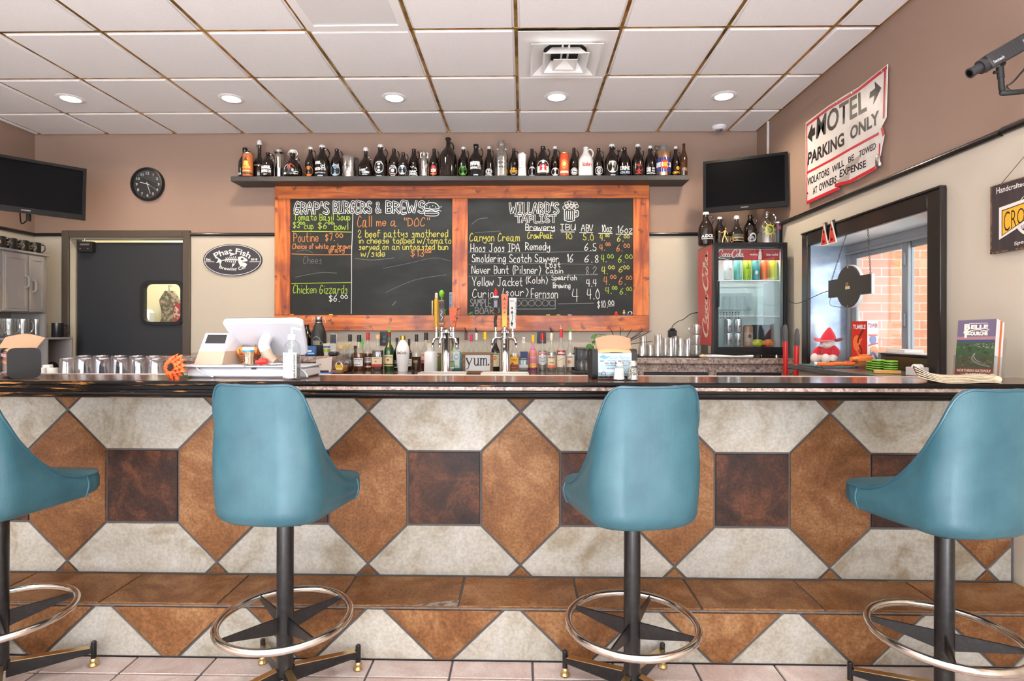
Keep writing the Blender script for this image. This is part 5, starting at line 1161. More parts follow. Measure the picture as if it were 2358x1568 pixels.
# ------------------------------------------------------------------ back counter with a low middle and raised ends
ZC0, ZT = .924, 1.05
LAM = wood_mat('dark_counter_laminate', (74, 56, 48), (52, 40, 38), (98, 76, 64), 'X', .14, coat=.3, stretch=10, sc=8)
xa, xb = at(762, 840, Y=4.3).x, at(1368, 840, Y=4.3).x
xl0 = D1 + .03
bc = thing('back_counter', 'low middle of the back counter with a steel edge, under the liquor bottles', 'counter', (0, 0, 0))
mb = MB(); mb.box(xa+.001, 4.14, 0, xb-.001, Y_WALL-.002, ZC0-.04); obj('cabinet', mb, MATBLACK, bc)
mb = MB(); mb.box(xa+.001, 4.12, ZC0-.04, xb-.001, Y_WALL-.002, ZC0, .002); obj('counter_top', mb, LAM, bc)
mb = MB(); mb.box(xa+.001, 4.095, ZC0-.05, xb-.001, 4.12, ZC0+.0005, .004); obj('steel_edge', mb, STEEL, bc)
for a, b, yf_, lb in ((xl0, xa, 4.34, 'raised granite-edged counter between the swing door and the liquor bottles'), (xb, X_RIGHT-.002, 4.26, 'raised granite-edged counter under the red drinks cooler')):
    bc = thing('raised_counter', lb, 'counter', (0, 0, 0))
    mb = MB(); mb.box(a, yf_+.04, 0, b, Y_WALL-.002, ZT-.045); obj('cabinet', mb, GRANITE, bc)
    mb = MB(); mb.box(a, yf_, ZT-.045, b, Y_WALL-.002, ZT, .003); mb.mat(1); mb.box(a+.002, yf_+.006, ZT-.0008, b-.002, Y_WALL-.004, ZT+.0004); obj('counter_top', mb, [GRANITE, LAM], bc)
for a, b in ((1484, 1632), (1652, 1800)):
    qa, qb = at(a, 860, Y=4.28), at(b, 860, Y=4.28); mb = MB(); mb.box(qa.x, 4.28, .55, qb.x, 4.305, at(1500, 857, Y=4.28).z, .004); obj('drawer_front', mb, mat('dark_blue_black', srgb(34, 38, 46), .4), bc)
# service ledge under the side window
LEDGE = mat('grey_satin_ledge', srgb(78, 80, 84), .22, coat=.3, noise=(9, srgb(92, 94, 96), 4, .4, .65))
le = thing('side_ledge', 'grey satin ledge running under the black-framed side window', 'ledge', (0, 0, 0))
mb = MB(); mb.box(1.775, 2.42, 1.0, X_RIGHT-.002, 3.82, 1.03, .004); obj('ledge_top', mb, LEDGE, le)
mb = MB(); mb.box(1.83, 2.42, 0, 1.85, 3.78, .999); obj('ledge_panel', mb, CREAM_WALL, le)
# service shelf behind the bar for the plastic glasses
us = thing('service_shelf', 'steel service shelf just behind the bar under the upturned tumblers', 'shelf', (0, 0, 0))
mb = MB(); mb.box(-3.2, 2.5, .925, -1.45, 3.02, .95, .004); obj('shelf_top', mb, STEEL, us)
for x in (-3.1, -2.3, -1.5):
    mb = MB(); mb.box(x-.02, 2.9, 0, x+.02, 2.98, .925); obj('shelf_leg', mb, STEEL, us)

# ------------------------------------------------------------------ spirit bottles
def sqring(r, e, ky, n):
    out = []
    for i in range(n):
        a = 2*PI*(i+.5)/n; c, s = cos(a), sin(a)
        out.append((r*math.copysign(abs(c)**e, c), r*ky*math.copysign(abs(s)**e, s)))
    return out
def lathe2(mb, prof, e=1.0, ky=1.0, n=24, efn=None):
    vs = []; fs = []
    for r, z in prof:
        ee = efn(z) if efn else e
        kk = ky if not efn else (1 if ee > .95 else ky)
        vs += [(x, y, z) for x, y in sqring(r, ee, kk, n)]
    for j in range(len(prof)-1):
        for i in range(n): k = (i+1) % n; fs.append((j*n+i, j*n+k, (j+1)*n+k, (j+1)*n+i))
    fs.append(tuple(range(n-1, -1, -1))); fs.append(tuple(range((len(prof)-1)*n, len(prof)*n)))
    mb.add(vs, fs)
BG = 'liquor bottles along the back counter'
NEXTB = []
def spirit(px, top, wpx, label, shape='round', glass=None, liquid=None, level=.5, cap=BLACK, capk='plain', ops=(), y=4.66, capw=None, neck=.30, name='liquor_bottle', z0=ZC0, pour=None):
    p = at(px, 850, Y=y); r = wpx/2*y/F_PX; H = at(px, top, Y=y).z - z0
    t = thing(name, label, 'bottle', (p.x, y, z0), BG)
    hb = H*(.90 if capk in ('plain', 'long') else .86)
    if capk == 'long': hb = H*.84
    S = {'round': [(.92, 0), (1, .03), (1, .55), (.93, .62), (.62, .70), (.38, .76), (neck, .84), (neck*.95, .97), (neck*1.08, .975), (neck*1.08, 1)],
         'square': [(.94, 0), (1, .02), (1, .58), (.9, .64), (.55, .70), (neck*1.1, .75), (neck, .85), (neck, 1)],
         'squat': [(.8, 0), (.95, .05), (1, .2), (.97, .42), (.8, .58), (.45, .68), (neck, .74), (neck, .9), (neck*1.15, .92), (neck*1.15, 1)],
         'slope': [(.92, 0), (1, .03), (1, .45), (.9, .56), (.66, .70), (.45, .82), (neck*1.1, .92), (neck, 1)],
         'urn': [(.70, 0), (.74, .03), (.86, .25), (.98, .5), (1.0, .62), (.93, .74), (.7, .86), (.42, .95), (.3, 1)],
         'flat': [(.97, 0), (1, .02), (1, .72), (.93, .78), (.5, .82), (neck, .84), (neck, 1)],
         'crown': [(.7, 0), (.92, .06), (1, .22), (1, .40), (.88, .55), (.6, .66), (.34, .74), (.26, .86), (.3, .88), (.3, 1)]}[shape]
    pr = [(a*r, b*hb) for a, b in S]
    sq = shape in ('square', 'flat')
    G_ = glass or GLASS
    efn = (lambda z: .5 if z < hb*.66 else (.75 if z < hb*.72 else 1.0)) if sq else None
    mb = MB()
    if sq: lathe2(mb, pr, .5, .78, 28, efn)
    else: mb.lathe(pr, 24)
    obj('glass_body', mb, G_, t)
    if liquid is not None:
        q = []
        for (a, b), (c, d) in zip(pr, pr[1:]):
            q.append((a*.93, b+.003))
            if b <= level*hb < d: k = (level*hb-b)/(d-b+1e-9); q.append(((a+(c-a)*k)*.93, level*hb)); break
        mb = MB()
        if sq: lathe2(mb, q, .5, .78, 28, efn)
        else: mb.lathe(q, 24)
        obj('liquor', mb, liquid, t)
    mb = MB(); cr = (capw or neck*1.22)*r; zc_ = pr[-1][1]-(H-hb)*.25
    if capk == 'ball': mb.lathe([(cr, zc_), (cr, zc_+(H-zc_)*.5)], 16); mb.ball((0, 0, H-cr*.9), cr*.95)
    else: mb.lathe([(cr, zc_), (cr, H-.006 if capk != 'plain' else H-.002), (cr*.92, H), (0, H)], 18)
    if isinstance(cap, tuple): cap = flat(*cap, rough=.35)
    obj('cap', mb, cap, t)
    if pour:
        mb = MB(); c = pour
        mb.lathe([(cr*.9, H-.002), (cr*.9, H+.008), (cr*.5, H+.012), (cr*.35, H+.02)], 12); mb.cyl((0, 0, H+.015), (-.012, 0, H+.042), .0055, .004, 8)
        obj('pourer', mb, flat(*c, rough=.3), t)
    if ops:
        P = Print(); P.ops(ops, r)
        M = flatmap((0, -r*.78*.985, 0), (1, 0, 0), (0, 0, 1)) if sq else profmap((0, 0, 0), pr)
        P.put(M, t)
    return t
AMB = mat('whiskey', (.16, .042, .008), .1); DK = mat('dark_liquor', (.05, .014, .006), .1); CLR = thin_glass('clear_spirit', (.72, .76, .78), base=.10)
GOLDL = mat('gold_liquor', (.42, .17, .03), .1)
GREENG = mat('green_bottle_glass', (.006, .06, .012), .06, coat=.5); BLUEG = thin_glass('pale_blue_glass', (.45, .75, .80), base=.08)
DARKG = mat('near_black_glass', (.012, .010, .010), .06, coat=.4)
CREAML = (232, 222, 200)
# raised left end
p = at(703, 818, Y=4.75); jug('growler', 'dark growler behind the white register screen, beside the matte black bottle', 'growler', (p.x, 4.78, ZT+.001), .062, at(703, 744, Y=4.78).z-ZT, 'growler', None, [('T', W_, 'D', -.3, 1.2, .3, 1.6), ('B', W_, -.5, .9, .5, 1.0)], -1)
p = at(734, 818, Y=4.66); hh_ = at(734, 729, Y=4.66).z-ZT
t = thing('swing_top_growler', 'tall matte black growler with a steel clamp lid and pale arched print', 'growler', (p.x, 4.66, ZT+.001))
r = 17*4.66/F_PX; pr = [(r*.95, 0), (r, .005), (r, hh_*.52), (r*.93, hh_*.6), (r*.62, hh_*.76), (r*.46, hh_*.83), (r*.44, hh_*.92)]
mb = MB(); mb.lathe(pr, 28); obj('bottle_body', mb, mat('matte_charcoal', srgb(40, 40, 40), .45), t)
mb = MB(); mb.lathe([(r*.46, hh_*.92), (r*.46, hh_*.98), (r*.4, hh_), (0, hh_)], 20); mb.lathe([(r*.47, hh_*.835), (r*.47, hh_*.85)], 20); obj('clamp_lid', mb, STEEL, t)
mb = MB()
for s in (-1, 1): mb.tube([(s*r*.46, 0, hh_*.96), (s*r*.85, 0, hh_*.97), (s*r*.95, 0, hh_*.84), (s*r*.6, 0, hh_*.9)], .0022, 6)
obj('clamp_wire', mb, STEEL, t)
Print().ops([('R', GY_, 0, 1.9, .55, .55, .06), ('B', (150, 140, 120), -.5, 1.3, .5, 1.9)] + [('L', (60, 58, 56), [(-.5, 1.3+.15*k), (.5, 1.3+.15*k)], .03) for k in range(5)] + [('L', (60, 58, 56), [(-.4+.2*k, 1.3), (-.4+.2*k, 1.95)], .03) for k in range(5)] + [('L', GY_, [(.55, 1.3), (.75, 1.5), (.7, 1.75), (.55, 1.7)], .06)], r).put(profmap((0, 0, 0), pr), t)
p = at(720, 818, Y=4.5); t = thing('blue_box', 'small crumpled blue and white packet in front of the matte black growler', 'box', (p.x, 4.46, ZT+.001), rz=R(8))
mb = MB(); mb.box(-.042, -.02, 0, .042, .02, .075, .004); obj('packet_body', mb, flat(40, 90, 150), t); Print().ops([('B', W_, -.03, .03, .01, .042), ('B', (150, 190, 220), -.02, .012, .03, .022)]).put(flatmap((0, -.0205, 0), (1, 0, 0), (0, 0, 1)), t)
p = at(757, 815, Y=4.5); t = thing('printed_cup', 'small printed paper cup beside the cordless phone', 'cup', (p.x-.01, 4.5, ZT+.001)); mb = MB(); pr = [(.026, 0), (.036, .09), (.037, .094), (.033, .09), (.024, .006)]; mb.lathe(pr, 22, caps=False); obj('cup_body', mb, flat(226, 214, 196), t)
Print().ops([('B', (120, 160, 60), -.03, .03, .03, .05), ('B', (60, 110, 160), -.03, .06, .03, .075), ('E', (200, 180, 60), 0, .04, .012)]).put(cylmap((0, 0, 0), .034), t)
p = at(768, 812, Y=4.44); hp = at(768, 769, Y=4.44).z-ZT
t = thing('cordless_phone', 'cordless phone handset upright in its cradle', 'phone', (p.x, 4.44, ZT+.001))
mb = MB(); mb.box(-.035, -.03, 0, .035, .05, .03, .008); obj('cradle', mb, BLACK, t)
mb = MB(); mb.box(-.024, -.01, .028, .024, .014, hp, .006); obj('handset', mb, flat(214, 206, 198, .4), t)
mb = MB(); mb.box(-.0235, -.0115, hp*.56, .0235, -.009, hp-.003, .001); mb.box(-.017, -.0125, hp*.62, .017, -.0115, hp*.8); obj('screen', mb, flat(40, 42, 46, .25), t)
mb = MB()
for i in range(3):
    for j in range(4): mb.box(-.016+.012*i, -.0125, .05+.014*j, -.008+.012*i, -.009, .058+.014*j, .001)
obj('keypad', mb, flat(160, 156, 150, .5), t)
# low middle, left of the taps
spirit(786, 795, 32, 'squat clear whiskey bottle with an oval yellow label, front of the pair', 'crown', None, GOLDL, .3, (200, 160, 90), 'plain', [('E', (240, 232, 200), -.05, .9, .62, .72), ('E', (232, 190, 40), -.05, .8, .56, .55), ('E', (90, 50, 90), -.05, 1.35, .28, .2), ('B', (250, 236, 160), -.5, .5, .4, .75)], 4.36)
spirit(800, 791, 32, 'squat clear whiskey bottle behind the one with the yellow oval label', 'crown', None, DK, .3, (206, 170, 100), 'plain', (), 4.49)
spirit(806, 770, 23, 'black-capped bottle standing behind the two squat clear ones', 'round', None, AMB, .3, (24, 24, 26), 'long', (), 4.66)
spirit(818, 796, 20, 'reddish brown bottle behind the squat clear pair', 'round', DARKG, None, 0, (90, 36, 26), 'plain', (), 4.80)
spirit(827, 771, 26, 'black-capped whiskey with a white label and green pourer tag', 'round', None, AMB, .58, (30, 30, 32), 'long', [('B', W_, -.95, .75, .95, 2.2), ('T', BL_, 'SKREWBALL', -.8, 1.85, .8, 2.05), ('P', (150, 90, 30), [(-.5, 1.5), (.5, 1.6), (.2, 1.75), (-.2, 1.45)]), ('T', K_, 'WHISKEY', -.5, 1.0, .5, 1.15), ('B', (220, 226, 120), -.2, 4.0, .2, 4.6)], 4.62)
t = thing('bottle_pourer', 'small green plastic pourer lying against the white-label whiskey neck', 'pourer', tuple(at(835, 790, Y=4.58)))
mb = MB(); mb.cyl((0, 0, -.045), (0, 0, -.01), .006); mb.cyl((0, 0, -.01), (-.006, 0, .04), .012, .003); obj('spout', mb, flat(70, 180, 70, .3), t)

spirit(847, 766, 22, 'red-capped whiskey with a white and black label, left of the square one', 'round', None, AMB, .52, (200, 40, 44), 'long', [('B', W_, -.95, 1.5, .95, 2.6), ('T', K_, 'SOUTHERN', -.85, 2.2, .85, 2.45, .05), ('T', K_, 'COMFORT', -.85, 1.9, .85, 2.12, .05), ('B', (170, 60, 50), -.9, 1.2, .9, 1.45), ('B', (226, 200, 180), -.9, .5, .9, .85), ('E', (200, 60, 50), -.3, .68, .2)], 4.71)
spirit(870, 770, 25, 'square whiskey with a tan label over a bright red stripe', 'square', None, DK, .62, (210, 170, 130), 'plain', [('B', (222, 198, 164), -.95, 1.15, .95, 2.5), ('T', (110, 60, 40), 'BULLEIT', -.6, 2.2, .6, 2.35), ('E', (220, 80, 60), -.2, 1.7, .15), ('B', (216, 40, 36), -.95, .75, .95, 1.05)], 4.60, neck=.34)
spirit(896, 764, 23, 'green whiskey bottle with a cream label and lime pourer', 'round', GREENG, None, 0, (120, 20, 30), 'plain', [('B', (222, 206, 160), -1.0, 1.3, 1.0, 3.1), ('A', (40, 70, 40), 'JAMESON', 0, 1.0, 1.6, .5, .3, 1), ('E', (150, 40, 40), 0, 2.1, .2), ('B', (200, 170, 110), -1, .85, 1, 1.1), ('B', (210, 160, 80), -.25, 4.6, .25, 5.6)], 4.64, pour=(80, 200, 50))
spirit(914, 778, 18, 'bottle with a dark label peeking out left of the white urn bottle', 'round', DARKG, None, 0, (24, 24, 24), 'plain', [('B', K_, -.9, .4, .9, 2.6), ('T', W_, 'DANIELS', -.8, 1.6, .8, 1.9, .04), ('T', W_, 'OLD', -.5, 2.1, .5, 2.4), ('B', W_, -.6, .6, .6, .75)], 4.72)
spirit(927.5, 773, 31, 'tall white urn-shaped bottle with a gold cap and script', 'urn', mat('white_bottle', srgb(238, 236, 234), .3, coat=.3), None, 0, mat('gold_cap', (.8, .55, .12), .25, 1.0), 'plain', [('H', (110, 90, 70), 'RumChata', -.75, 2.6, .75, .45, .05, .2)], 4.52)
spirit(942, 780, 15, 'black-capped bottle with a small white label right of the white urn', 'round', DARKG, None, 0, (26, 26, 28), 'long', [('B', W_, -.8, 1.0, 1.0, 3.2), ('T', K_, 'JACK', -.6, 2.4, .8, 2.8), ('B', K_, -.5, 1.6, .7, 1.8)], 4.75)
spirit(959, 770, 22, 'clear bottle half full of brown liqueur with a small gold label', 'round', None, DK, .45, (30, 26, 24), 'long', [('B', (70, 46, 24), -.55, 1.5, .55, 2.3), ('T', (220, 190, 110), 'HONEY', -.45, 1.7, .45, 1.9), ('T', (220, 190, 110), 'BLACK', -.45, 1.95, .45, 2.12)], 4.63)
spirit(981, 766, 25, 'black-capped bottle with a broad pink label behind the white square one', 'round', None, AMB, .3, (40, 24, 34), 'long', [('B', (232, 196, 180), -1.0, 1.2, 1.0, 3.2), ('T', (170, 70, 80), 'PINOT', -.7, 2.5, .7, 2.8), ('B', (200, 110, 90), -.9, 1.3, .9, 1.8)], 4.74)
spirit(992, 791, 30, 'short white square bottle with a cream label, left of the first beer tower', 'flat', mat('white_bottle', (1, 1, 1)), None, 0, (226, 206, 180), 'plain', [('B', (206, 196, 170), -.62, .75, .62, 2.3), ('B', (226, 222, 206), -.5, 1.55, .5, 2.2), ('T', (90, 76, 50), 'DISARONNO', -.45, 1.5, .45, 1.65), ('L', (196, 120, 90), [(-.4, 1.1), (0, 1.3), (.4, 1.2)], .08)], 4.46, neck=.55, capw=.66)
spirit(1006, 763, 24, 'clear green-topped bottle with a red oval label behind the first beer tower', 'slope', None, mat('green_liquor', (.2, .26, .05), .1), .5, (40, 110, 60), 'long', [('E', (150, 40, 50), .1, 2.5, .85, .35), ('T', W_, 'GRAPE', -.5, 2.42, .6, 2.6)], 4.86)
# between the towers
spirit(1041, 796, 12, 'tiny bottle with a lime cap beside the pale blue gin', 'round', None, CLR, .5, (130, 190, 50), 'long', [('B', (150, 200, 110), -.9, 2.0, .9, 3.6), ('B', W_, -.9, 1.2, .9, 1.8)], 4.5, name='miniature_bottle')
spirit(1053, 778, 24, 'pale blue gin bottle with a long pale label', 'square', BLUEG, None, 0, (32, 34, 38), 'long', [('B', (214, 226, 226), -.8, .5, .5, 4.0), ('E', (120, 160, 180), -.1, 2.6, .42, .55), ('E', (214, 226, 226), -.1, 2.6, .3, .4), ('L', (130, 90, 110), [(-.7, 3.6), (0, 3.8), (.5, 3.5)], .08), ('B', (160, 190, 196), -.6, .7, .3, .95)], 4.67)
spirit(1073, 766, 19, 'clear bottle with a brown neck band and black pourer left of the pink cap', 'round', None, CLR, .35, (120, 70, 50), 'long', [('B', (236, 226, 214), -1, 1.6, 1, 2.4)], 4.74, pour=(24, 24, 26))
spirit(1085, 770, 16, 'clear bottle with a hot pink cap behind the wooden sign', 'round', None, CLR, .4, (226, 30, 110), 'long', [('B', (200, 200, 204), -1, 1.2, 1, 2.9)], 4.86)
spirit(1097, 766, 20, 'clear bottle with a white neck and black pourer behind the wooden sign', 'round', None, CLR, .4, (230, 230, 226), 'long', [('B', (222, 222, 224), -1, .9, 1, 2.2)], 4.72, pour=(24, 24, 26))
spirit(1117, 764, 22, 'yellow-capped white rum with a round dark red emblem', 'round', None, CLR, .45, (240, 196, 20), 'long', [('B', (224, 224, 226), -1, 1.2, 1, 3.3), ('E', (130, 40, 50), -.05, 3.4, .42), ('T', K_, 'BACARDI', -.8, 2.4, .8, 2.75, .04)], 4.70)
spirit(1141, 762, 20, 'bottle with a pale label and orange fruit beside the second beer tower', 'round', DARKG, None, 0, (70, 170, 60), 'long', [('B', (224, 216, 184), -1, .9, 1, 4.0), ('E', (226, 120, 30), -.1, 2.9, .5, .45), ('B', (90, 140, 60), -.8, 3.6, .8, 3.9), ('L', (150, 130, 90), [(-.6, 2.0), (.6, 2.0)], .08)], 4.66)
# right of the towers
YEL = mat('gold_tequila', (.5, .2, .03), .12)
spirit(1184, 776, 20, 'gold tequila with a yellow arched label over a maroon band', 'square', None, YEL, .55, (206, 160, 110), 'plain', [('E', (240, 180, 30), 0, 2.9, .9, .7), ('B', (240, 180, 30), -.92, 1.7, .92, 2.9), ('T', (120, 30, 20), 'CUERVO', -.7, 2.6, .7, 2.85, .04), ('E', (140, 50, 60), -.4, 1.85, .28), ('B', (130, 44, 40), -.95, .5, .95, 1.5), ('T', (220, 150, 110), 'ESPECIAL', -.6, .95, .6, 1.1)], 4.52, neck=.42)
spirit(1205, 776, 23, 'clear bottle with a dark blue band and white ball stopper', 'square', None, CLR, .5, (226, 226, 226), 'ball', [('B', (30, 44, 96), -.6, 2.6, .9, 3.9), ('B', (206, 206, 208), -.8, .7, .95, 1.3), ('B', (60, 64, 70), -.9, 2.3, .95, 2.45)], 4.6)
spirit(1227, 771, 20, 'yellow-capped bottle with a purple and pink sleeve', 'round', mat('pink_sleeve', srgb(214, 130, 150), .35), None, 0, (238, 190, 20), 'long', [('B', (110, 60, 130), -1.5, 4.0, 1.5, 5.0), ('B', (220, 150, 60), -1.5, 3.6, 1.5, 4.0), ('T', (240, 180, 190), 'TEQUILA', -.8, 2.9, .8, 3.3), ('B', (226, 150, 60), -1.5, .9, 1.5, 1.6), ('E', (240, 200, 110), 0, 1.3, .7, .5), ('B', (120, 60, 90), -1.5, .1, 1.5, .7)], 4.63)
spirit(1249, 767, 21, 'red-capped vodka with a white crest and red band', 'round', None, CLR, .62, (196, 30, 36), 'long', [('B', (214, 214, 214), -1, 1.6, 1, 3.5), ('E', (214, 214, 214), 0, 1.6, .8, .3), ('B', (190, 30, 36), -1.1, 3.7, 1.1, 4.1), ('T', W_, 'SMIRNOFF', -.9, 3.78, .9, 4.0, .03), ('L', (120, 60, 60), [(-.5, 3.0), (0, 2.6), (.5, 3.0)], .08), ('L', (90, 90, 96), [(-.4, 2.2), (0, 2.0), (.4, 2.2)], .08)], 4.65)
spirit(1270, 766, 21, 'vodka with an orange sunburst label and black pourer', 'round', None, CLR, .6, (222, 214, 190), 'long', [('B', (232, 214, 180), -1, .8, 1, 3.4), ('T', K_, 'DEEP EDDY', -.85, 2.9, .85, 3.2, .04), ('P', (236, 150, 50), [(-.9, 1.6), (.9, 1.6), (.4, 2.6), (0, 2.9), (-.4, 2.6)]), ('T', (90, 50, 30), 'VODKA', -.5, 1.75, .5, 2.0), ('B', (230, 130, 90), -1, .8, 1, 1.4)], 4.6, pour=(24, 24, 26))
spirit(1292, 758, 21, 'tall vodka with a red shoulder band and red cap tipped pink', 'round', None, CLR, .55, (206, 40, 44), 'long', [('B', (170, 30, 40), -1.1, 3.6, 1.1, 4.6), ('T', W_, 'STOLI', -.8, 3.85, .8, 4.2, .04), ('B', (222, 208, 184), -1, 1.0, 1, 3.5), ('L', (130, 100, 70), [(-.7, 2.4), (0, 2.7), (.7, 3.0)], .07), ('E', (130, 30, 40), .5, 1.2, .18)], 4.57, pour=(226, 170, 140))
spirit(1313, 765, 21, 'white-necked bottle with a peach on its label and lime pourer', 'round', None, CLR, .5, (230, 230, 224), 'long', [('B', (222, 214, 200), -1, .9, 1, 3.6), ('T', K_, 'FUZZY', -.7, 2.9, .6, 3.2), ('E', (230, 120, 50), -.3, 2.0, .4), ('L', (180, 160, 130), [(-.6, 1.4), (.6, 1.4)], .06)], 4.64, pour=(70, 200, 60))
spirit(1325, 799, 16, 'short dark bottle behind the peach-label bottle', 'flat', DARKG, None, 0, (26, 26, 26), 'plain', [('B', (190, 180, 150), -.6, .8, .9, 2.4)], 4.84)
# upturned wine glasses on a black mat, dark box behind
p = at(1342, 851, Y=4.45)
mt = MB(); mt.box(-.09, -.12, 0, .11, .1, .008, .003); o = obj('bar_mat', mt, MATBLACK, loc=(p.x, 4.46, ZC0)); tag(o, 'small black rubber mat under the two upturned wine glasses', 'mat')
def wineglass(px, y, label):
    p = at(px, 850, Y=y); s = y/F_PX
    mb = MB(); mb.lathe([(.030, .0), (.040, .03), (.043, .055), (.036, .085), (.012, .105), (.0045, .112), (.004, .165), (.008, .176), (.034, .180), (.034, .182), (0, .183)], 26, caps=False)
    o = obj('wine_glass', mb, GLASS, loc=(p.x, y, ZC0+.0085)); tag(o, label, 'wine glass', 'upturned wine glasses on the black mat'); return o
wineglass(1339, 4.42, 'upturned wine glass on the black mat, the nearer of two'); wineglass(1350, 4.52, 'upturned wine glass on the black mat, the one partly behind')
p = at(1343, 800, Y=4.75); t = thing('black_canister', 'square black box standing behind the upturned wine glasses', 'box', (p.x, 4.72, ZC0)); mb = MB(); mb.box(-.066, -.07, 0, .03, .07, at(1343, 801, Y=4.65).z-ZC0, .004); obj('box_body', mb, BLACK, t)
mb = MB(); mb.box(-.055, -.0715, .1, .02, -.069, .17); obj('box_sticker', mb, flat(46, 46, 50, .3), t)
# potted vine and dry twigs on the raised end
p = at(1420, 800, Y=4.6)
t = thing('potted_plant', 'small leafy vine with dry spiky twigs behind the napkin dispenser', 'plant', (p.x, 4.62, ZT+.001))
mb = MB(); mb.lathe([(.05, 0), (.065, .09), (.07, .1), (.06, .1), (.055, .08), (0, .08)], 22, caps=False); obj('pot', mb, flat(70, 54, 44, .6), t)
mb = MB(); rel = lambda px, py, Y=4.6: at(px, py, Y=Y)-Vector(t.location)
for a, b in (((1412, 800), (1405, 755)), ((1416, 800), (1409, 765)), ((1425, 800), (1429, 752)), ((1438, 800), (1455, 757)), ((1440, 800), (1466, 778)), ((1440, 805), (1486, 757)), ((1440, 806), (1500, 762)), ((1442, 808), (1504, 786)), ((1430, 800), (1478, 768))):
    q0, q1 = rel(*a), rel(*b); q0 = Vector((q0.x*.4, q0.y, .08)); mb.tube(spline([q0, (q0+q1)/2+Vector((.008, 0, .004)), q1], 4), [.003]*8+[.0012], 6)
obj('dry_twigs', mb, flat(74, 54, 40, .8), t)
def leaf(mb, c, d, w, nrm=Vector((0, -1, .2))):
    c, d = Vector(c), Vector(d); s = d.cross(nrm).normalized()*w
    n = 6; L = []; Rr = []
    vs = []
    for i in range(n+1):
        k = i/n; wd = sin(PI*min(.98, k*.92+.06))**.8; m = c+d*k+nrm.normalized()*(.008*sin(PI*k)); vs += [m-s*wd, m+nrm.normalized()*-.003, m+s*wd]
    fs = []
    for i in range(n): fs += [(3*i, 3*i+1, 3*i+4, 3*i+3), (3*i+1, 3*i+2, 3*i+5, 3*i+4)]
    mb.add(vs, fs)
GLEAF = mat('leaf_green', srgb(58, 104, 48), .45, noise=(30, srgb(92, 138, 66), 3, .4, .6))
mb = MB()
for a, b, w in (((1374, 771), (1361, 779), .016), ((1383, 772), (1384, 782), .010), ((1372, 786), (1362, 790), .012), ((1362, 793), (1350, 804), .022), ((1366, 796), (1358, 812), .02), ((1370, 788), (1376, 800), .016)):
    q0, q1 = rel(*a, 4.48), rel(*b, 4.45); leaf(mb, q0, q1-q0, w)
vine = [rel(1415, 800, 4.6), rel(1400, 775, 4.52), rel(1384, 770, 4.49), rel(1372, 772, 4.48), rel(1368, 786, 4.48), rel(1364, 794, 4.47)]
obj('leaves', mb, GLEAF, t)
mb = MB(); mb.tube(spline(vine, 4), .0022, 6); obj('vine_stem', mb, flat(70, 90, 50), t)
# loose things left of the bottles
p = at(748, 861, Y=4.3); t = thing('cardboard_sheet', 'grey-tan card leaning against the raised left end of the counter', 'card', (p.x, 4.3, ZC0+.002))
mb = MB(); a = at(729, 828, Y=4.32)-Vector(t.location); b = at(766, 821, Y=4.33)-Vector(t.location)
mb.prism([(a.x, 0), (b.x, 0), (b.x, b.z), (a.x, a.z)], lambda u, v, w: (u, .0+v*.1+w, v), .003); obj('card_panel', mb, flat(206, 192, 180, .8), t)
def flatbox(name, label, cat, px, py, Y, w, d, h, col, rz=0, z=ZC0, rough=.6, group=None):
    p = at(px, py, Y=Y); mb = MB(); mb.box(-w/2, -d/2, 0, w/2, d/2, h, min(.003, h*.3)); o = obj(name, mb, flat(*col, rough=rough), loc=(p.x, Y, z+.001)); o.rotation_euler.z = R(rz); tag(o, label, cat, group); return o
flatbox('brown_box', 'low brown card box at the left end of the steel counter edge', 'box', 776, 850, 4.26, .085, .05, .022, (128, 88, 54))
flatbox('blue_notebook', 'blue and white pad with a dark marker on it, by the leaning card', 'notepad', 750, 857, 4.18, .095, .06, .012, (64, 104, 176), 8)
o = MB(); o.cyl((-.03, 0, .008), (.03, .004, .008), .008, n=12); p = at(747, 853, Y=4.18); o = obj('marker_pen', o, flat(60, 40, 42, .4), loc=(p.x, 4.18, ZC0+.0135)); tag(o, 'dark marker lying on the blue and white pad', 'pen')
flatbox('paper_sheet', 'white paper sheets on the left end of the steel counter edge', 'paper', 742, 866, 4.125, .10, .05, .004, (226, 218, 210), -6)

# ------------------------------------------------------------------ glassware on the raised right end
p = at(1538, 820, Y=4.5); o = MB(); o.box(-.27, -.13, 0, .27, .2, .008, .003); o = obj('bar_mat', o, MATBLACK, loc=(p.x, 4.47, ZT+.001)); tag(o, 'long black rubber mat under the clear glasses beside the cooler', 'mat'); zm = ZT+.0095
def tumbler(px, Y, r, h, label, group, z=zm, mt_=GLASS, name='clear_glass', cat='glass', r2=None, n=22):
    p = at(px, 800, Y=Y); r2 = r2 or r*.86; mb = MB()
    mb.lathe([(r, 0), (r2, h*.97), (r2*.96, h), (0, h)], n, caps=False); mb.lathe([(r-.003, 0), (r2-.003, h-.012), (0, h-.012)], n, caps=False)
    o = obj(name, mb, mt_, loc=(p.x, Y, z)); tag(o, label, cat, group); return o
GG = 'clear glasses upside down on the black mat'
RIBG = thin_glass('pressed_glass', (.93, .93, .92), base=.16)
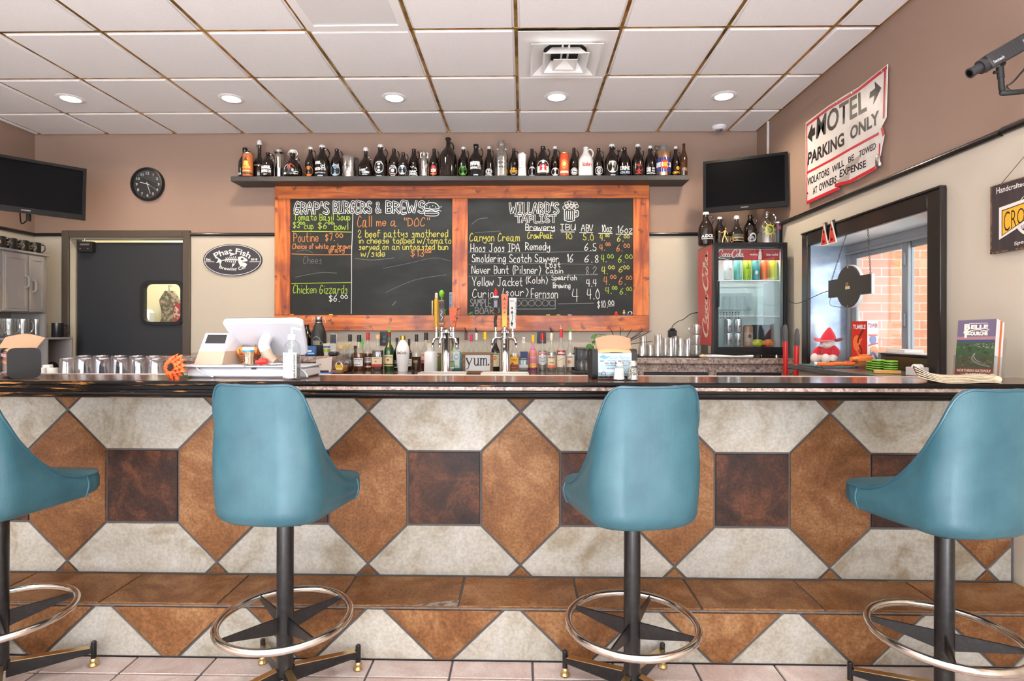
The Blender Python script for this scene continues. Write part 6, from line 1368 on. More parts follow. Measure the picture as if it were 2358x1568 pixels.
for px, Y, r, h, lb in ((1478, 4.40, .030, .078, 'short upturned glass at the left end of the mat'), (1498, 4.47, .032, .09, 'upturned glass second along the mat from its left end'), (1515, 4.40, .034, .165, 'tall upturned glass rising above its neighbours, left half of the mat'),
    (1533, 4.52, .033, .14, 'upturned glass just behind the tall one on the mat'), (1545, 4.40, .036, .14, 'upturned pressed glass below the black plug adapter'), (1567, 4.44, .036, .135, 'upturned pressed glass in the middle front of the mat'), (1583, 4.40, .031, .13, 'upturned pressed glass in front of the stacked mugs'), (1481, 4.56, .034, .15, 'taller glass at the back left of the mat, among the twigs'), (1556, 4.62, .034, .15, 'upturned glass in the back row behind the pressed glasses')):
    tumbler(px, Y, r, h, lb, GG, mt_=RIBG)
def glass_mug(loc, r, h, label, group, up=True, hang=1, name='glass_mug', mt_=None, rz=0):
    t = thing(name, label, 'mug', loc, group, rz); mt_ = mt_ or RIBG
    mb = MB(); mb.lathe([(r*.95, 0), (r, .006), (r, h), (r-.004, h), (r-.006, .012), (0, .012)], 22, caps=False); obj('mug_body', mb, mt_, t)
    mb = MB(); s = hang; mb.tube(spline([(s*r*.98, 0, h*.85), (s*r*1.45, 0, h*.84), (s*r*1.62, 0, h*.62), (s*r*1.5, 0, h*.34), (s*r*.98, 0, h*.16)], 5), r*.13, 8); obj('handle', mb, mt_, t)
    return t
for px, Y in ((1604, 4.42),):
    p = at(px, 800, Y=Y); base = zm
    for k, lb in enumerate(('bottom glass mug of the stack of three beside the cooler', 'middle glass mug of the stack of three beside the cooler', 'top glass mug of the stack of three beside the cooler')):
        glass_mug((p.x, Y, base+.081*k), .036, .08, lb, 'stacked glass mugs beside the cooler', hang=-1)
p = at(1549, 768, Y=4.95); t = thing('plug_adapter', 'black plug adapter with its cord on the cream wall above the clear glasses', 'plug', (p.x, Y_WALL, p.z))
mb = MB(); mb.box(-.034, -.05, -.036, .034, 0, .03, .006); mb.box(-.02, -.05, .03, .02, -.01, .045, .004); obj('adapter_body', mb, BLACK, t)
mb = MB(); mb.tube(spline([(0, -.03, .04), (0, -.03, .065), (.05, -.02, .105), (.10, -.02, .125), (.16, -.015, .17), (.24, -.01, .19)], 5), .003, 6); obj('cord', mb, flat(60, 44, 34), t)
p = at(1675, 828, Y=4.25); t = thing('rolled_towel', 'long white cloth with a tan end lying at the foot of the cooler', 'towel', (p.x, 4.262, ZT+.0015))
mb = MB(); mb.grid(lambda u, v: (-.19+.38*v, .022*cos(2*PI*u)*(.7 if v < .3 else 1), .010+.010*sin(2*PI*u)+.004*sin(7*v)*(u < .5)), 14, 16, True); mb.f += [tuple(range(13, -1, -1)), tuple(range(14*16, 14*17))]; mb.m += [0, 0]
bb = obj('towel_roll', mb, flat(226, 222, 218, .9), t)
mb = MB(); mb.grid(lambda u, v: (-.205+.07*v, .020*cos(2*PI*u)*sin(PI*(.15+.7*v)), .012+.012*sin(2*PI*u)*sin(PI*(.15+.7*v))), 12, 8, True); obj('towel_end', mb, flat(222, 190, 150, .9), t)

# ------------------------------------------------------------------ beer towers
def faucet(t, d, base, px_s, hcol, build, lab, reach=.085, zf=.27, up=.0):
    """shank out from the column along d, tap body, spout, and the handle above"""
    d = Vector((d[0], d[1], 0)).normalized(); s = Vector((0, 0, zf)); e = s+d*reach
    mb = MB(); mb.cyl(s+d*.02, e, .011, n=14); mb.cyl(s+d*.03, s+d*.042, .017, n=16); mb.ball(e, .0165); mb.cyl(e, e+Vector((0, 0, .055)), .0135, .010, 14); mb.ball(e+Vector((0, 0, .055)), .013)
    q = e+d*.018; mb.tube(spline([e, q+Vector((0, 0, -.012)), q+d*.008+Vector((0, 0, -.04)), q+d*.01+Vector((0, 0, -.07))], 4), [.012]*9+[.009]*4, 10)
    mb.lathe([(.012, .06), (.009, .075), (.011, .09)], 14, tuple(e))
    f = obj('faucet', mb, CHROME, t)
    k = e+Vector((0, 0, .085+up)); build(t, k, lab)
def handle(t, parts, lab):
    """parts: first is the grip, the rest are fitted to it"""
    root = None
    for nm, mb, m in parts:
        o = obj(nm, mb, m, root or t)
        if root is None: root = o; o['label'] = lab
    return root
def bar_h(w0, w1, d, h, m, ops=(), top=None, shape='box'):
    def f(t, k, lab):
        mb = MB()
        if shape == 'box':
            mb.prism([(-w0/2, 0), (w0/2, 0), (w1/2, h), (-w1/2, h)], lambda u, v, q: (k.x+u, k.y-d/2+q, k.z+v), d)
        else: mb.lathe([(w0/2, 0), (w0*.44, .02), (w0*.55, h*.5), (w1/2, h*.95), (w1*.35, h)], 18, tuple(k))
        L = [('tap_handle', mb, m)]
        if top: L += top(k, h)
        o = handle(t, L, lab)
        if ops:
            P = Print(); P.ops(ops); P.put(flatmap((k.x, k.y-d/2, k.z), (1, 0, 0), (0, 0, 1)), o)
    return f
def tower(px, label):
    p = at(px, 858, Y=4.34); t = thing('beer_tower', label, 'beer tap', (p.x, 4.34, ZC0), 'beer taps on the back counter')
    mb = MB(); mb.lathe([(.055, 0), (.055, .006), (.038, .012), (.034, .02), (.034, .30), (.036, .305), (.036, .318), (.03, .335), (.012, .345), (0, .346)], 30); obj('column', mb, CHROME, t)
    mb = MB()
    for k in range(6): mb.lathe([(.004, .006), (.004, .011)], 8, (.047*cos(k*PI/3), .047*sin(k*PI/3), 0))
    obj('flange_bolts', mb, STEEL, t)
    return t
GOLDH = mat('gold_handle', srgb(206, 160, 20), .3, coat=.3)
t = tower(1027, 'chrome beer tower with gold, brown and orange tap handles')
GY2 = (206, 204, 200)
faucet(t, (-1, -.25), 0, 0, 0, bar_h(.036, .034, .03, .215, GOLDH, (), lambda k, h: [('handle_finial', (lambda m: (m.lathe([(.008, h), (.012, h+.01), (.010, h+.03)], 12, tuple(k)), m.ball((k.x, k.y, k.z+h+.035), .011), m)[-1])(MB()), flat(226, 214, 196)), ('handle_tag', (lambda m: (m.box(k.x-.034, k.y-.012, k.z+.09, k.x-.026, k.y+.012, k.z+.2, .002), m)[-1])(MB()), flat(230, 214, 170))], 'round'), 'round gold tap handle with a pale finial', .075)
hop = lambda k, h: [('hop_head', (lambda m: (m.ball((k.x, k.y, k.z+h+.045), .02, .02, .03), [m.ball((k.x+.015*cos(a)*(1-abs(z)), k.y+.015*sin(a)*(1-abs(z)), k.z+h+.045+.026*z), .0075) for z in (-.7, -.2, .3, .75) for a in (0, 1.2, 2.4, 3.6, 4.8)], m.cyl((k.x, k.y, k.z+h), (k.x, k.y, k.z+h+.02), .006), m)[-1])(MB()), flat(120, 190, 40, .4)), ('hop_beak', (lambda m: (m.cyl((k.x+.012, k.y-.012, k.z+h+.04), (k.x+.024, k.y-.014, k.z+h+.036), .005, .002), m)[-1])(MB()), BLACK)]
faucet(t, (-.35, -.9), 0, 0, 0, bar_h(.036, .04, .02, .205, flat(66, 30, 32, .35), [('B', (214, 150, 40), -.017, .012, .017, .017), ('B', (214, 150, 40), -.017, .022, .017, .03), ('B', (30, 24, 26), -.018, .14, .018, .185), ('L', (210, 200, 196), [(-.004, .05), (.008, .07), (-.006, .09), (.006, .11), (-.004, .125)], .005), ('B', (214, 150, 40), -.018, .195, .018, .199)], hop), 'dark brown tap handle topped by a green hop head', .07)
claw = lambda k, h: [('handle_prong', (lambda m: (m.cyl((k.x+.02, k.y, k.z+h*.86), (k.x+.05, k.y, k.z+h*.98), .005, .002, 8), m.box(k.x+.016, k.y-.01, k.z+h*.42, k.x+.034, k.y+.01, k.z+h*.5, .003), m)[-1])(MB()), flat(60, 50, 46)), ('handle_gap', (lambda m: (m.box(k.x-.004, k.y-.0185, k.z+h*.2, k.x+.02, k.y-.016, k.z+h*.34), m)[-1])(MB()), flat(176, 76, 20))]
faucet(t, (1, -.3), 0, 0, 0, bar_h(.034, .062, .034, .145, flat(232, 90, 6, .4), [('E', (150, 70, 20), -.012, .12, .003), ('E', (150, 70, 20), .012, .12, .003), ('E', (150, 70, 20), -.008, .07, .003), ('T', (90, 40, 20), 'Y', .01, .06, .022, .085)], claw), 'chunky bright orange tap handle with a prong', .06)
faucet(t, (.45, .8), 0, 0, 0, bar_h(.02, .022, .012, .27, flat(130, 150, 170, .35), [('T', (30, 50, 80), 'S', -.007, .24, .007, .255), ('T', (30, 50, 80), 'A', -.007, .22, .007, .235), ('T', (30, 50, 80), 'W', -.007, .2, .007, .215), ('T', (30, 50, 80), 'Y', -.007, .18, .007, .195), ('T', (30, 50, 80), 'E', -.007, .16, .007, .175), ('T', (30, 50, 80), 'R', -.007, .14, .007, .155)]), 'slim blue-grey tap handle lettered down its length', .06)
t = tower(1163, 'chrome beer tower with twisted wood, orange and white tap handles')
def twig(t, k, lab):
    mb = MB(); pts = spline([tuple(k), (k.x-.004, k.y, k.z+.05), (k.x+.004, k.y, k.z+.10), (k.x-.004, k.y, k.z+.14)], 6)
    mb.tube(pts, [.012+.002*sin(3*i) for i in range(len(pts))], 10)
    a = MB(); a.box(k.x-.02, k.y-.012, k.z+.14, k.x+.02, k.y+.012, k.z+.225, .004)
    b = MB(); b.box(k.x-.013, k.y-.0135, k.z+.15, k.x+.013, k.y-.011, k.z+.20)
    c = MB(); c.lathe([(.0, .24), (.016, .245), (.018, .26), (.010, .28), (0, .30)], 14, tuple(k)); c.lathe([(.009, .225), (.009, .245)], 10, tuple(k))
    d = MB(); d.box(k.x-.022, k.y-.014, k.z+.222, k.x+.024, k.y-.008, k.z+.238, .002)
    handle(t, [('tap_handle', mb, flat(70, 56, 46, .7)), ('handle_block', a, flat(30, 24, 26, .4)), ('handle_window', b, flat(120, 112, 130, .3)), ('red_tip', c, flat(200, 40, 44, .35)), ('name_band', d, flat(226, 226, 226, .4))], lab)
faucet(t, (-1, -.3), 0, 0, 0, twig, 'gnarled dark wood tap handle with a red tip', .075)
chev = [('P', (60, 30, 20), [(-.009, z), (0, z+.016), (.009, z), (0, z+.008)]) for z in (.1, .135, .165)] + [('P', (50, 26, 20), [(-.014, .195), (0, .225), (.014, .195), (0, .208)])]
OG = mat('orange_yellow_handle', srgb(240, 110, 24), .35)
def grad(m, z0, z1, c0, c1):
    nt = m.node_tree; b = nt.nodes['Principled BSDF']; tc = nt.nodes.new('ShaderNodeTexCoord'); s = nt.nodes.new('ShaderNodeSeparateXYZ'); rp = nt.nodes.new('ShaderNodeValToRGB'); mr = nt.nodes.new('ShaderNodeMapRange')
    mr.inputs['From Min'].default_value = z0; mr.inputs['From Max'].default_value = z1; rp.color_ramp.elements[0].color = (*srgb(*c0), 1); rp.color_ramp.elements[1].color = (*srgb(*c1), 1); rp.color_ramp.elements[0].position = .2; rp.color_ramp.elements[1].position = .6
    nt.links.new(tc.outputs['Object'], s.inputs[0]); nt.links.new(s.outputs['Z'], mr.inputs['Value']); nt.links.new(mr.outputs[0], rp.inputs[0]); nt.links.new(rp.outputs[0], b.inputs['Base Color'])
grad(OG, .35, .6, (226, 200, 50), (240, 104, 26))
faucet(t, (-.05, -1), 0, 0, 0, bar_h(.032, .05, .018, .25, OG, chev), 'orange tap handle fading to yellow, with dark chevrons', .06)
faucet(t, (1, -.25), 0, 0, 0, bar_h(.046, .058, .026, .235, flat(226, 224, 220, .35), [('P', K_, [(-.012, .15), (.004, .15), (-.006, .17)]), ('L', K_, [(-.004, .02), (-.008, .05), (-.002, .075), (-.006, .12)], .004), ('P', K_, [(-.016, .04), (-.006, .055), (.004, .04), (-.006, .015)]), ('P', K_, [(-.016, .115), (.006, .115), (-.005, .14)]), ('T', (150, 146, 142), 'FERNSON', -.02, .205, .012, .215)] + [('T', (60, 60, 64), ch, .017, .19-.013*i, .026, .199-.013*i) for i, ch in enumerate('SOUTH DAKOTA') if ch != ' ']), 'white paddle tap handle lettered down its side', .06, up=-.012)
for px0, px1, lab in ((965, 1076, 'steel drip tray in front of the first beer tower'), (1108, 1218, 'steel drip tray in front of the second beer tower')):
    a, b = at(px0, 860, Y=4.2).x, at(px1, 860, Y=4.2).x; t = thing('drip_tray', lab, 'drip tray', ((a+b)/2, 4.21, ZC0+.001), 'drip trays under the taps'); w = (b-a)/2
    mb = MB(); rframe(mb, [(-w, -.07), (w, -.07), (w, .07), (-w, .07)], [(-w+.008, -.062), (w-.008, -.062), (w-.008, .062), (-w+.008, .062)], lambda u, v, q: (u, v, q), .016); obj('tray_rim', mb, mat('tan_steel', (.68, .58, .48), .3, 1.0), t)
    mb = MB()
    for k in range(24): mb.box(-w+.01+(2*w-.02)*k/23-.002, -.062, .006, -w+.01+(2*w-.02)*k/23+.002, .062, .010)
    obj('drip_grate', mb, STEEL, t)
p = at(1100, 854, Y=4.31); s = 4.31/F_PX; w, h = 35.5*s, at(1100, 811, Y=4.31).z-ZC0
t = thing('wooden_sign', 'small wood-framed white sign lettered yum between the beer towers', 'sign', (p.x, 4.32, ZC0+.0005))
WD = wood_mat('walnut_frame', (126, 92, 60), (100, 70, 44), (150, 112, 76), 'X', .55)
for a, b, c, d in ((-w, 0, w, .02), (-w, h-.02, w, h), (-w, .02, -w+.022, h-.02), (w-.022, .02, w, h-.02)):
    mb = MB(); mb.box(a, -.012, b, c, .012, d, .002); obj('frame_strip', mb, WD, t)
mb = MB(); mb.box(-w+.02, -.003, .018, w-.02, .006, h-.018); obj('sign_board', mb, flat(222, 220, 216, .6), t)
P = Print(); ci = P.ci((40, 40, 42)); D_ = P.D
sw = (2*w-.06); hx = (h-.04)
def glyph(lst, wd):
    for pts, ww in lst: D_.line(ci, [(-w+.03+a*sw, .02+b*hx) for a, b in pts], ww*hx)
glyph([([(.0, .78), (.12, .40)], .10), ([(.24, .78), (.13, .38), (.07, .12), (.0, .10)], .05), ([(-.02, .79), (.06, .79)], .03), ([(.19, .79), (.27, .79)], .03),
       ([(.33, .78), (.36, .78), (.36, .42), (.40, .34), (.46, .34), (.51, .44)], .08), ([(.48, .78), (.52, .78), (.52, .34), (.56, .34)], .08),
       ([(.60, .78), (.635, .78), (.635, .34)], .09), ([(.59, .34), (.68, .34)], .03), ([(.635, .68), (.68, .78), (.73, .78), (.755, .7), (.755, .34)], .07), ([(.72, .34), (.79, .34)], .03), ([(.755, .68), (.80, .78), (.85, .78), (.875, .7), (.875, .34)], .07), ([(.84, .34), (.91, .34)], .03)], 1)
D_.ell(ci, -w+.03+.965*sw, .02+.38*hx, .007); P.put(flatmap((0, -.003, 0), (1, 0, 0), (0, 0, 1)), t, 'lettering')

# ------------------------------------------------------------------ upturned plastic tumblers on the service shelf
TUM = thin_glass('plastic_tumbler', (.90, .91, .96), base=.18)
TG = 'upturned plastic tumblers behind the bar'
def ptum(px, Y, label):
    p = at(px, 830, Y=Y); h = .163 if Y < 2.8 else .168; mb = MB(); n = 20
    prof = [(.043, 0), (.0425, .02), (.036, h-.008), (.034, h), (.030, h), (.028, h-.004), (0, h-.004)]
    vs = []; fs = []
    for r, z in prof:
        for i in range(n):
            a = 2*PI*i/n; rr = r*(1+.018*(i % 2)) if .01 < z < h-.002 else r; vs.append((rr*cos(a), rr*sin(a), z))
    for j in range(len(prof)-1):
        for i in range(n): k = (i+1) % n; fs.append((j*n+i, j*n+k, (j+1)*n+k, (j+1)*n+i))
    mb.add(vs, fs); o = obj('plastic_tumbler', mb, TUM, loc=(p.x, Y, .9505), sharp=20); tag(o, label, 'tumbler', TG)
ordn = ['first', 'second', 'third', 'fourth', 'fifth', 'sixth']
for i, px in enumerate((158, 199, 240, 281, 322, 362)): ptum(px, 2.72, 'upturned plastic tumbler, %s from the napkin dispenser in the front row' % ordn[i])
for i, px in enumerate((193, 233, 275, 316, 355)): ptum(px, 2.87, 'upturned plastic tumbler, %s from the napkin dispenser in the back row' % ordn[i])
for i, (px, Y, lb) in enumerate(((94, 2.7, 'small white paper cup nearest the black napkin dispenser'), (110, 2.80, 'small white paper cup in the middle of three behind the bar'), (122, 2.69, 'small white paper cup closest to the plastic tumblers'))):
    p = at(px, 840, Y=Y); mb = MB(); mb.lathe([(.027, 0), (.021, .115+.008*(i == 1)), (.0, .116+.008*(i == 1))], 18, caps=False)
    mb.lathe([(.0275, .0), (.0285, .004), (.0275, .008)], 18, caps=False); o = obj('paper_cup', mb, flat(226, 222, 214, .8), loc=(p.x, Y, .9505)); tag(o, lb, 'cup', 'paper cups behind the bar')
# ------------------------------------------------------------------ side window: casing, deep reveal, sliding sashes, brick outside
CAS = mat('black_window_casing', srgb(34, 29, 27), .35, coat=.2)
SASH = mat('grey_sash', srgb(146, 148, 152), .4)
wd = struct(thing('window_1', 'black-cased side window', 'window', (0, 0, 0)))
xr, cw = X_RIGHT, .10
def piece(name, y0, z0, y1, z1, m, x0=None, x1=None, b=.004):
    mb = MB(); mb.box(xr-.024 if x0 is None else x0, y0, z0, xr if x1 is None else x1, y1, z1, b); return struct(obj(name, mb, m, wd))
piece('casing', WY0-cw, 1.0, WY0+.004, WZ1+cw*.85, CAS); piece('casing', WY1-.004, 1.0, WY1+.075, WZ1+cw*.85, CAS); piece('casing', WY0+.004, WZ1-.004, WY1-.004, WZ1+cw*.85, CAS)
piece('casing', WY0-cw-.002, 1.0, WY0-cw+.012, WZ1+cw*.87, CAS, xr-.034); piece('casing', WY0-cw, WZ1+cw*.85, WY1+.075, WZ1+cw*.85+.012, CAS, xr-.034)
REV = mat('reveal_painted_reflection', srgb(150, 164, 184), .16, .35, noise=((3, 3, 5), srgb(196, 206, 220), 4, .4, .62))  # daylight mirrored in dark gloss paint is put into this pale colour
piece('reveal_side', WY1-.006, WZ0, WY1, WZ1, REV, xr, xr+.3, 0); piece('reveal_side', WY0, WZ0, WY0+.006, WZ1, SASH, xr, xr+.3, 0)
piece('reveal_top', WY0+.006, WZ1-.006, WY1-.006, WZ1, mat('white_gloss_paint', srgb(236, 236, 236), .25), xr, xr+.3, 0)
piece('sill', WY0+.006, WZ0, WY1-.006, WZ0+.004, LEDGE, xr, xr+.3, 0)
xs_ = xr+.262
def sash(y0, y1, x, nm):
    mb = MB(); z0, z1, f = WZ0+.03, WZ1-.05, .055
    for a, b, c, d in ((y0, z0, y0+f, z1), (y1-f, z0, y1, z1), (y0+f, z0, y1-f, z0+f), (y0+f, z1-f, y1-f, z1)):
        mb.box(x, a, b, x+.022, c, d, .004)
    o = struct(obj(nm, mb, SASH, wd))
    mb = MB(); mb.box(x+.009, y0+f-.004, z0+f-.004, x+.013, y1-f+.004, z1-f+.004); struct(obj('pane', mb, PANE, o))
mb = MB(); mb.box(xs_-.012, WY0+.006, WZ1-.055, xs_+.038, WY1-.006, WZ1-.006, .003); mb.box(xs_-.012, WY0+.006, WZ0+.004, xs_+.038, WY1-.006, WZ0+.034, .003); mb.box(xs_-.012, WY1-.05, WZ0+.034, xs_+.038, WY1-.006, WZ1-.055, .003)
mb.box(xs_-.02, WY0+.006, WZ1-.075, xs_-.012, WY1-.006, WZ1-.055, .002); struct(obj('window_frame', mb, SASH, wd))
sash(3.44, WY1-.05, xs_, 'sash'); sash(WY0+.02, 3.50, xs_+.024, 'sash')
mb = MB(); mb.box(xs_-.012, 3.452, WZ0+.25, xs_, 3.472, WZ0+.33, .003); mb.box(xs_-.012, 3.452, WZ0+.62, xs_, 3.472, WZ0+.70, .003); struct(obj('sash_latch', mb, SASH, wd))
def brick():
    m = mat('outside_brick', srgb(200, 140, 108), .85); nt = m.node_tree; b = nt.nodes['Principled BSDF']; L = nt.links.new
    tc = nt.nodes.new('ShaderNodeTexCoord'); s = nt.nodes.new('ShaderNodeSeparateXYZ'); c = nt.nodes.new('ShaderNodeCombineXYZ'); L(tc.outputs['Object'], s.inputs[0]); L(s.outputs['X'], c.inputs['X']); L(s.outputs['Z'], c.inputs['Y'])
    k = nt.nodes.new('ShaderNodeTexBrick'); L(c.outputs[0], k.inputs['Vector']); k.inputs['Scale'].default_value = 1; k.inputs['Brick Width'].default_value = .305; k.inputs['Row Height'].default_value = .0705; k.inputs['Mortar Size'].default_value = .005; k.inputs['Bias'].default_value = 0
    k.inputs['Color1'].default_value = (*srgb(184, 116, 84), 1); k.inputs['Color2'].default_value = (*srgb(202, 140, 106), 1); k.inputs['Mortar'].default_value = (*srgb(172, 160, 148), 1); L(k.outputs['Color'], b.inputs['Base Color'])
    return m
mb = MB(); mb.box(X_RIGHT+.34, 4.62, -.1, 6.5, 4.8, 5.0); struct(obj('wall_outside_brick', mb, brick()))
mb = MB(); mb.box(X_RIGHT+.3, -4, -.14, 9, 4.62, -.1); struct(obj('ground_outside', mb, flat(150, 148, 142, .9)))

mb = MB(); mb.box(X_RIGHT+.34, -2, 3.1, 7.5, 4.62, 3.25); struct(obj('added_sun_blocker', mb, WHITE))  # unseen slab added to keep the sun off the brick wall
# ------------------------------------------------------------------ red drinks cooler
RED = mat('cooler_red', srgb(198, 42, 40), .3, coat=.2); CBLK = mat('cooler_black', srgb(18, 19, 23), .28, coat=.25)
LINER = mat('cooler_liner', srgb(208, 220, 220), .4)
YF = 4.31; A0, A1 = at(1644, 700, Y=YF), at(1813, 700, Y=YF); zt_, zb_ = at(1728, 557, Y=YF).z, ZT+.022; x0, x1, yb_ = A0.x, A1.x, 4.70
ck = thing('drinks_cooler', 'glass-doored drinks cooler with bright red script-lettered side', 'cooler', (0, 0, 0))
th = .022
mb = MB(); mb.box(x0, YF+.045, zb_, x0+th, yb_, zt_, .003); mb.mat(1); mb.box(x0-.0015, YF+.05, zb_+.07, x0, yb_-.004, zt_-.012)
mb.mat(0); mb.box(x1-th, YF+.045, zb_, x1, yb_, zt_, .003); mb.box(x0+th, YF+.045, zb_, x1-th, yb_, zb_+.05, .003); mb.box(x0+th, YF+.045, zt_-.045, x1-th, yb_, zt_, .003); mb.box(x0+th, yb_-.02, zb_+.05, x1-th, yb_, zt_-.045)
obj('cabinet', mb, [CBLK, RED], ck)
mb = MB(); a, b, c, d = x0+th, x1-th, zb_+.05, zt_-.045
mb.box(a, yb_-.028, c, b, yb_-.02, d); mb.box(a, YF+.05, c, a+.004, yb_-.028, d); mb.box(b-.004, YF+.05, c, b, yb_-.028, d); mb.box(a+.004, YF+.05, c, b-.004, yb_-.028, c+.004); mb.box(a+.004, YF+.05, d-.004, b-.004, yb_-.028, d)
obj('liner', mb, LINER, ck)
mb = MB(); mb.box(a+.06, yb_-.05, c+.30, b-.10, yb_-.028, c+.44, .004); mb.mat(1)
for i in range(12):
    for j in range(3): mb.box(a+.03+.024*i, yb_-.0295, c+.235+.02*j, a+.042+.024*i, yb_-.028, c+.245+.02*j)
obj('fan_cover', mb, [flat(178, 190, 194, .4), flat(40, 44, 48)], ck)
dm = .034; dz0, dz1 = zb_+.004, zt_-.004
mb = MB(); rframe(mb, [(x0, dz0), (x1, dz0), (x1, dz1), (x0, dz1)], [(x0+dm, dz0+.055), (x1-dm, dz0+.055), (x1-dm, dz1-dm), (x0+dm, dz1-dm)], lambda u, v, q: (u, YF+q, v), .04)
rframe(mb, [(x0+.008, dz0+.012), (x1-.008, dz0+.012), (x1-.008, dz1-.008), (x0+.008, dz1-.008)], [(x0+.018, dz0+.024), (x1-.018, dz0+.024), (x1-.018, dz1-.018), (x0+.018, dz1-.018)], lambda u, v, q: (u, YF-.006+q, v), .008)
do = obj('door', mb, CBLK, ck)
mb = MB(); mb.box(x0+dm-.003, YF+.018, dz0+.052, x1-dm+.003, YF+.024, dz1-dm+.003); obj('glass_pane', mb, thin_glass('cooler_glass', (.93, .96, .96), base=.05), do)
mb = MB(); mb.box(x0+.012, YF-.03, zb_+.36, x0+.034, YF-.006, zb_+.56, .006); mb.box(x0+.016, YF-.01, zb_+.38, x0+.03, YF+.002, zb_+.54); obj('door_handle', mb, CBLK, do)
hz = dz1-dm; hz0 = at(1728, 599, Y=YF+.05).z
mb = MB(); mb.box(x0+dm, YF+.052, hz0, x1-dm, YF+.06, hz+.01); hd_ = obj('header_panel', mb, RED, ck)
def script(D, ci, X, Y, W, H, k=1.0, l=1):
    """the flowing script name: strokes with swelling width, in a box W by H"""
    S = [([(2.35, 2.2), (2.55, 2.75), (2.0, 3.15), (1.15, 2.6), (.6, 1.6), (.7, .7), (1.3, .4), (2.0, .75), (2.5, 1.35)], [.14, .3, .2, .3, .42, .36, .26, .2, .14]),
         ([(2.35, 2.2), (2.1, 1.8), (2.2, 1.5)], [.14, .2, .1]), ([(.9, .55), (1.5, .05), (2.6, .15), (3.6, -.15), (4.6, -.3), (5.4, .05)], [.1, .2, .26, .22, .16, .06]),
         ([(3.2, 1.75), (2.75, 1.45), (2.7, .8), (3.05, .6), (3.4, 1.0), (3.45, 1.5), (3.2, 1.75), (3.75, 1.6)], [.2, .28, .3, .24, .28, .26, .2, .1]),
         ([(4.25, 1.5), (4.1, 1.75), (3.75, 1.45), (3.7, .85), (4.0, .6), (4.5, .95)], [.16, .24, .28, .32, .24, .12]),
         ([(5.1, 1.6), (4.8, 1.72), (4.5, 1.3), (4.5, .75), (4.75, .62), (5.1, 1.1), (5.2, 1.7), (5.15, .9), (5.35, .62), (5.6, .9)], [.18, .24, .3, .3, .22, .22, .28, .32, .24, .12]),
         ([(5.62, 1.5), (5.95, 1.45)], [.2, .2]),
         ([(7.95, 2.3), (8.1, 2.85), (7.6, 3.2), (6.75, 2.6), (6.2, 1.6), (6.3, .7), (6.9, .4), (7.5, .75), (7.95, 1.4)], [.14, .3, .2, .3, .42, .36, .26, .2, .14]),
         ([(8.45, 1.75), (8.05, 1.45), (8.0, .8), (8.3, .6), (8.65, 1.0), (8.7, 1.5), (8.45, 1.75), (8.95, 1.5)], [.2, .28, .3, .24, .28, .26, .2, .1]),
         ([(9.0, 1.1), (9.45, 2.3), (9.55, 3.0), (9.35, 3.1), (9.1, 2.2), (9.1, .95), (9.3, .6), (9.6, .9)], [.12, .2, .22, .22, .3, .34, .26, .12]),
         ([(7.2, 2.75), (8.0, 3.4), (9.0, 3.1), (9.6, 3.3)], [.08, .18, .2, .06]),
         ([(10.25, 1.6), (9.95, 1.72), (9.65, 1.3), (9.65, .75), (9.9, .62), (10.25, 1.1), (10.35, 1.7), (10.3, .9), (10.5, .62), (10.8, .95)], [.18, .24, .3, .3, .22, .22, .28, .32, .24, .1])]
    for p, w in S: D.curve(ci, [(X+(a-.5)/10.3*W, Y+(b+.3)/3.7*H) for a, b in p], [q*k*W/10.3 for q in w], l, 5)
P = Print(); D_ = P.D; ci = P.ci((236, 232, 228)); ck_ = P.ci((40, 30, 28)); hw = x1-x0-2*dm; hh = hz-hz0
D_.rect(ck_, 0, .0, hw*.42, hh*.25, 0); D_.rect(ck_, 0, 0, .02, hh, 0); script(D_, ci, .008, hh*.06, hw*.42, hh*.86, 1.1)
D_.text(ci, 'enjoy', hw*.53, hh*.34, hw*.66, hh*.56, 1, .03); D_.text(ci, 'ice cold', hw*.79, hh*.36, hw*.97, hh*.56, 1, .03)
D_.poly(ci, [(hw*.69+x*hh*.1, hh*y) for x, y in ((1.35, .04), (1.35, .35), (1.1, .48), (1.3, .6), (.6, .78), (.45, .98), (-.45, .98), (-.6, .78), (-1.3, .6), (-1.1, .48), (-1.35, .35), (-1.35, .04))][::-1], 1)
P.put(flatmap((x0+dm, YF+.052, hz0), (1, 0, 0), (0, 0, 1)), hd_, 'lettering')
P = Print(); ci = P.ci((236, 214, 200)); zl = zt_-zb_; script(P.D, ci, 0, 0, zl*.78, (yb_-YF)*.42, 1.15, 0)
# reads upwards: u runs up, v runs towards the front
mbx = MB(); U_, V_ = Vector((0, 0, 1)), Vector((0, 1, 0))
mbx.decal(P.D, lambda u, v, l: Vector((x0-.0022, YF+.10, zb_+.14)) + U_*u + V_*(v*1.05)); obj('side_lettering', mbx, [flat(236, 214, 200, .4)], ck, sharp=None)
mb = MB(); mb.box(x0-.002, YF+.07, zb_+.005, x0-.0005, YF+.13, zb_+.065); obj('rating_sticker', mb, flat(206, 190, 176, .6), ck)
mb = MB()
for x in (x0+.03, x1-.05):
    for y in (YF+.07, yb_-.05): mb.lathe([(.016, -.0215), (.014, 0)], 12, (x, y, zb_))
obj('feet', mb, STEEL, ck)
d = bpy.data.lights.new('cooler_lamp', 'AREA'); d.shape = 'RECTANGLE'; d.size = hw*.9; d.size_y = .05; d.energy = 1.1; d.color = (.94, 1, .98)
o = bpy.data.objects.new('cooler_lamp', d); C.objects.link(o); o.location = ((x0+x1)/2, YF+.09, zt_-.06)
mb = MB(); mb.box(a+.02, YF+.075, d and (zt_-.058), b-.02, YF+.105, zt_-.05); obj('lamp_housing', mb, WHITE, ck)
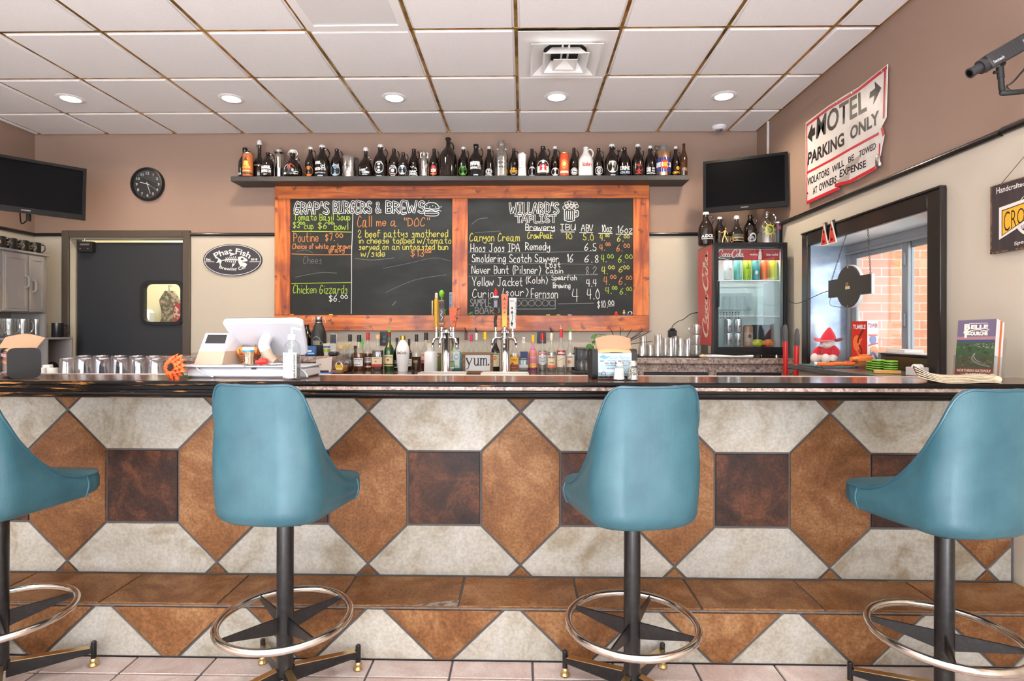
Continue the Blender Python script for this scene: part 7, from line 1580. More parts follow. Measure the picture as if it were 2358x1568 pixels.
SHZ = [zb_+.054, at(1728, 728, Y=YF+.06).z, at(1728, 646, Y=YF+.06).z]
for z in SHZ:
    mb = MB(); mb.cyl((a+.005, YF+.066, z), (b-.005, YF+.066, z), .004, n=8); mb.cyl((a+.005, yb_-.06, z), (b-.005, yb_-.06, z), .003, n=8)
    for k in range(30): x = a+.01+(b-a-.02)*k/29; mb.box(x-.0012, YF+.064, z-.0012, x+.0012, yb_-.055, z+.0012); mb.box(x-.0012, YF+.064, z-.016, x+.0012, YF+.067, z)
    obj('wire_shelf', mb, WHITE, ck)
CG_ = 'drinks in the red cooler'
def inz(i): return SHZ[i]+.0045
for px, col, rim, lb, ops in ((1676, (226, 226, 222), None, 'white tall can at the left of the cooler top shelf', [('B', (190, 110, 60), -1.3, .1, 1.3, .35), ('T', (60, 90, 80), 'CITY', 0, 2.6, .9, 3.0)]), (1699, (96, 186, 172), None, 'pale teal tall can second on the cooler top shelf', [('B', (200, 214, 226), .2, .2, 1.0, 4.2)]), (1720, (168, 206, 40), None, 'lime green tall can with a dark figure on the cooler top shelf', [('P', (40, 60, 30), [(-.4, .3), (.4, .3), (.2, .8), (0, 1.3), (-.2, .8)]), ('T', (50, 80, 30), 'UFO', -.5, 2.9, .5, 3.4), ('B', (50, 80, 30), -.1, 3.5, .1, 4.0)]), (1741, (70, 160, 160), None, 'dark teal tall can with a white figure on the cooler top shelf', [('E', W_, -.2, 2.0, .4, .5), ('B', (200, 70, 110), -.3, .9, 0, 1.4)]), (1760, (236, 120, 60), None, 'orange tall can on the cooler top shelf', []), (1780, (206, 210, 60), None, 'yellow-green tall can at the right of the cooler top shelf', [])):
    p = at(px, 620, Y=YF+.11); can('tall_can', lb, 'can', (p.x, YF+.11, inz(2)), .030, .160, col, ops, None, CG_)
for i, px in enumerate((1671, 1691, 1711, 1732, 1751)): 
    p = at(px, 700, Y=YF+.12); t_ = MB(); t_.lathe([(.034, 0), (.026, .145), (.024, .15), (0, .15)], 20, caps=False); o = obj('chilled_glass', t_, GLASS, loc=(p.x, YF+.13, inz(1))); tag(o, 'upturned glass, %s from the left on the cooler middle shelf' % ordn[i], 'glass', 'chilled glasses in the red cooler')
SIL = [('B', (150, 156, 160), -.5, .2, -.3, 3.2), ('B', (120, 126, 130), .35, .2, .5, 3.2), ('E', (190, 60, 60), .05, 1.6, .25)]
for px, k, lb in ((1677, 0, 'lower left silver can of four on the cooler bottom shelf'), (1699, 0, 'lower right silver can of four on the cooler bottom shelf'), (1677, 1, 'upper left silver can of four on the cooler bottom shelf'), (1692, 1, 'upper right silver can of four on the cooler bottom shelf')):
    p = at(px if k == 0 or px == 1677 else 1699, 780, Y=YF+.11); can('silver_can', lb, 'can', (p.x, YF+.11, inz(0)+k*.1085), .030, .108, mat('silver_can', (.75, .77, .78), .25, 1.0), SIL, None, CG_)
p = at(1718, 780, Y=YF+.12); t = can('plastic_jar', 'brown-lidded clear jar on the cooler bottom shelf', 'jar', (p.x+.014, YF+.12, inz(0)), .037, .165, (168, 128, 108), [('B', (190, 160, 140), -1.2, 1.0, 1.2, 3.0), ('E', (90, 66, 56), 0, 2.2, .35, .4)], flat(150, 90, 60), CG_)
p = at(1752, 780, Y=YF+.2); flatbox('dark_carton', 'dark carton behind the snack bags on the cooler bottom shelf', 'carton', 1752, 780, YF+.24, .12, .09, .17, (46, 46, 50), 0, inz(0)-.001)
for px, nm, lb, c1, c2 in ((1742, 'snack_bag', 'lime and yellow snack bag on the cooler bottom shelf', (150, 190, 50), (220, 190, 50)), (1769, 'snack_bag', 'orange snack bag on the cooler bottom shelf', (232, 96, 50), (240, 150, 90))):
    p = at(px, 800, Y=YF+.12); mb = MB(); mb.ball((0, 0, .03), .055 if px < 1760 else .05, .035, .030, 16, 8); o = obj(nm, mb, mat(nm+str(px), srgb(*c1), .35, noise=(40, srgb(*c2), 2, .45, .55)), loc=(p.x, YF+.11, inz(0))); tag(o, lb, 'snack bag', CG_)
# on top of the cooler
TG_ = 'jugs on top of the drinks cooler'; zk = zt_+.0008
def topjug(px, top, wpx, Y, lb, **k): p = at(px, 555, Y=Y); return jug('growler', lb, 'growler', (p.x, Y, zk), wpx/2*Y/F_PX, at(px, top, Y=Y).z-zk, group=TG_, **k)
topjug(1625, 489, 34, 4.50, 'white-capped growler with white block initials at the left edge of the cooler top', cap=(226, 222, 214), ops=[('T', W_, 'DCR', -.35, .95, .85, 1.4, .05), ('P', W_, [(-.9, .95), (-.4, .95), (-.65, 1.35)]), ('B', W_, -.85, .75, .85, .83)])
topjug(1657, 500, 26, 4.56, 'dark growler with a yellow print behind the golden trophy figure', cap=(230, 226, 220), ops=[('P', (206, 190, 50), [(-.9, .5), (.6, .5), (.8, 1.3), (-.7, 1.2)]), ('T', K_, 'BEER', -.6, .7, .5, 1.0)])
p = at(1696, 555, Y=4.46); jug('growler', 'swing-top growler with a tan label in the middle of the cooler top', 'growler', (p.x, 4.46, zk), 15.5*4.46/F_PX, at(1696, 497, Y=4.46).z-zk, 'squat', 'bail', [('B', (190, 160, 110), -.95, .45, .95, 1.05), ('T', (80, 56, 36), 'BREW HOUSE', -.8, .65, .8, .85), ('B', (70, 80, 66), -.95, 1.1, .95, 1.5)], group=TG_)
topjug(1727, 492, 30, 4.54, 'dark growler with a curled ram horn emblem on the cooler', ops=[('R', (216, 216, 214), .1, 1.25, .55, .65, .2), ('E', (150, 150, 150), -.2, 1.0, .5, .45), ('B', K_, -.3, .8, .1, 1.0)])
p = at(1766, 555, Y=4.47); jug('growler', 'clear glass growler with a yellow-green round print on the cooler', 'growler', (p.x, 4.47, zk), 20*4.47/F_PX, at(1766, 483, Y=4.47).z-zk, 'growler', None, [('R', (170, 170, 50), -.1, 1.6, .5, .6, .15), ('E', (120, 130, 40), -.1, 1.6, .22)] + [('L', (180, 180, 60), [(-.1+.5*cos(k*.7), 1.6+.6*sin(k*.7)), (-.1+.72*cos(k*.7), 1.6+.85*sin(k*.7))], .08) for k in range(9)], 1, RIBG, group=TG_)
p = at(1793, 555, Y=4.52); t = thing('travel_mug', 'black travel tumbler with steel lid at the right of the cooler top', 'tumbler', (p.x, 4.54, zk)); q = at(1793, 512, Y=4.54).z-zk
mb = MB(); mb.lathe([(.038, 0), (.04, .01), (.048, q*.93)], 24); obj('mug_body', mb, BLACK, t); mb = MB(); mb.lathe([(.05, q*.93), (.05, q*.98), (.045, q), (0, q)], 24); obj('lid', mb, STEEL, t)
Print().ops([('T', (200, 70, 90), 'N', -.02, q*.66, .006, q*.84, .05)]).put(cylmap((0, 0, 0), .047), t)
p = at(1668, 556, Y=4.38); t = thing('trophy_figure', 'small golden sports trophy figure on the cooler front edge', 'figurine', (p.x, 4.385, zk)); k = (at(1668, 524, Y=4.385).z-zk)/.115
mb = MB(); mb.T = Matrix.Scale(k, 4)
mb.tube(spline([(-.012, 0, .002), (-.010, 0, .028), (.0, 0, .058)], 4), [.004, .005, .0055, .006, .0065, .007, .0075, .008, .008], 10); mb.tube(spline([(.028, 0, .004), (.018, 0, .03), (.004, 0, .058)], 4), [.004, .005, .0055, .006, .0065, .007, .0075, .008, .008], 10)
mb.tube([(0, 0, .055), (.004, 0, .07), (.008, 0, .092), (.009, 0, .098)], [.009, .010, .012, .005], 12); mb.ball((.011, 0, .107), .0075, .0075, .009)
mb.tube(spline([(.0, 0, .090), (-.018, -.004, .078), (-.034, -.006, .082)], 4), .0038, 8); mb.tube(spline([(.017, 0, .090), (.026, -.004, .075), (.020, -.01, .064)], 4), .0038, 8); mb.ball((-.037, -.006, .083), .009)
obj('gold_figure', mb, BRASS, t); mb = MB(); mb.box(-.03*k, -.012, 0, .04*k, .012, .004); obj('figure_base', mb, BRASS, t)
p = at(1686, 556, Y=4.37); t = thing('trophy_emblem', 'small golden sports emblem standing right of the trophy figure', 'figurine', (p.x-.008, 4.36, zk)); mb = MB(); mb.lathe([(.006, 0), (.004, .012)], 10)
for s, z in ((.011, .02), (.009, .036)): mb.tube([(s*cos(a*.524), 0, z+s*sin(a*.524)) for a in range(12)], .0035, 6, closed=True)
mb.tube(spline([(.012, 0, .045), (.016, 0, .03), (.012, 0, .012)], 4), .003, 6); obj('emblem', mb, BRASS, t)

# ------------------------------------------------------------------ on the right wall: plane coordinates from pixels
def quad_arc(c):
    """four pixel corners (lower left, lower right, upper right, upper left) -> bilinear map of the unit square"""
    return lambda u, v: tuple((1-u)*(1-v)*c[0][i]+u*(1-v)*c[1][i]+u*v*c[2][i]+(1-u)*v*c[3][i] for i in (0, 1))
XS = X_RIGHT-.022
def wp(x, y, X=XS, o=(0, 0), s=1.0): q = at(o[0]+x/s, o[1]+y/s, X=X); return (-q.y, q.z)
def zs_(x, y): return wp(x, y, XS, (1840, 60), 2.7992)
t = thing('parking_sign', 'torn white and red motel parking sign high on the right wall', 'sign', (0, 0, 0))
out = [(42, 622), (110, 572), (190, 512), (290, 448), (380, 396), (470, 325), (570, 245), (566, 400), (560, 590), (528, 650), (548, 700), (535, 760), (520, 840), (525, 898), (495, 905), (490, 925), (380, 988), (325, 1012), (228, 1032), (262, 1048), (150, 1102), (45, 1150)]
P2_ = [zs_(*q) for q in out][::-1]
mb = MB(); mb.prism(P2_, lambda u, v, w: (XS+.004-w, -u, v), .004)
obj('sign_sheet', mb, mat('sign_white', srgb(226, 220, 216), .35, noise=(7, srgb(206, 198, 192), 5, .5, .7)), t, sharp=30)
MW = lambda u, v, l: Vector((XS-.0008-.0006*l, -u, v))
P = Print(); r_ = P.ci((196, 40, 50)); b_ = P.ci((36, 30, 30)); D_ = P.D; g_ = P.ci((176, 166, 158))
def stroke(pts, w, c=r_): D_.line(c, [zs_(*q) for q in pts], w)
stroke([(50, 640), (190, 532), (380, 416), (562, 270)], .020); stroke([(556, 275), (550, 440), (546, 590)], .016); stroke([(50, 640), (52, 900), (50, 1135)], .013); stroke([(50, 1138), (150, 1092), (255, 1046)], .022); stroke([(235, 1026), (325, 1004), (490, 916)], .022); stroke([(535, 660), (545, 700)], .02); stroke([(520, 760), (518, 840), (492, 905)], .012)
stroke([(55, 945), (200, 868), (350, 782), (512, 694)], .016)
def qt(s, c, bold=.05, col=b_):
    q = quad_arc([zs_(*k) for k in c]); D_.text(col, s, 0, 0, 1, 1, 1, bold, q)
qt('MOTEL', [(110, 732), (437, 548), (432, 402), (118, 590)], .02); qt('PARKING', [(56, 900), (292, 768), (290, 682), (60, 816)], .03); qt('ONLY', [(330, 738), (518, 628), (515, 540), (332, 652)], .03)
qt('VIOLATORS', [(54, 1032), (196, 958), (194, 912), (56, 982)], .02); qt('WILL', [(212, 950), (292, 900), (290, 858), (214, 904)], .02); qt('BE', [(318, 884), (356, 862), (356, 822), (318, 846)], .02); qt('TOWED', [(388, 846), (496, 792), (496, 748), (388, 806)], .02)
qt('AT', [(90, 1086), (118, 1072), (118, 1028), (90, 1042)], .02); qt("OWNERS", [(130, 1066), (242, 1010), (242, 962), (130, 1018)], .02); qt('EXPENSE', [(262, 978), (434, 908), (432, 862), (264, 928)], .02)
for arr in ([(55, 718), (85, 628), (88, 662), (104, 650), (104, 700), (86, 712), (86, 748)], [(532, 398), (488, 356), (492, 400), (458, 428), (455, 468), (488, 446), (478, 508)]): D_.raw(b_, [zs_(*q) for q in arr], [(0, 1, 2), (0, 2, 5), (0, 5, 6), (2, 3, 4), (2, 4, 5)], 1)
for q in ([(300, 900), (390, 830), (420, 800), (380, 880), (300, 960)], [(240, 1000), (330, 940), (320, 1000), (260, 1015)]): D_.raw(g_, [zs_(*k) for k in q], [tuple(range(len(q)))], 0)
mb = MB(); mb.decal(D_, MW); obj('sign_lettering', mb, [flat(*c, rough=.4) for c in P.cols], t, sharp=None)
mb = MB()
for q in ((62, 632), (538, 290), (58, 1078), (345, 430), (250, 488)): a_ = zs_(*q); mb.cyl((XS-.005, -a_[0], a_[1]), (XS+.02, -a_[0], a_[1]), .007, n=10)
mb.ball((XS+.0, -zs_(510, 870)[0], zs_(510, 870)[1]), .012, .02, .04); obj('sign_screws', mb, STEEL, t)
# square brewery board hung by a wire
XC = X_RIGHT-.02
def cz(x, y): return wp(x, y, XC, (2220, 380), 7.13)
t = thing('brewery_board', 'dark wooden brewery board with a yellow banner, hung on the right wall', 'sign', (0, 0, 0))
c0, c1 = cz(435, 360), cz(435, 1465); wL = (c0[1]-c1[1])
u0, v1, v0 = c0[0], c0[1], c1[1]; u1 = 2*(cz(1080, 800)[0]+.02)-u0
mb = MB(); mb.box(XC, -u1, v0, X_RIGHT-.003, -u0, v1, .004); obj('board', mb, mat('dark_weathered_board', srgb(54, 47, 48), .6, noise=((3, 30, 3), srgb(68, 58, 56), 5, .45, .7)), t)
mb = MB(); e = .008
for a_, b_2, c_, d_ in ((u0, v0, u0+e, v1), (u0, v0, u1, v0+e), (u0, v1-e*.6, u1, v1), (u1-e, v0, u1, v1)): mb.box(XC-.001, -c_, b_2, XC+.004, -a_, d_)
obj('worn_edge', mb, mat('worn_brown_edge', srgb(120, 84, 62), .8, noise=(60, srgb(60, 48, 46), 4, .45, .6)), t)
P = Print(); D_ = P.D; w_, y_, k_ = P.ci((226, 218, 214)), P.ci((228, 172, 46)), P.ci((40, 34, 34))
def q2(s, c, col, l, bold=.03): D_.text(col, s, 0, 0, 1, 1, l, bold, quad_arc([cz(*k) for k in c]))
q2('Handcrafted', ((535, 480), (1010, 335), (1010, 262), (535, 372)), w_, 1, .012)
ctr = cz(1080, 800); rad = abs(cz(1080, 400)[1]-ctr[1])*.93
D_.ring(w_, ctr[0]+.02, ctr[1]+.0, rad, rad, .014, 0); D_.ell(y_, ctr[0]+.02, ctr[1]+.01, rad*.88, rad*.88, 0); D_.poly(k_, [(ctr[0]+.02+rad*.86*cos(a), ctr[1]+rad*.86*sin(a)) for a in [PI*1.0+k*PI/12 for k in range(13)]], 1)
D_.poly(k_, [(ctr[0]-rad*.8, ctr[1]+.0), (ctr[0]+rad*.85, ctr[1]), (ctr[0]+rad*.5, ctr[1]+rad*.35), (ctr[0]+rad*.2, ctr[1]+rad*.6), (ctr[0]-rad*.1, ctr[1]+rad*.3), (ctr[0]-rad*.5, ctr[1]+rad*.42)], 1)
du = u1-u0
bn = [cz(625, 745), cz(640, 1165)]; ub = bn[0][0]; zt2, zb2 = bn[0][1], bn[1][1]; ue = 2*(ctr[0]+.02)-ub
for col, l, g in ((w_, 2, .014), (k_, 3, .0), (y_, 4, -.004)):
    D_.poly(col, [(ub-g, zb2-g), (ctr[0], zb2+.055-g), (ue+g, zb2-g), (ue+g, zt2+g), (ctr[0], zt2+.012+g), (ub-g, zt2+g)], l)
f = lambda u, v: (ub+.012+u*(ue-ub-.024), zb2+.012+.042*(1-abs(2*u-1))*(1-v)+v*(zt2-zb2-.022))
D_.text(k_, 'CROW PEAK', 0, 0, 1, 1, 5, -.01, f); D_.text(w_, 'BREWING', ctr[0]-rad*.5, zb2+.012, ctr[0]+rad*.55, zb2+.032, 5, .02); q2('Spe', ((825, 1340), (984, 1300), (984, 1222), (830, 1262)), w_, 1, .012)
mb = MB(); mb.decal(D_, lambda u, v, l: Vector((XC-.0008-.0004*l, -u, v))); obj('board_lettering', mb, [flat(*c, rough=.5) for c in P.cols], t, sharp=None)
mb = MB(); q = cz(585, 300); mb.tube([(XC+.008, -q[0], q[1]), (XC+.012, -(u0+u1)/2, v1+.13), (XC+.008, -(2*(u0+u1)/2-q[0]), q[1])], .0014, 6); obj('hanging_wire', mb, STEEL, t)

# ------------------------------------------------------------------ cameras
GUN = mat('camera_grey_black', srgb(48, 49, 52), .4)
a_, b_ = at(2268, 149, Y=2.22), at(2372, 90, Y=2.20); dv = (b_-a_).normalized()
t = thing('security_camera', 'black box security camera on a curved bracket high on the right wall', 'security camera', a_)
sd = dv.cross(Vector((0, 0, 1))).normalized(); upv = sd.cross(dv).normalized(); T = Matrix((dv, sd, upv)).transposed().to_4x4(); L_ = .205
mb = MB(); mb.T = T; mb.box(0, -.028, -.028, L_, .028, .03, .004); [mb.box(.012+.012*k, -.0285, -.022, .016+.012*k, .0285, .024) for k in range(13)]; obj('housing', mb, GUN, t)
mb = MB(); mb.T = T; mb.cyl((-.02, 0, 0), (0, 0, 0), .027, n=20); mb.cyl((-.055, 0, 0), (-.02, 0, 0), .018, n=20); mb.cyl((-.062, 0, 0), (-.055, 0, 0), .020, n=20); mb.mat(1); mb.cyl((-.0625, 0, 0), (-.061, 0, 0), .013, n=16); obj('lens', mb, [GUN, mat('lens_glass', srgb(10, 10, 14), .05)], t)
P = Print(); P.ops([('T', (170, 170, 172), 'Sentech', .008, -.016, .05, -.004), ('T', (170, 170, 172), 'XC-12', .13, .0, .16, .01)]); mb = MB(); mb.decal(P.D, lambda u, v, l: T @ Vector((u, .0288 if (T @ Vector((0, 1, 0))).y < 0 else -.0288, v))); obj('maker_lettering', mb, [flat(170, 170, 172)], t, sharp=None)
mb = MB(); j = at(2302, 160, Y=2.21)-a_; k0 = at(2305, 180, Y=2.21)-a_; k1 = at(2308, 208, Y=2.21)-a_; k2 = at(2322, 214, Y=2.20)-a_
we = Vector((X_RIGHT-.004, 2.16, (a_+k2).z+.01))-a_
mb.cyl(T @ Vector((.06, 0, -.03)), j, .007, n=10); mb.cyl(j+Vector((0, 0, .01)), k0, .012, n=12); mb.cyl(j+Vector((-.022, 0, -.012)), j+Vector((0, 0, -.006)), .006, n=8); mb.tube(spline([k0, k1, k2, we], 5), .010, 10); mb.cyl(we+Vector((-.008, 0, 0)), we+Vector((.003, 0, 0)), .035, n=20); obj('bracket_arm', mb, MATBLACK, t)
mb = MB(); mb.tube(spline([T @ Vector((L_, 0, 0)), T @ Vector((L_+.03, 0, -.03)), k2+Vector((.02, -.01, .05)), k1+Vector((.006, -.012, .01)), k2+Vector((.03, -.014, -.002)), we+Vector((-.01, -.014, 0))], 6), .0035, 6); obj('camera_cable', mb, BLACK, t)
p = at(1656, 291, Z=Z_CEIL); t = thing('dome_camera', 'small white dome camera on the ceiling close to the back wall', 'security camera', (p.x, p.y, Z_CEIL))
mb = MB(); mb.lathe([(.055, 0), (.056, -.012), (.048, -.024), (.036, -.030)][::-1], 26, caps=False); mb.lathe([(.036, -.03), (0, -.03)], 20, caps=False); obj('dome_base', mb, WHITE, t)
mb = MB(); mb.ball((0, -.006, -.03), .032, .032, .022); mb.mat(1); mb.ball((.0, -.026, -.04), .012, .010, .009); obj('camera_eye', mb, [flat(120, 122, 126, .3), BLACK], t)

# ------------------------------------------------------------------ hanging in and round the side window
XH = 1.985
def hp_(x, y): q = at(1820+x/3.92, 480+y/3.92, X=XH); return (-q.y, q.z)
t = thing('hanging_sign', 'back of a dark round-and-bar shaped sign hung by chains in the window', 'sign', (0, 0, 0))
L0_, R0_ = hp_(348, 670), hp_(718, 622); cc = hp_(522, 705); rr_ = .5*(hp_(540, 512)[1]-hp_(490, 900)[1])*.99
w2 = .5*(R0_[0]-L0_[0])*1.02; h2 = .5*(hp_(718, 622)[1]-hp_(690, 800)[1])
def shape(k=1.0, e=0.0):
    r = rr_*k; hb_ = h2*k+e*0; wb = w2+(k-1)*rr_; a0 = math.asin(hb_/r); o = []
    o += [(r*cos(a), r*sin(a)) for a in [a0+(PI-2*a0)*i/14 for i in range(15)]] + [(-wb, hb_), (-wb, -hb_)] + [(r*cos(a), r*sin(a)) for a in [PI+a0+(PI-2*a0)*i/14 for i in range(15)]] + [(wb, -hb_), (wb, hb_)]
    return [(cc[0]+u, cc[1]+v) for u, v in o]
mb = MB(); mb.prism(shape(), lambda u, v, w: (XH+.004-w, -u, v), .006); obj('back_plate', mb, flat(58, 52, 48, .5), t)
mb = MB(); mb.prism(shape(1.03), lambda u, v, w: (XH+.022-w, -u, v), .017); obj('lit_face', mb, flat(220, 222, 226, .3), t)
mb = MB(); mb.box(XH-.004, -(cc[0]+.004), cc[1]+.005, XH-.002, -(cc[0]-.022), cc[1]+.026); mb.mat(1); mb.box(XH-.004, -(cc[0]+.02), cc[1]-.016, XH-.002, -(cc[0]-.025), cc[1]+.003); obj('stickers', mb, [flat(140, 106, 66), flat(206, 190, 160)], t)
mb = MB()
for u, v in ((0, .92), (0, -.92)): mb.cyl((XH-.004, -cc[0]-u, cc[1]+v*rr_), (XH, -cc[0]-u, cc[1]+v*rr_), .005, n=8)
obj('rivets', mb, STEEL, t)
for s, top in ((-1, hp_(440, 305)), (1, hp_(628, 240))):
    mb = MB(); b0 = Vector((XH+.01, -(cc[0]+s*w2*.93), cc[1]+h2)); b1 = Vector((XH+.045, -top[0], min(top[1]+.05, WZ1+.01))); n = int((b1-b0).length/.012)
    for i in range(n):
        c = b0+(b1-b0)*(i+.5)/n; d = (b1-b0).normalized(); q = d.orthogonal().normalized() if i % 2 else d.cross(d.orthogonal()).normalized()
        mb.tube([c+d*.0085*cos(a)+q*.004*sin(a) for a in [2*PI*j/8 for j in range(8)]], .0014, 5, closed=True)
    obj('chain', mb, flat(76, 74, 74, .4), t)
mb = MB(); q = [Vector((XH, -cc[0]+w2*.95, cc[1]-h2*.2)), Vector((1.99, -cc[0]+w2+.1, cc[1]-.02)), Vector((1.985, 4.1, cc[1]-.07)), Vector((1.98, 4.25, cc[1]-.05))]; mb.tube(spline(q, 6), .0025, 6)
q = [Vector((XH, -cc[0]+w2*.9, cc[1]-h2)), Vector((XH+.01, -cc[0]+w2*.95, cc[1]-h2-.05)), Vector((XH+.02, -cc[0]+.05, cc[1]-h2-.07)), Vector((XH+.015, -cc[0], cc[1]-rr_))]; mb.tube(spline(q, 6), .0014, 6); obj('power_cord', mb, BLACK, t)
for (a, b, c), lb in ((((275, 340), (340, 328), (302, 133)), 'red white-edged triangular tag, the left of two on the window casing'), (((347, 322), (418, 304), (371, 110)), 'red white-edged triangular tag, the right of two on the window casing')):
    t = thing('triangle_tag', lb, 'tag', (0, 0, 0), 'triangular tags clipped to the window casing'); Xt = 2.012
    tr = [(lambda q: (-q.y, q.z))(at(1820+x/3.92, 480+y/3.92, X=Xt)) for x, y in (a, b, c)]
    mb = MB(); mb.prism(tr, lambda u, v, w: (Xt+.004-w, -u, v), .006); obj('tag_edge', mb, flat(232, 222, 208, .5), t)
    mb = MB(); mb.prism(inset(tr, .006), lambda u, v, w: (Xt-.0025-w, -u, v), .001); obj('tag_face', mb, flat(212, 62, 50, .45), t)
    g = ((tr[0][0]+tr[1][0]+tr[2][0])/3, (tr[0][1]+tr[1][1]+tr[2][1])/3); hgt = tr[2][1]-tr[0][1]
    mb = MB(); mb.cyl((Xt-.0045, -g[0], g[1]+hgt*.28), (Xt-.003, -g[0], g[1]+hgt*.28), .009, n=14); [mb.box(Xt-.0045, -g[0]-.012+.007*k, g[1]-hgt*.22, Xt-.003, -g[0]-.008+.007*k, g[1]-hgt*.12+.006*(k % 2)) for k in range(4)]; obj('tag_marks', mb, BLACK, t)
    mb = MB(); mb.box(2.0165, -tr[2][0]-.022, tr[2][1]-.05, 2.0255, -tr[2][0]+.022, tr[2][1]+.004, .002); obj('tag_clip', mb, BLACK, t)

# ------------------------------------------------------------------ things on the side ledge
ZL = 1.0305; ZI = WZ0+.0045
def led(px, py, Z=ZL): return at(px, py, Z=Z)
p = Vector((2.075, 3.88, ZI)); t = thing('plush_toy', 'soft toy with a floppy red hat sitting on the window ledge', 'plush toy', p, rz=R(-62)); 
PW = mat('plush_white', srgb(232, 218, 208), .95, sheen=.3, bump=.3, bscale=90); PR = mat('plush_red', srgb(206, 36, 54), .9, sheen=.3, bump=.3, bscale=120)
F_ = lambda mb: setattr(mb, 'T', Matrix.Scale(.80, 4))
mb = MB(); F_(mb); mb.ball((0, .02, .085), .068, .06, .085, 18, 12); obj('body', mb, PR, t)
mb = MB(); F_(mb); mb.ball((0, -.005, .17), .058, .056, .052, 18, 12); mb.ball((0, -.058, .165), .014, .014, .013); mb.ball((-.025, -.045, .152), .022, .018, .018); mb.ball((.025, -.045, .152), .022, .018, .018); hd2 = obj('head', mb, PW, t)
mb = MB(); F_(mb); mb.ball((-.021, -.050, .178), .005); mb.ball((.021, -.050, .178), .005); obj('eyes', mb, BLACK, hd2)
mb = MB(); F_(mb); mb.grid(lambda u, v: ((.115-.115*v if v < .45 else (.063-.055*((v-.45)/.55)**1.3))*cos(2*PI*u)*(1 if v > .45 else 1), (.10-.10*v if v < .45 else (.058-.05*((v-.45)/.55)**1.3))*sin(2*PI*u)+(.02*v*v), .198+(.018*cos(4*PI*u)*(1-v*2.2) if v < .45 else .105*((v-.45)/.55)**.85)), 26, 14, True); obj('floppy_hat', mb, PR, t)
for s in (-1, 1):
    mb = MB(); F_(mb); mb.tube(spline([(s*.05, .0, .125), (s*.085, -.02, .10), (s*.088, -.045, .062)], 5), [.028]*11, 12); mb.ball((s*.05, .0, .125), .028); ar = obj('arm', mb, PR, t)
    mb = MB(); F_(mb); mb.tube([(s*.088, -.043, .068), (s*.084, -.055, .04), (s*.078, -.062, .022)], [.027, .025, .020], 12); mb.ball((s*.078, -.063, .024), .022); obj('hand', mb, PW, ar)
    mb = MB(); F_(mb); mb.tube(spline([(s*.03, .01, .04), (s*.045, -.06, .036), (s*.05, -.10, .034)], 5), [.034]*11, 12); mb.ball((s*.05, -.105, .042), .034, .026, .042); obj('leg', mb, PW, t)
p = led(1890, 832, ZI); flatbox('photo_card', 'small pale photo card behind the red-hatted soft toy', 'card', 1890, 820, 3.96, .07, .01, .11, (206, 196, 170), 0, ZI)
X_ = 2.19; p = at(1942, 830, X=X_)
t = thing('tall_game_box', 'tall red and white printed game box standing in the window', 'box', (2.215, 3.70, ZI), rz=R(24)); hb_ = at(1960, 740, Y=3.75).z-ZI
mb = MB(); mb.box(-.062, -.062, 0, .062, .062, hb_, .002); mb.v = [(x*.85, y*.85, z) for x, y, z in mb.v]; obj('box_body', mb, flat(222, 216, 216, .4), t)
P = Print(); P.ops([('B', (206, 50, 36), -.062, .0, .062, hb_), ('E', (240, 120, 60), -.02, hb_*.5, .03, .05), ('T', W_, 'TUMBLE', -.05, hb_*.82, .05, hb_*.92), ('L', (110, 40, 30), [(-.03, .02), (.02, hb_*.3), (-.01, hb_*.55), (.03, hb_*.8)], .012), ('L', (240, 130, 70), [(.03, .03), (-.02, hb_*.35), (.02, hb_*.6)], .010)]); mb = MB(); mb.decal(P.D, lambda u, v, l: Vector((-.0532-.0003*l, -u*.85, v))); obj('side_print', mb, [flat(*c, rough=.4) for c in P.cols], t, sharp=None)
P = Print(); P.ops([('T', (150, 50, 60), 'TOWER', -.055, hb_*.85, .055, hb_*.95), ('E', (120, 120, 160), 0, hb_*.58, .04, .03), ('B', (206, 90, 60), -.05, hb_*.66, .05, hb_*.70), ('E', (230, 150, 90), .01, hb_*.33, .045, .03), ('L', (120, 110, 150), [(-.05, .04), (0, .08), (.05, .03)], .02), ('L', (200, 60, 60), [(-.05, hb_*.45), (.05, hb_*.5)], .01)]); P.put(lambda u, v, l: Vector((u*.85, -.0532-.0004*l, v)), t, 'front_print')
p = led(1925, 846); mb = MB(); mb.box(-.11, -.15, 0, .10, .15, .009, .002); o = obj('teal_board', mb, flat(70, 104, 108, .5), loc=(1.905, 3.56, ZL)); tag(o, 'flat dark teal board lying on the side ledge under the orange pieces', 'board'); ZB_ = ZL+.0095
for k, lb in ((0, 'lower black remote of two stacked left of the soft toy'), (1, 'upper black remote of two stacked left of the soft toy')): 
    mb = MB(); mb.box(-.06, -.024, 0, .06, .024, .024, .008); o = obj('remote_control', mb, BLACK, loc=(2.12+.01*k, 4.02-.006*k, ZI+.0245*k)); tag(o, lb, 'remote', 'remotes on the window sill')
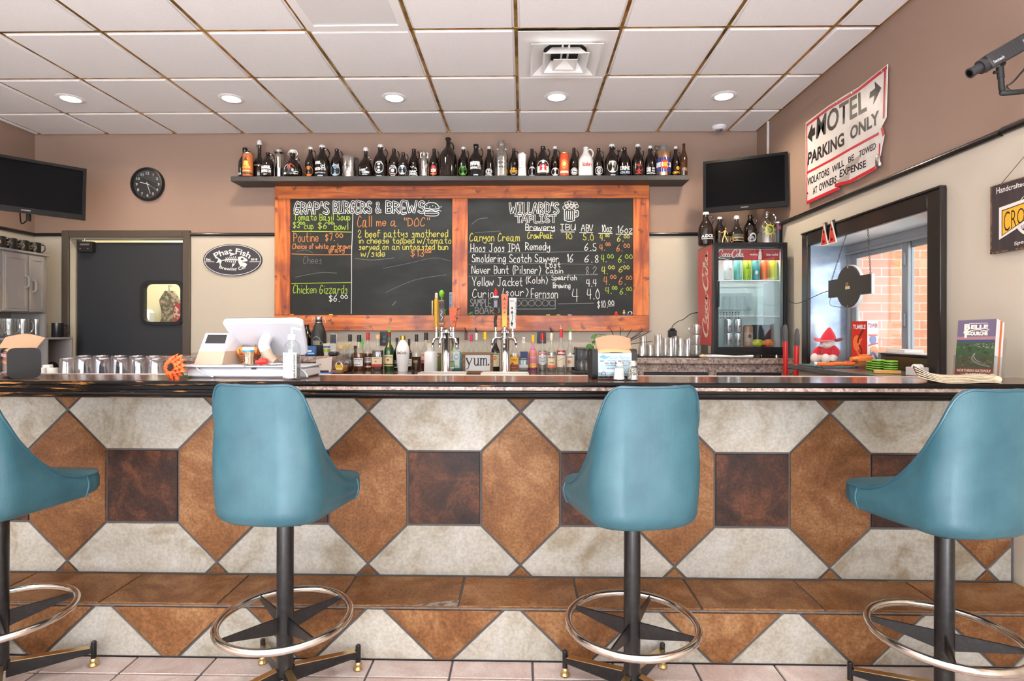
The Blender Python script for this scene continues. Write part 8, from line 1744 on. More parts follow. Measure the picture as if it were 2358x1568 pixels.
for px, py, dx_, lb, nm, col in ((1888, 838, .03, 'white cap-like piece at the left of the teal board', 'white_piece', W_), (1902, 839, .045, 'short orange tube lying on the teal board', 'orange_tube', (232, 110, 50)), (1950, 838, .07, 'long orange tube with a white tip resting by the soft toy', 'orange_tube', (238, 120, 56)), (1966, 836, .05, 'brown ridged tube lying on the teal board', 'brown_tube', (140, 92, 60)), (1984, 838, .03, 'small orange block at the right end of the teal board', 'orange_block', (226, 96, 44))):
    p = led(px, py, ZB_+.012); mb = MB(); w = dx_
    if 'block' in nm: mb.box(-w/2, -.015, 0, w/2, .015, .03, .003)
    else:
        mb.cyl((-w, 0, .012), (w, 0, .012), .012, n=14)
        if dx_ == .07: mb.cyl((-w-.022, 0, .012), (-w, 0, .012), .010, n=12)
        if 'brown' in nm: [mb.cyl((-w+.018*k, 0, .012), (-w+.018*k+.008, 0, .012), .0138, n=14) for k in range(6)]
    o = obj(nm, mb, flat(*col, rough=.4), loc=(min(max(p.x, 1.81), 1.985), p.y if p.y < 3.7 else 3.69, ZB_)); o.rotation_euler.z = R(-12); tag(o, lb, 'toy piece')
p = led(1975, 815); t = thing('orange_toy_blaster', 'orange toy blaster lying by the red-hatted soft toy', 'toy', (2.03, 3.40, ZB_), rz=R(20))
mb = MB(); mb.box(-.06, -.018, .028, .06, .018, .065, .008); mb.box(.02, -.014, 0, .05, .014, .03, .005); mb.cyl((-.10, 0, .048), (-.06, 0, .048), .013, n=14); mb.box(-.03, -.012, .063, .04, .012, .074, .004); obj('blaster_body', mb, flat(240, 128, 60, .4), t)
mb = MB(); mb.box(-.055, -.0185, 0, .02, .0185, .0275, .004); obj('blaster_base', mb, flat(150, 96, 60, .5), t)
def puck(x, y, n, lb):
    p = Vector((x, y, 0))
    for k in range(n):
        t = thing('game_puck', lb, 'disc', (p.x, p.y, ZL+.0128*k), 'green and black discs stacked on the side ledge')
        mb = MB(); mb.lathe([(.030, .003), (.033, .0045), (.033, .0105), (.028, .0125), (0, .0125)], 24, caps=False); obj('green_disc', mb, flat(130, 190, 50, .35), t)
        mb = MB(); mb.lathe([(.031, 0), (.0335, .001), (.0335, .004), (.03, .0045)], 24); obj('black_rim', mb, BLACK, t)
puck(1.985, 3.19, 5, 'green and black disc in the stack nearest the teal board'); puck(1.985, 3.085, 5, 'green and black disc in the stack nearest the dark wooden box'); puck(2.005, 3.275, 4, 'green and black disc in the rear stack by the game pieces')
t = thing('dark_wooden_box', 'long dark wooden box with white papers on top, in the window', 'box', (2.205, 3.13, ZI))
mb = MB(); mb.box(-.07, -.23, 0, .07, .28, .075, .003); obj('box_body', mb, wood_mat('dark_olive_wood', (64, 56, 34), (40, 30, 20), (86, 74, 44), 'Y', .4, coat=.2), t)
mb = MB(); mb.box(-.072, -.232, .076, .072, .282, .088, .002); obj('box_lid', mb, MATBLACK, t); mb = MB(); mb.box(-.066, -.22, .0885, .066, .25, .0935, .001); mb.box(-.05, .1, .094, .06, .27, .112, .003); obj('white_papers', mb, flat(230, 224, 220, .7), t)
mb = MB(); mb.box(-.012, -.06, 0, .012, .06, .018, .003); p = led(2082, 846); o = obj('wood_stick', mb, flat(206, 156, 84, .6), loc=(1.90, 2.98, ZL)); o.rotation_euler.z = R(68); tag(o, 'short pale wooden block on the side ledge by the small card box', 'block')
t = thing('small_card_box', 'small open white card box with crumpled tissue on the side ledge', 'box', (1.97, 2.86, ZL), rz=R(12)); mb = MB(); mb.box(-.034, -.034, 0, .034, .034, .042, .002); obj('box_body', mb, flat(206, 196, 196, .7), t); mb = MB(); [mb.ball((random.uniform(-.014, .014), random.uniform(-.016, .016), .044), .016, .016, .014, 8, 5) for k in range(6)]; obj('tissue', mb, flat(238, 236, 238, .9), t)
for x, y, tx, lb in ((1.915, 4.12, .012, 'red rod with a dark grey grip, the left of two by the cooler'), (1.925, 4.04, -.012, 'red rod with a dark grey grip, the right of two by the cooler')):
    t = thing('red_rod', lb, 'rod', (x, y, 0), 'red rods standing beside the cooler'); zt3 = 1.30 if tx > 0 else 1.27
    e = lambda z: (-tx*(1.3-z)*1.0+ (0 if tx > 0 else .0), .0, z)
    mb = MB(); mb.cyl((0, 0, 0), (-tx*1.4, 0, zt3-.12), .017, n=14); obj('shaft', mb, mat('red_lacquer', srgb(206, 36, 34), .3, coat=.2), t)
    mb = MB(); mb.tube([(-tx*1.4, 0, zt3-.12), (-tx*1.5, 0, zt3-.05), (-tx*1.55, 0, zt3-.01), (-tx*1.56, 0, zt3)], [.019, .018, .012, .004], 14); obj('grip', mb, flat(76, 74, 74, .6), t)
# ------------------------------------------------------------------ things on the bar
ZQ = Z_BAR+.0006
TISS = mat('brown_napkin', srgb(168, 134, 106), .9, bump=.2, bscale=150)
def napkin_box(label, loc, rz, L, D_, H, ops, nrot, card):
    """long side faces -y, ends are black; napkins stick out on top"""
    t = thing('napkin_dispenser', label, 'napkin dispenser', loc, rz=rz)
    for s in (-1, 1):
        mb = MB(); prof = rrect(-D_/2, 0, D_/2, H, .022, 5); mb.prism(prof, lambda u, v, w: (s*(L/2)-(.022 if s > 0 else 0)+w, u, v), .022)
        e = obj('end_cap', mb, MATBLACK, t)
        if s < 0: mb = MB(); mb.box(-L/2-.0015, -.012, H*.80, -L/2+.001, .012, H*.87, .0005); obj('latch', mb, BLACK, e)
    mb = MB(); q = .018; mb.box(-L/2+.022, -D_/2+.012, .004, L/2-.022, D_/2-.012, H-q, .004); obj('case', mb, BLACK, t)
    mb = MB(); mb.box(-L/2+.022, -D_/2+.004, .012, L/2-.022, -D_/2+.007, H*.86); cd = obj('advert_card', mb, flat(*card, rough=.35), t)
    P = Print(); P.ops(ops); P.put(flatmap((0, -D_/2+.004, 0), (1, 0, 0), (0, 0, 1), .00025), cd, 'card_print', .3)
    mb = MB(); mb.box(-L/2+.022, -D_/2+.001, .008, L/2-.022, -D_/2+.0022, H*.88); obj('clear_front', mb, PANE, cd)
    mb = MB(); mb.grid(lambda u, v: (-L/2+.02+(L-.04)*u, -D_/2+.004+(D_-.008)*v, H-q+.016*sin(PI*v)**.6+.006*sin(PI*u)), 10, 8); obj('top_cover', mb, mat('tan_cover', srgb(206, 170, 126), .35), t)
    mb = MB(); mb.T = Matrix.Rotation(nrot, 4, 'Z'); mb.grid(lambda u, v: (-L*.40+L*.80*u+.008*v, -.012+.03*v+.008*sin(6*u), H-.002+.052*v*(.75+.35*sin(PI*u*.9+.2))), 12, 5); mb.grid(lambda u, v: (-L*.36+L*.78*u, -.022+.034*v+.004*sin(5*u+1), H-.002+.048*v*(.7+.4*sin(PI*u*.8+.5))), 12, 5); obj('napkins', mb, TISS, t)
    return t
p = at(1412, 872, Z=ZQ); Ln = .178
napkin_box('black napkin dispenser with a pale blue advert, beside the salt shaker', (p.x, 2.275, ZQ), R(4), Ln, .10, .118,
 [('B', (206, 226, 238), -.065, .012, .065, .098), ('P', (110, 170, 210), [(-.065, .088), (-.04, .078), (-.025, .086), (-.045, .096)]), ('B', (120, 160, 200), -.06, .068, -.042, .074), ('H', (90, 160, 206), 'Merlin Marine', -.03, .079, .06, .013, .0014, .3), ('T', (120, 150, 180), 'AND RECREATION LLC', -.03, .070, .058, .0755), ('T', (70, 96, 120), '605.723.8800', -.04, .059, .02, .0655), ('T', (90, 110, 130), 'merlinmarine.com', -.035, .052, .05, .0565), ('T', (90, 110, 140), '605.892.2000', -.03, .040, .03, .045), ('B', (240, 244, 248), -.065, .028, .03, .037), ('P', (140, 160, 170), [(-.065, .012), (.065, .012), (.065, .02), (.02, .026), (-.03, .018), (-.065, .027)]), ('R', (80, 100, 120), -.045, .02, .010, .010, .0025), ('R', (80, 100, 120), .0, .018, .009, .006, .002)], 0, (176, 206, 226))
p = at(52, 866, Z=ZQ)
napkin_box('black napkin dispenser with a red bottle advert at the left end of the bar', (-2.01, 2.229, ZQ), R(-40), .19, .10, .118,
 [('B', (206, 56, 36), -.075, .012, .075, .1)] + [('B', (236, 220, 206), -.068+.018*k, .02, -.058+.018*k, .05+.006*(k % 3)) for k in range(8)] + [('P', (240, 190, 120), [(-.068+.018*k, .056), (-.058+.018*k, .056), (-.063+.018*k, .072)]) for k in range(8)] + [('T', W_, 'ICE COLD', -.06, .082, .06, .094)], R(45), (206, 56, 36))
def shaker(px, label, fill, lid):
    p = at(px, 876, Z=ZQ); t = thing('shaker', label, 'shaker', (p.x, 2.185, ZQ), 'shakers on the bar')
    n = 8; mb = MB(); mb.lathe([(.0235, 0), (.025, .003), (.018, .055), (.0165, .058)], n, a0=PI/8); obj('glass_body', mb, GLASS, t, sharp=20)
    mb = MB(); mb.lathe([(.021, .004), (.0165, .046), (0, .046)], n, a0=PI/8); obj('contents', mb, fill, t, sharp=20)
    mb = MB(); mb.lathe([(.0185, .056), (.0185, .064), (.016, .071), (.008, .0755), (0, .0765)] if lid else [(.0175, .056), (.0175, .071), (.015, .075), (0, .0755)], 20); obj('lid', mb, CHROME if lid else STEEL, t)
shaker(1427, 'glass salt shaker with a domed chrome lid, in front of the napkin dispenser', mat('salt', srgb(236, 234, 232), .9), True)
shaker(1459, 'glass pepper shaker with a flat steel lid, in front of the napkin dispenser', mat('pepper', srgb(186, 182, 172), .9, noise=(300, srgb(90, 84, 76), 3, .45, .55)), False)
# register: drawer, terminal, printer
POSW = mat('register_white', srgb(208, 210, 215), .3, coat=.15); TAN = mat('register_tan', srgb(184, 160, 138), .4)
a, b = at(428, 873, Y=2.222).x, at(668, 873, Y=2.222).x; zd = at(520, 843, Y=2.222).z
t = thing('cash_drawer', 'long white cash drawer on the bar under the register screen', 'cash drawer', (a, 2.222, ZQ))
w_ = b-a+.06; h_ = zd-ZQ
mb = MB(); mb.box(0, 0, 0, w_, .172, h_-.006, .008); obj('drawer_box', mb, POSW, t)
mb = MB(); mb.box(-.012, -.012, h_-.005, w_*.5, .172, h_+.004, .003); mb.box(w_*.5, -.006, h_-.005, w_+.004, .172, h_+.002, .003); mb.mat(1); mb.box(w_*.55, -.002, h_-.012, w_*.59, .0, h_-.006); mb.box(w_*.86, -.002, h_-.012, w_*.90, .0, h_-.006); obj('drawer_lid', mb, [POSW, BLACK], t)
mb = MB(); mb.tube(spline([(.045, -.004, h_-.006), (.06, -.007, h_*.6), (.10, -.008, h_*.2), (.115, -.008, .004)], 5), .003, 8); mb.tube(spline([(w_*.92, .0, h_-.004), (w_*.96, -.008, h_-.008), (w_+.006, -.01, h_*.4), (w_+.014, -.012, .004)], 5), .0035, 8); obj('white_cable', mb, POSW, t)
zt_d = ZQ+h_+.0045
# receipt printer: a leaning wedge
Yp = 2.236
c = [at(446, 844, Y=Yp), at(511, 844, Y=Yp), at(528, 767, Y=Yp+.035), at(474, 767, Y=Yp+.035)]
t = thing('receipt_printer', 'white wedge-shaped receipt printer with a small dark screen and tan base', 'printer', (c[0].x, Yp, zt_d)); o_ = Vector((c[0].x, Yp, zt_d))
W0 = c[1].x-c[0].x; HT = c[3].z-zt_d; x3, x2 = c[3].x-c[0].x, c[2].x-c[0].x
def hexa(mb, f, d0, d1):
    """front quad f (lower left, lower right, upper right, upper left) pushed back by d0 below and d1 above"""
    vs = [Vector(v) for v in f] + [Vector(f[0])+Vector(d0), Vector(f[1])+Vector(d0), Vector(f[2])+Vector(d1), Vector(f[3])+Vector(d1)]
    mb.add(vs, [(0, 1, 2, 3), (5, 4, 7, 6), (1, 5, 6, 2), (4, 0, 3, 7), (3, 2, 6, 7), (4, 5, 1, 0)])
fr = lambda k: (Vector((x3*k, .035*k, HT*k)), Vector((W0+(x2-W0)*k, .035*k, HT*k)))
k = .42; l0, r0 = fr(0); l1, r1 = fr(k); l2, r2 = fr(1)
dB = Vector((.032, .105, 0)); dM = Vector((.026, .09, 0)); dT = Vector((.02, .05, 0))
mb = MB(); hexa(mb, (l1, r1, r2, l2), dM, dT); obj('printer_top', mb, POSW, t, sharp=20)
mb = MB(); hexa(mb, (l0, r0, r1, l1), dB, dM); obj('printer_base', mb, TAN, t, sharp=20)
n_ = Vector((0, -1, .035/HT)).normalized()*.001; bl = lambda u, v: (l0+(r0-l0)*u)*(1-v)+(l2+(r2-l2)*u)*v+n_
mb = MB(); mb.add([bl(.12, .67), bl(.93, .67), bl(.93, .95), bl(.12, .95)], [(0, 1, 2, 3)]); obj('screen', mb, mat('printer_screen', srgb(26, 26, 28), .15), t)
mb = MB(); mb.add([bl(.42, .51), bl(.47, .51), bl(.47, .54), bl(.42, .54), bl(.49, .51), bl(.54, .51), bl(.54, .54), bl(.49, .54), bl(.02, .90), bl(.07, .90), bl(.07, .95), bl(.02, .95)], [(0, 1, 2, 3), (4, 5, 6, 7), (8, 9, 10, 11)]); obj('maker_mark', mb, flat(170, 172, 176), t)
# terminal
t = thing('register_terminal', 'large white tilted register screen seen from behind on its white arm', 'cash register', (0, 0, 0))
TL, TR, BR, BL = at(509, 738, Y=2.235), at(697, 736, Y=2.265), at(709, 816, Y=2.395), at(556, 812, Y=2.375)
def plate(u, v): return (BL+(BR-BL)*u)*(1-v)+(TL+(TR-TL)*u)*v
nn = (TR-TL).cross(TL-BL).normalized()
if nn.y > 0: nn = -nn
ol = rrect(0, 0, 1, 1, .1, 6)
mb = MB(); mb.prism(ol, lambda u, v, w: plate(u, v)-nn*.012+nn*w, .012); obj('screen_shell', mb, POSW, t)
mb = MB(); mb.prism(rrect(.01, .01, .99, .99, .09, 6), lambda u, v, w: plate(u, v)-nn*.016+nn*w, .004); obj('glass_front', mb, BLACK, t)
mb = MB(); rim0, rim1 = rrect(0, 0, 1, 1, .1, 6), rrect(.05, .0, .985, .93, .1, 6); n_r = len(rim0)
mb.add([plate(*q) + nn*.0005 for q in rim0] + [plate(*q)+nn*.006 for q in rim1], [(i, (i+1) % n_r, n_r+(i+1) % n_r, n_r+i) for i in range(n_r)]); mb.mat(1); mb.add([plate(*q)+nn*.006 for q in rim1], [tuple(range(n_r))]); obj('back_panel', mb, [POSW, mat('register_grey_white', srgb(192, 194, 201), .35)], t)
pts = [at(624, 774, Y=2.33), at(613, 781, Y=2.30), at(608, 796, Y=2.285), at(616, 818, Y=2.285), at(633, 842, Y=2.285)]
mb = MB(); mb.tube(spline(pts[:3]+[(pts[2]*.5+pts[3]*.5)], 6), .0225, 18); obj('arm_upper', mb, POSW, t)
mb = MB(); mb.tube([pts[2]*.5+pts[3]*.5, pts[3], pts[3]*.4+pts[4]*.6, Vector((pts[4].x, pts[4].y, zt_d+.004))], .0222, 18); obj('arm_lower', mb, TAN, t)
mb = MB(); mb.lathe([(.032, 0), (.032, .004), (.024, .006)], 24, (pts[4].x, pts[4].y, zt_d)); obj('arm_foot', mb, POSW, t)
# toothpick jar, basket, red cap, flower, sanitizer
p = at(572, 842, Y=2.225); t = thing('toothpick_jar', 'clear jar of toothpicks with a white and blue lid on the cash drawer', 'jar', (p.x, 2.225, zt_d)); hj = at(572, 799, Y=2.225).z-zt_d
mb = MB(); mb.lathe([(.0195, 0), (.0205, .002), (.0205, hj*.74)], 22); obj('jar_body', mb, GLASS, t)
mb = MB(); mb.lathe([(.0215, hj*.83), (.0215, hj*.98), (.019, hj), (0, hj)], 24); mb.mat(1); mb.lathe([(.0222, hj*.74), (.0222, hj*.83)], 24); obj('lid', mb, [flat(226, 224, 224, .4), flat(30, 140, 170, .4)], t)
mb = MB(); rnd = random.Random(3)
for k in range(26): x, y = rnd.uniform(-.013, .013), rnd.uniform(-.011, .011); mb.cyl((x, y, .003), (x*1.05+rnd.uniform(-.003, .003), y, hj*.68), .0009, n=5)
mb.cyl((-.012, -.014, .004), (.015, -.014, hj*.62), .0012, n=5); obj('toothpicks', mb, flat(226, 204, 170, .8), t)
p = at(566, 842, Y=2.285); t = thing('vine_basket', 'small twig basket behind the toothpick jar', 'basket', (p.x, 2.312, zt_d))
mb = MB()
for k in range(5): z = .006+.009*k; r = .040+.004*k; mb.tube([(r*cos(a*.3927)+.003*sin(a*2.1+k), .72*r*sin(a*.3927), z+.003*sin(a*1.7+k)) for a in range(16)], .0035, 6, closed=True)
for k in range(12): a = k*.5236; mb.tube(spline([(.04*cos(a), .029*sin(a), .002), (.052*cos(a), .038*sin(a), .028), (.062*cos(a), .042*sin(a), .058+.008*(k % 3)), (.066*cos(a+.2), .04*sin(a), .05)], 3), .0018, 5)
mb.lathe([(.04, .001), (.04, .004), (0, .004)], 16); obj('twigs', mb, flat(132, 78, 42, .8), t); t.scale = (.84, .84, .84)
for s, lb in ((-1, 'small orange gourd in the twig basket, left of the toothpick jar'), (1, 'small orange gourd in the twig basket, right of the toothpick jar')):
    g = MB(); n = 24; vs = []
    g.grid(lambda u, v: ((.025+.002*abs(cos(4*2*PI*u)))*sin(PI*v)*cos(2*PI*u), (.021+.002*abs(cos(8*PI*u)))*sin(PI*v)*sin(2*PI*u), .022-.020*cos(PI*v)), 32, 10, True)
    gg = thing('gourd', lb, 'gourd', (p.x+.025*s, 2.312, zt_d+.029), 'gourds in the twig basket'); obj('gourd_body', g, mat('gourd_orange', srgb(232, 146, 66), .5, noise=(30, srgb(214, 110, 40), 3, .4, .6)), gg)
    g = MB(); g.cyl((0, 0, .040), (.003, 0, .050), .0035, .002, 8); obj('stem', g, flat(120, 110, 60), gg)
p = at(598, 842, Y=2.222); t = thing('red_stopper', 'bright red plastic stopper lying on the cash drawer', 'stopper', (p.x, 2.226, zt_d), rz=R(25))
mb = MB(); mb.cyl((-.018, 0, .011), (-.004, 0, .0125), .008, .010, 14); mb.cyl((-.004, 0, .013), (.006, 0, .014), .014, n=16); mb.cyl((.006, 0, .014), (.018, 0, .014), .012, .0125, 16); mb.ball((.018, 0, .014), .0125); obj('stopper_body', mb, flat(226, 50, 44, .4), t)
p = at(402, 872, Z=ZQ); t = thing('gerbera_flower', 'orange artificial gerbera flower leaning against the cash drawer', 'flower', (at(401, 846, Y=2.17).x, 2.17, at(401, 846, Y=2.17).z))
ax = Vector((-.28, -.92, .12)).normalized(); sx = ax.cross(Vector((0, 0, 1))).normalized(); sy = sx.cross(ax)
PETM = mat('orange_petal', srgb(232, 74, 28), .6, noise=(60, srgb(240, 120, 50), 3, .4, .65))
for ring_, n, L0p, L1p, wd, lift in ((0, 15, .014, .054, .0105, -.004), (1, 13, .013, .046, .010, .006), (2, 11, .012, .036, .008, .012)):
    for k in range(n):
        a = 2*PI*k/n+ring_*.21; rd = sx*cos(a)+sy*sin(a); tg = -sx*sin(a)+sy*cos(a); jit = random.uniform(.88, 1.08)
        mb = MB(); vs = []
        for i in range(7):
            u = i/6; r = L0p+(L1p*jit-L0p)*u; w = wd*sin(PI*min(.96, .15+.8*u))**.8; z = lift+.010*sin(u*2.2)-.012*u*u
            vs += [rd*r-tg*w+ax*(z+.003), rd*r+ax*z, rd*r+tg*w+ax*(z+.003)]
        mb.add(vs, [f for i in range(6) for f in ((3*i, 3*i+1, 3*i+4, 3*i+3), (3*i+1, 3*i+2, 3*i+5, 3*i+4))]); obj('petal', mb, PETM, t)
mb = MB(); mb.ball(tuple(ax*.010), .017, .017, .017, 16, 10); obj('flower_eye', mb, mat('flower_eye', srgb(44, 26, 18), .9, bump=.6, bscale=300), t)
mb = MB(); mb.tube(spline([tuple(ax*.012), tuple(ax*.026+sx*.006), tuple(ax*.024+sx*.012)], 4), .004, 8); obj('flower_curl', mb, PETM, t)
mb = MB(); b_ = Vector((0, 0, ZQ-t.location.z+.004)); mb.tube(spline([tuple(-ax*.004), tuple(-ax*.02+Vector((.012, 0, -.02))), (.03, .02, b_.z+.004), (.032, .05, b_.z)], 5), .0035, 8); obj('stem', mb, flat(70, 110, 50), t)
p = at(672, 873, Y=2.168); t = thing('sanitizer_bottle', 'clear pump bottle of hand sanitizer with a white label', 'bottle', (p.x, 2.168, ZQ)); s = 2.168/F_PX; hs = 118*s; rs = 19.5*s
mb = MB(); pr = [(rs*.95, 0), (rs, .004), (rs, hs*.56), (rs*.95, hs*.63), (rs*.75, hs*.71), (rs*.45, hs*.755), (rs*.40, hs*.78)]; mb.lathe(pr, 30); obj('bottle_body', mb, GLASS, t)
mb = MB(); mb.lathe([(rs*.93, .004), (rs*.95, hs*.50), (0, hs*.50)], 26); obj('gel', mb, CLR, t)
P = Print(); L1_ = hs*.53; P.ops([('B', (232, 230, 230), -.052, .006, .034, L1_)] + [('B', (196, 196, 198), -.022, L1_*(.74-.045*k), .006+.003*(k % 3), L1_*(.755-.045*k)) for k in range(11)] + [('P', (60, 150, 200), [(-.010, L1_*.88), (-.004, L1_*.88), (-.007, L1_*.94)]), ('R', (150, 150, 150), .006, L1_*.08, .004, .004, .0012), ('B', (120, 120, 124), -.014, L1_*.07, -.004, L1_*.09)])
tv, tf = new_text('hand.sanitizer', .02); bx = max(q[0] for q in tv); ci = P.ci((40, 40, 44)); P.D.raw(ci, [(.0245-(q[1]-.2)/.9*.009, .004+q[0]/bx*L1_*.9) for q in tv], tf, 20)
P.put(cylmap((0, 0, 0), rs, -.12, .00025), t)
WP = flat(232, 230, 230, .4)
mb = MB(); mb.lathe([(rs*.46, hs*.775), (rs*.46, hs*.865), (rs*.36, hs*.88), (rs*.12, hs*.89), (rs*.12, hs*.985)], 20); mb.tube(spline([(0, 0, hs*.985), (0, 0, hs), (rs*.3, 0, hs*1.0), (rs*.95, 0, hs*.985), (rs*.98, 0, hs*.965)], 4), rs*.12, 8); mb.tube([(0, 0, .01), (0, 0, hs*.78)], .0018, 6); obj('pump', mb, WP, t)
# folded papers and brochures at the right end
NEWS = mat('newsprint', srgb(206, 186, 160), .9, noise=((60, 60, 60), srgb(180, 160, 138), 3, .5, .7))
t = thing('newspaper', 'stack of folded newspapers curling at the right end of the bar', 'newspaper', (0, 0, ZQ))
pa, pb = at(2112, 872, Y=2.19), at(2296, 880, Y=2.19)
for k in range(5):
    mb = MB(); y0_, y1_ = 2.09+.006*k, 2.238-.006*k
    def fn(u, v, k=k):
        x = pa.x-.004*k*1.0+(pb.x-pa.x)*u; z = .004+.0048*k+(.024+.005*k)*max(0, 1-u*2.6)**1.6*(.6+.4*(1-v)) + (.004*sin(PI*min(1, (u-.6)/.4)) if u > .6 else 0)
        y = y0_+(y1_-y0_)*v; return (x+.66*(y-2.19), y, z)
    mb.grid(fn, 26, 6); n0 = len(mb.v); mb.grid(lambda u, v: tuple(Vector(fn(u, v))-Vector((0, 0, .0035))), 26, 6)
    w = 27; rim = [i for i in range(w)] + [w*j+w-1 for j in range(1, 7)] + [w*6+i for i in range(w-2, -1, -1)] + [w*j for j in range(5, 0, -1)]
    mb.f += [(rim[i], rim[(i+1) % len(rim)], n0+rim[(i+1) % len(rim)], n0+rim[i]) for i in range(len(rim))]; mb.m += [0]*len(rim)
    obj('folded_sheet', mb, NEWS, t)
mb = MB(); mb.tube([(pb.x-.012+.66*(y-2.19), y, .014) for y in (2.105, 2.15, 2.2, 2.225)], .0125, 16); obj('fold_roll', mb, NEWS, t)
# brochure holder, leaning back towards the wall
q0, q1, q2_, q3 = at(2198, 868, Y=2.36), at(2287, 872, Y=2.235), at(2291, 737, Y=2.255), at(2212, 738, Y=2.38)
ux = (q1-q0).normalized(); wB = (q1-q0).length; upv = ((q3+q2_)/2-(q0+q1)/2); hB = upv.length; uz = (upv-ux*upv.dot(ux)).normalized(); un = ux.cross(uz)     # towards the room
base = Vector((q0.x, q0.y, ZQ+.0085))
t = thing('brochure_holder', 'clear acrylic stand holding travel brochures at the right end of the bar', 'brochure stand', base); AC = thin_glass('acrylic', (.95, .96, .96), base=.10)
Mx = lambda u, v, w: ux*u+uz*v+un*w
def slabx(mb, u0, v0, u1, v1, w0, w1): vs = [Mx(u, v, w) for w in (w0, w1) for u, v in ((u0, v0), (u1, v0), (u1, v1), (u0, v1))]; mb.add(vs, [(3, 2, 1, 0), (4, 5, 6, 7), (0, 1, 5, 4), (1, 2, 6, 5), (2, 3, 7, 6), (3, 0, 4, 7)])
mb = MB(); slabx(mb, -.006, .0, wB+.006, hB*.36, .003, .005); slabx(mb, -.006, 0, -.004, hB*.36, -.06, .005); slabx(mb, wB+.004, 0, wB+.006, hB*.36, -.06, .005); slabx(mb, -.006, 0, wB+.006, hB*.7, -.064, -.06); slabx(mb, -.006, -.001, wB+.006, .001, -.064, .005)
fe = [Mx(wB*.2, hB*.6, -.064), Mx(wB*.8, hB*.6, -.064)]; mb.add(fe+[Vector((q.x-un.x*.05, q.y-un.y*.05, -.006)) for q in fe[::-1]], [(0, 1, 2, 3)]); obj('acrylic_stand', mb, AC, t)
for k in range(4):
    e = thing('brochure', ['front travel brochure with a valley town photo and a mauve sky', 'brochure second in the acrylic stand, pale page edges showing', 'brochure third in the acrylic stand, with an orange printed edge', 'rearmost brochure in the acrylic stand, grey edges showing'][k], 'brochure', base, 'brochures in the acrylic stand')
    mb = MB(); w0 = .001-.0135*k; slabx(mb, 0, .003, wB, hB*.985-.002*k, w0-.011, w0); obj('pages', mb, flat(206, 200, 200, .7) if k != 2 else flat(190, 96, 40, .7), e)
    if k == 0:
        P = Print(); A_, B_ = wB, hB*.985
        P.ops([('B', (100, 88, 112), 0, B_*.66, A_, B_), ('B', (150, 112, 116), 0, B_*.645, A_, B_*.70), ('B', (60, 66, 96), 0, B_*.60, A_, B_*.645), ('B', (54, 76, 52), 0, B_*.15, A_, B_*.60), ('B', (116, 48, 36), 0, .003, A_, B_*.15)])
        n5 = len(P.D.items); rn = random.Random(5)
        for q in range(46): u, v = rn.uniform(.05, .95), rn.uniform(.18, .56); P.ops([('E', rn.choice([(38, 62, 36), (72, 100, 44), (44, 58, 50), (96, 112, 60)]), u*A_, v*B_, rn.uniform(.003, .008), .004)])
        for q in range(26): u, v = rn.uniform(.35, .95), rn.uniform(.50, .57); P.ops([('B', rn.choice([(190, 170, 176), (150, 130, 140)]), u*A_, v*B_, u*A_+.003, v*B_+.002)])
        P.D.items = [(i, v_, f_, l if k2 < n5 else 5) for k2, (i, v_, f_, l) in enumerate(P.D.items)]
        c_ = P.ci((236, 220, 200)); Dd = P.D
        Dd.text(c_, 'DESTINATION', A_*.30, B_*.925, A_*.78, B_*.94, 6, .02); Dd.text(c_, 'B', A_*.18, B_*.82, A_*.34, B_*.93, 6, .05); Dd.text(c_, 'ELLE', A_*.36, B_*.835, A_*.80, B_*.905, 6, .05); Dd.curve(c_, [(A_*.34, B_*.80), (A_*.55, B_*.825), (A_*.72, B_*.80), (A_*.82, B_*.82)], .003, 6)
        Dd.text(c_, 'F', A_*.20, B_*.68, A_*.36, B_*.80, 6, .04); Dd.text(c_, 'OURCHE', A_*.36, B_*.72, A_*.80, B_*.79, 6, .05); Dd.ring(c_, A_*.24, B_*.78, A_*.07, A_*.07, .004, 6)
        Dd.curve(P.ci((130, 126, 130)), [(A_*.5, B_*.40), (A_*.44, B_*.30), (A_*.62, B_*.22), (A_*.9, B_*.18)], .006, 6); Dd.curve(P.ci((210, 206, 200)), [(A_*.48, B_*.36), (A_*.56, B_*.28), (A_*.68, B_*.25)], .0016, 7)
        Dd.text(c_, 'NORTHERN GATEWAY', A_*.06, B_*.075, A_*.94, B_*.125, 6, .03); Dd.text(c_, 'TO THE', A_*.16, B_*.035, A_*.27, B_*.05, 6, .02); Dd.text(c_, 'BLACK HILLS', A_*.30, B_*.02, A_*.82, B_*.06, 6, .03)
        mb = MB(); mb.decal(P.D, lambda u, v, l: Mx(u, v, w0+.0002+.00012*l)); obj('cover_print', mb, [flat(*c, rough=.3) for c in P.cols], e, sharp=None)

# ------------------------------------------------------------------ grey cupboard on the left with its mugs
GREYP = mat('worn_grey_paint', srgb(158, 152, 149), .6, noise=((5, 5, 2.2), srgb(176, 164, 148), 6, .60, .70), bump=.1, bscale=60)
xf = -4.03; zt_c = at(113, 586, X=xf).z; yR = at(113, 650, X=xf).y; yL = 3.35; zdb = at(60, 720, X=xf).z; zsh = at(60, 771, X=xf).z
t = thing('wall_cupboard', 'worn grey cupboard with two doors against the left wall', 'cupboard', (0, 0, 0))
mb = MB(); mb.box(X_LEFT+.002, yL, zdb, xf-.02, yR, zt_c, .003); mb.box(X_LEFT+.002, yL, zt_c-.02, xf, yR+.004, zt_c, .003); mb.box(X_LEFT+.002, yR-.02, zsh-.02, xf-.02, yR, zdb); mb.box(X_LEFT+.002, yL, zsh, X_LEFT+.03, yR-.02, zdb); obj('carcass', mb, GREYP, t)
ys = [at(px, 650, X=xf).y for px in (9, 66, 103)]
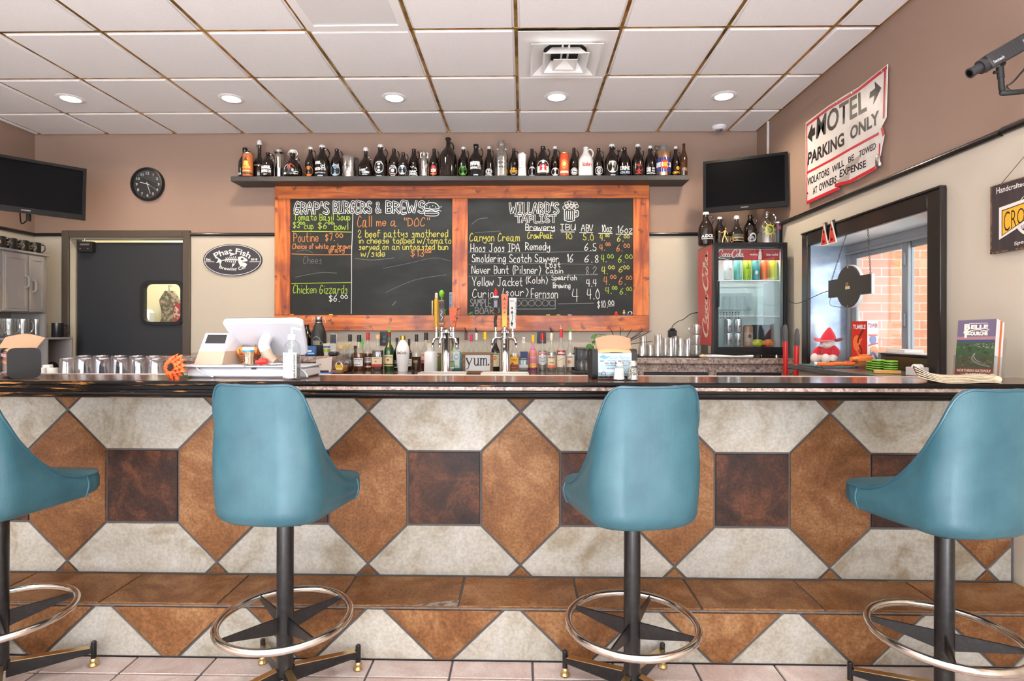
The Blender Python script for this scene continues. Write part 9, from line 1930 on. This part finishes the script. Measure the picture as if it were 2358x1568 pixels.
for k, (a, b) in enumerate(((ys[0], ys[1]-.004), (ys[1]+.004, ys[2]), (3.45, ys[0]-.05))):
    mb = MB(); mb.box(xf-.02, a, zdb+.01, xf, b, zt_c-.03, .002); rframe(mb, [(a+.012, zdb+.03), (b-.012, zdb+.03), (b-.012, zt_c-.05), (a+.012, zt_c-.05)], [(a+.03, zdb+.05), (b-.03, zdb+.05), (b-.03, zt_c-.07), (a+.03, zt_c-.07)], lambda u, v, w: (xf+.004-w, u, v), .004)
    dr_ = obj('door', mb, GREYP, t); yh = b-.03 if k == 0 else a+.03; zh = (zdb+zt_c)/2
    mb = MB(); mb.tube(spline([(xf, yh, zh+.05-.03*k), (xf+.03, yh, zh+.035-.03*k), (xf+.034, yh, zh-.03*k), (xf+.03, yh, zh-.035-.03*k), (xf, yh, zh-.05-.03*k)], 4), .007, 8); obj('door_handle', mb, GREYP, dr_)
t = thing('cubby_shelf', 'grey cubby shelf with open compartments below the worn grey cupboard', 'shelf', (0, 0, 0)); x2 = -3.93
mb = MB(); mb.box(X_LEFT+.002, yL, zsh-.04, x2, 4.88, zsh-.021, .003)
for y in (3.4, 3.9, 4.25, 4.60, 4.86): mb.box(X_LEFT+.002, y, 0, x2, y+.022, zsh-.04, .002)
for z in (.85, .45, .05): mb.box(X_LEFT+.002, yL, z, x2-.004, 4.86, z+.02)
obj('shelf_frame', mb, GREYP, t); mb = MB(); mb.box(X_LEFT+.002, yL, 0, X_LEFT+.01, 4.86, zsh-.04); obj('back_panel', mb, flat(96, 94, 96, .7), t)
MUGB = mat('black_mug_glaze', srgb(20, 20, 22), .3, coat=.3)
def bmug(px, py0, label, loc, r, h, rz, label_print=True, grp='black mugs on the grey cupboard'):
    m = glass_mug(loc, r, h, label, grp, hang=1, name='black_mug', mt_=MUGB, rz=rz)
    if label_print: P = Print(); P.ops([('E', (196, 152, 96), 0, h*.52/r, .62, .42), ('T', (90, 60, 30), 'GRAPS', -.45, h*.42/r, .45, h*.6/r)], r); P.put(cylmap((0, 0, 0), r, R(-35)), m)
for i, (px, lb) in enumerate(((80, 'black mug nearest the swing door on top of the grey cupboard'), (52, 'black mug second from the swing door on the grey cupboard'), (24, 'black mug third from the swing door on the grey cupboard'), (-2, 'black mug cut by the left picture edge on the grey cupboard'))):
    p = at(px, 575, X=xf-.10); bmug(px, 0, lb, (xf-.10, p.y, zt_c+.001), .043, .095, R(58))
for i, (px, lb) in enumerate(((98, 'clear glass mug nearest the swing door under the grey cupboard'), (66, 'clear glass mug second from the swing door under the grey cupboard'), (34, 'clear glass mug third from the swing door under the grey cupboard'), (8, 'clear glass mug fourth from the swing door under the grey cupboard'))):
    p = at(px-14, 750, X=xf-.10); glass_mug((xf-.10, p.y, zsh-.0205+.010), .042, .14, lb, 'clear mugs under the grey cupboard', mt_=RIBG, rz=R(50))
    mb = MB(); mb.grid(lambda u, v: (-.06+.12*u, -.05+.10*v, .004+.004*sin(9*u+i)*sin(7*v)), 8, 8); o = obj('blue_cloth', mb, mat('blue_cloth', srgb(60, 130, 170), .9, noise=(70, srgb(20, 60, 90), 3, .45, .6)), loc=(xf-.10, p.y, zsh-.0205)); tag(o, ['crumpled blue cloth under the clear mug nearest the swing door', 'crumpled blue cloth under the second clear mug', 'crumpled blue cloth under the third clear mug', 'crumpled blue cloth under the fourth clear mug'][i], 'cloth', 'blue cloths under the clear mugs')
p = at(122, 755, X=x2-.07); bmug(0, 0, 'black mug alone on the cubby shelf end beside the grey cupboard', (x2-.07, 4.80, zsh-.0205), .045, .12, R(40), False)
mb = MB(); mb.cyl((0, 0, 0), (.012, 0, 0), .055, n=24); mb.tube([(.012, .045*cos(k*.3927), .045*sin(k*.3927)) for k in range(16)], .006, 6, closed=True); o = obj('black_disc', mb, BLACK, loc=(-4.0, 4.74, .925)); tag(o, 'round black plate standing in the cubby below the lone black mug', 'plate')
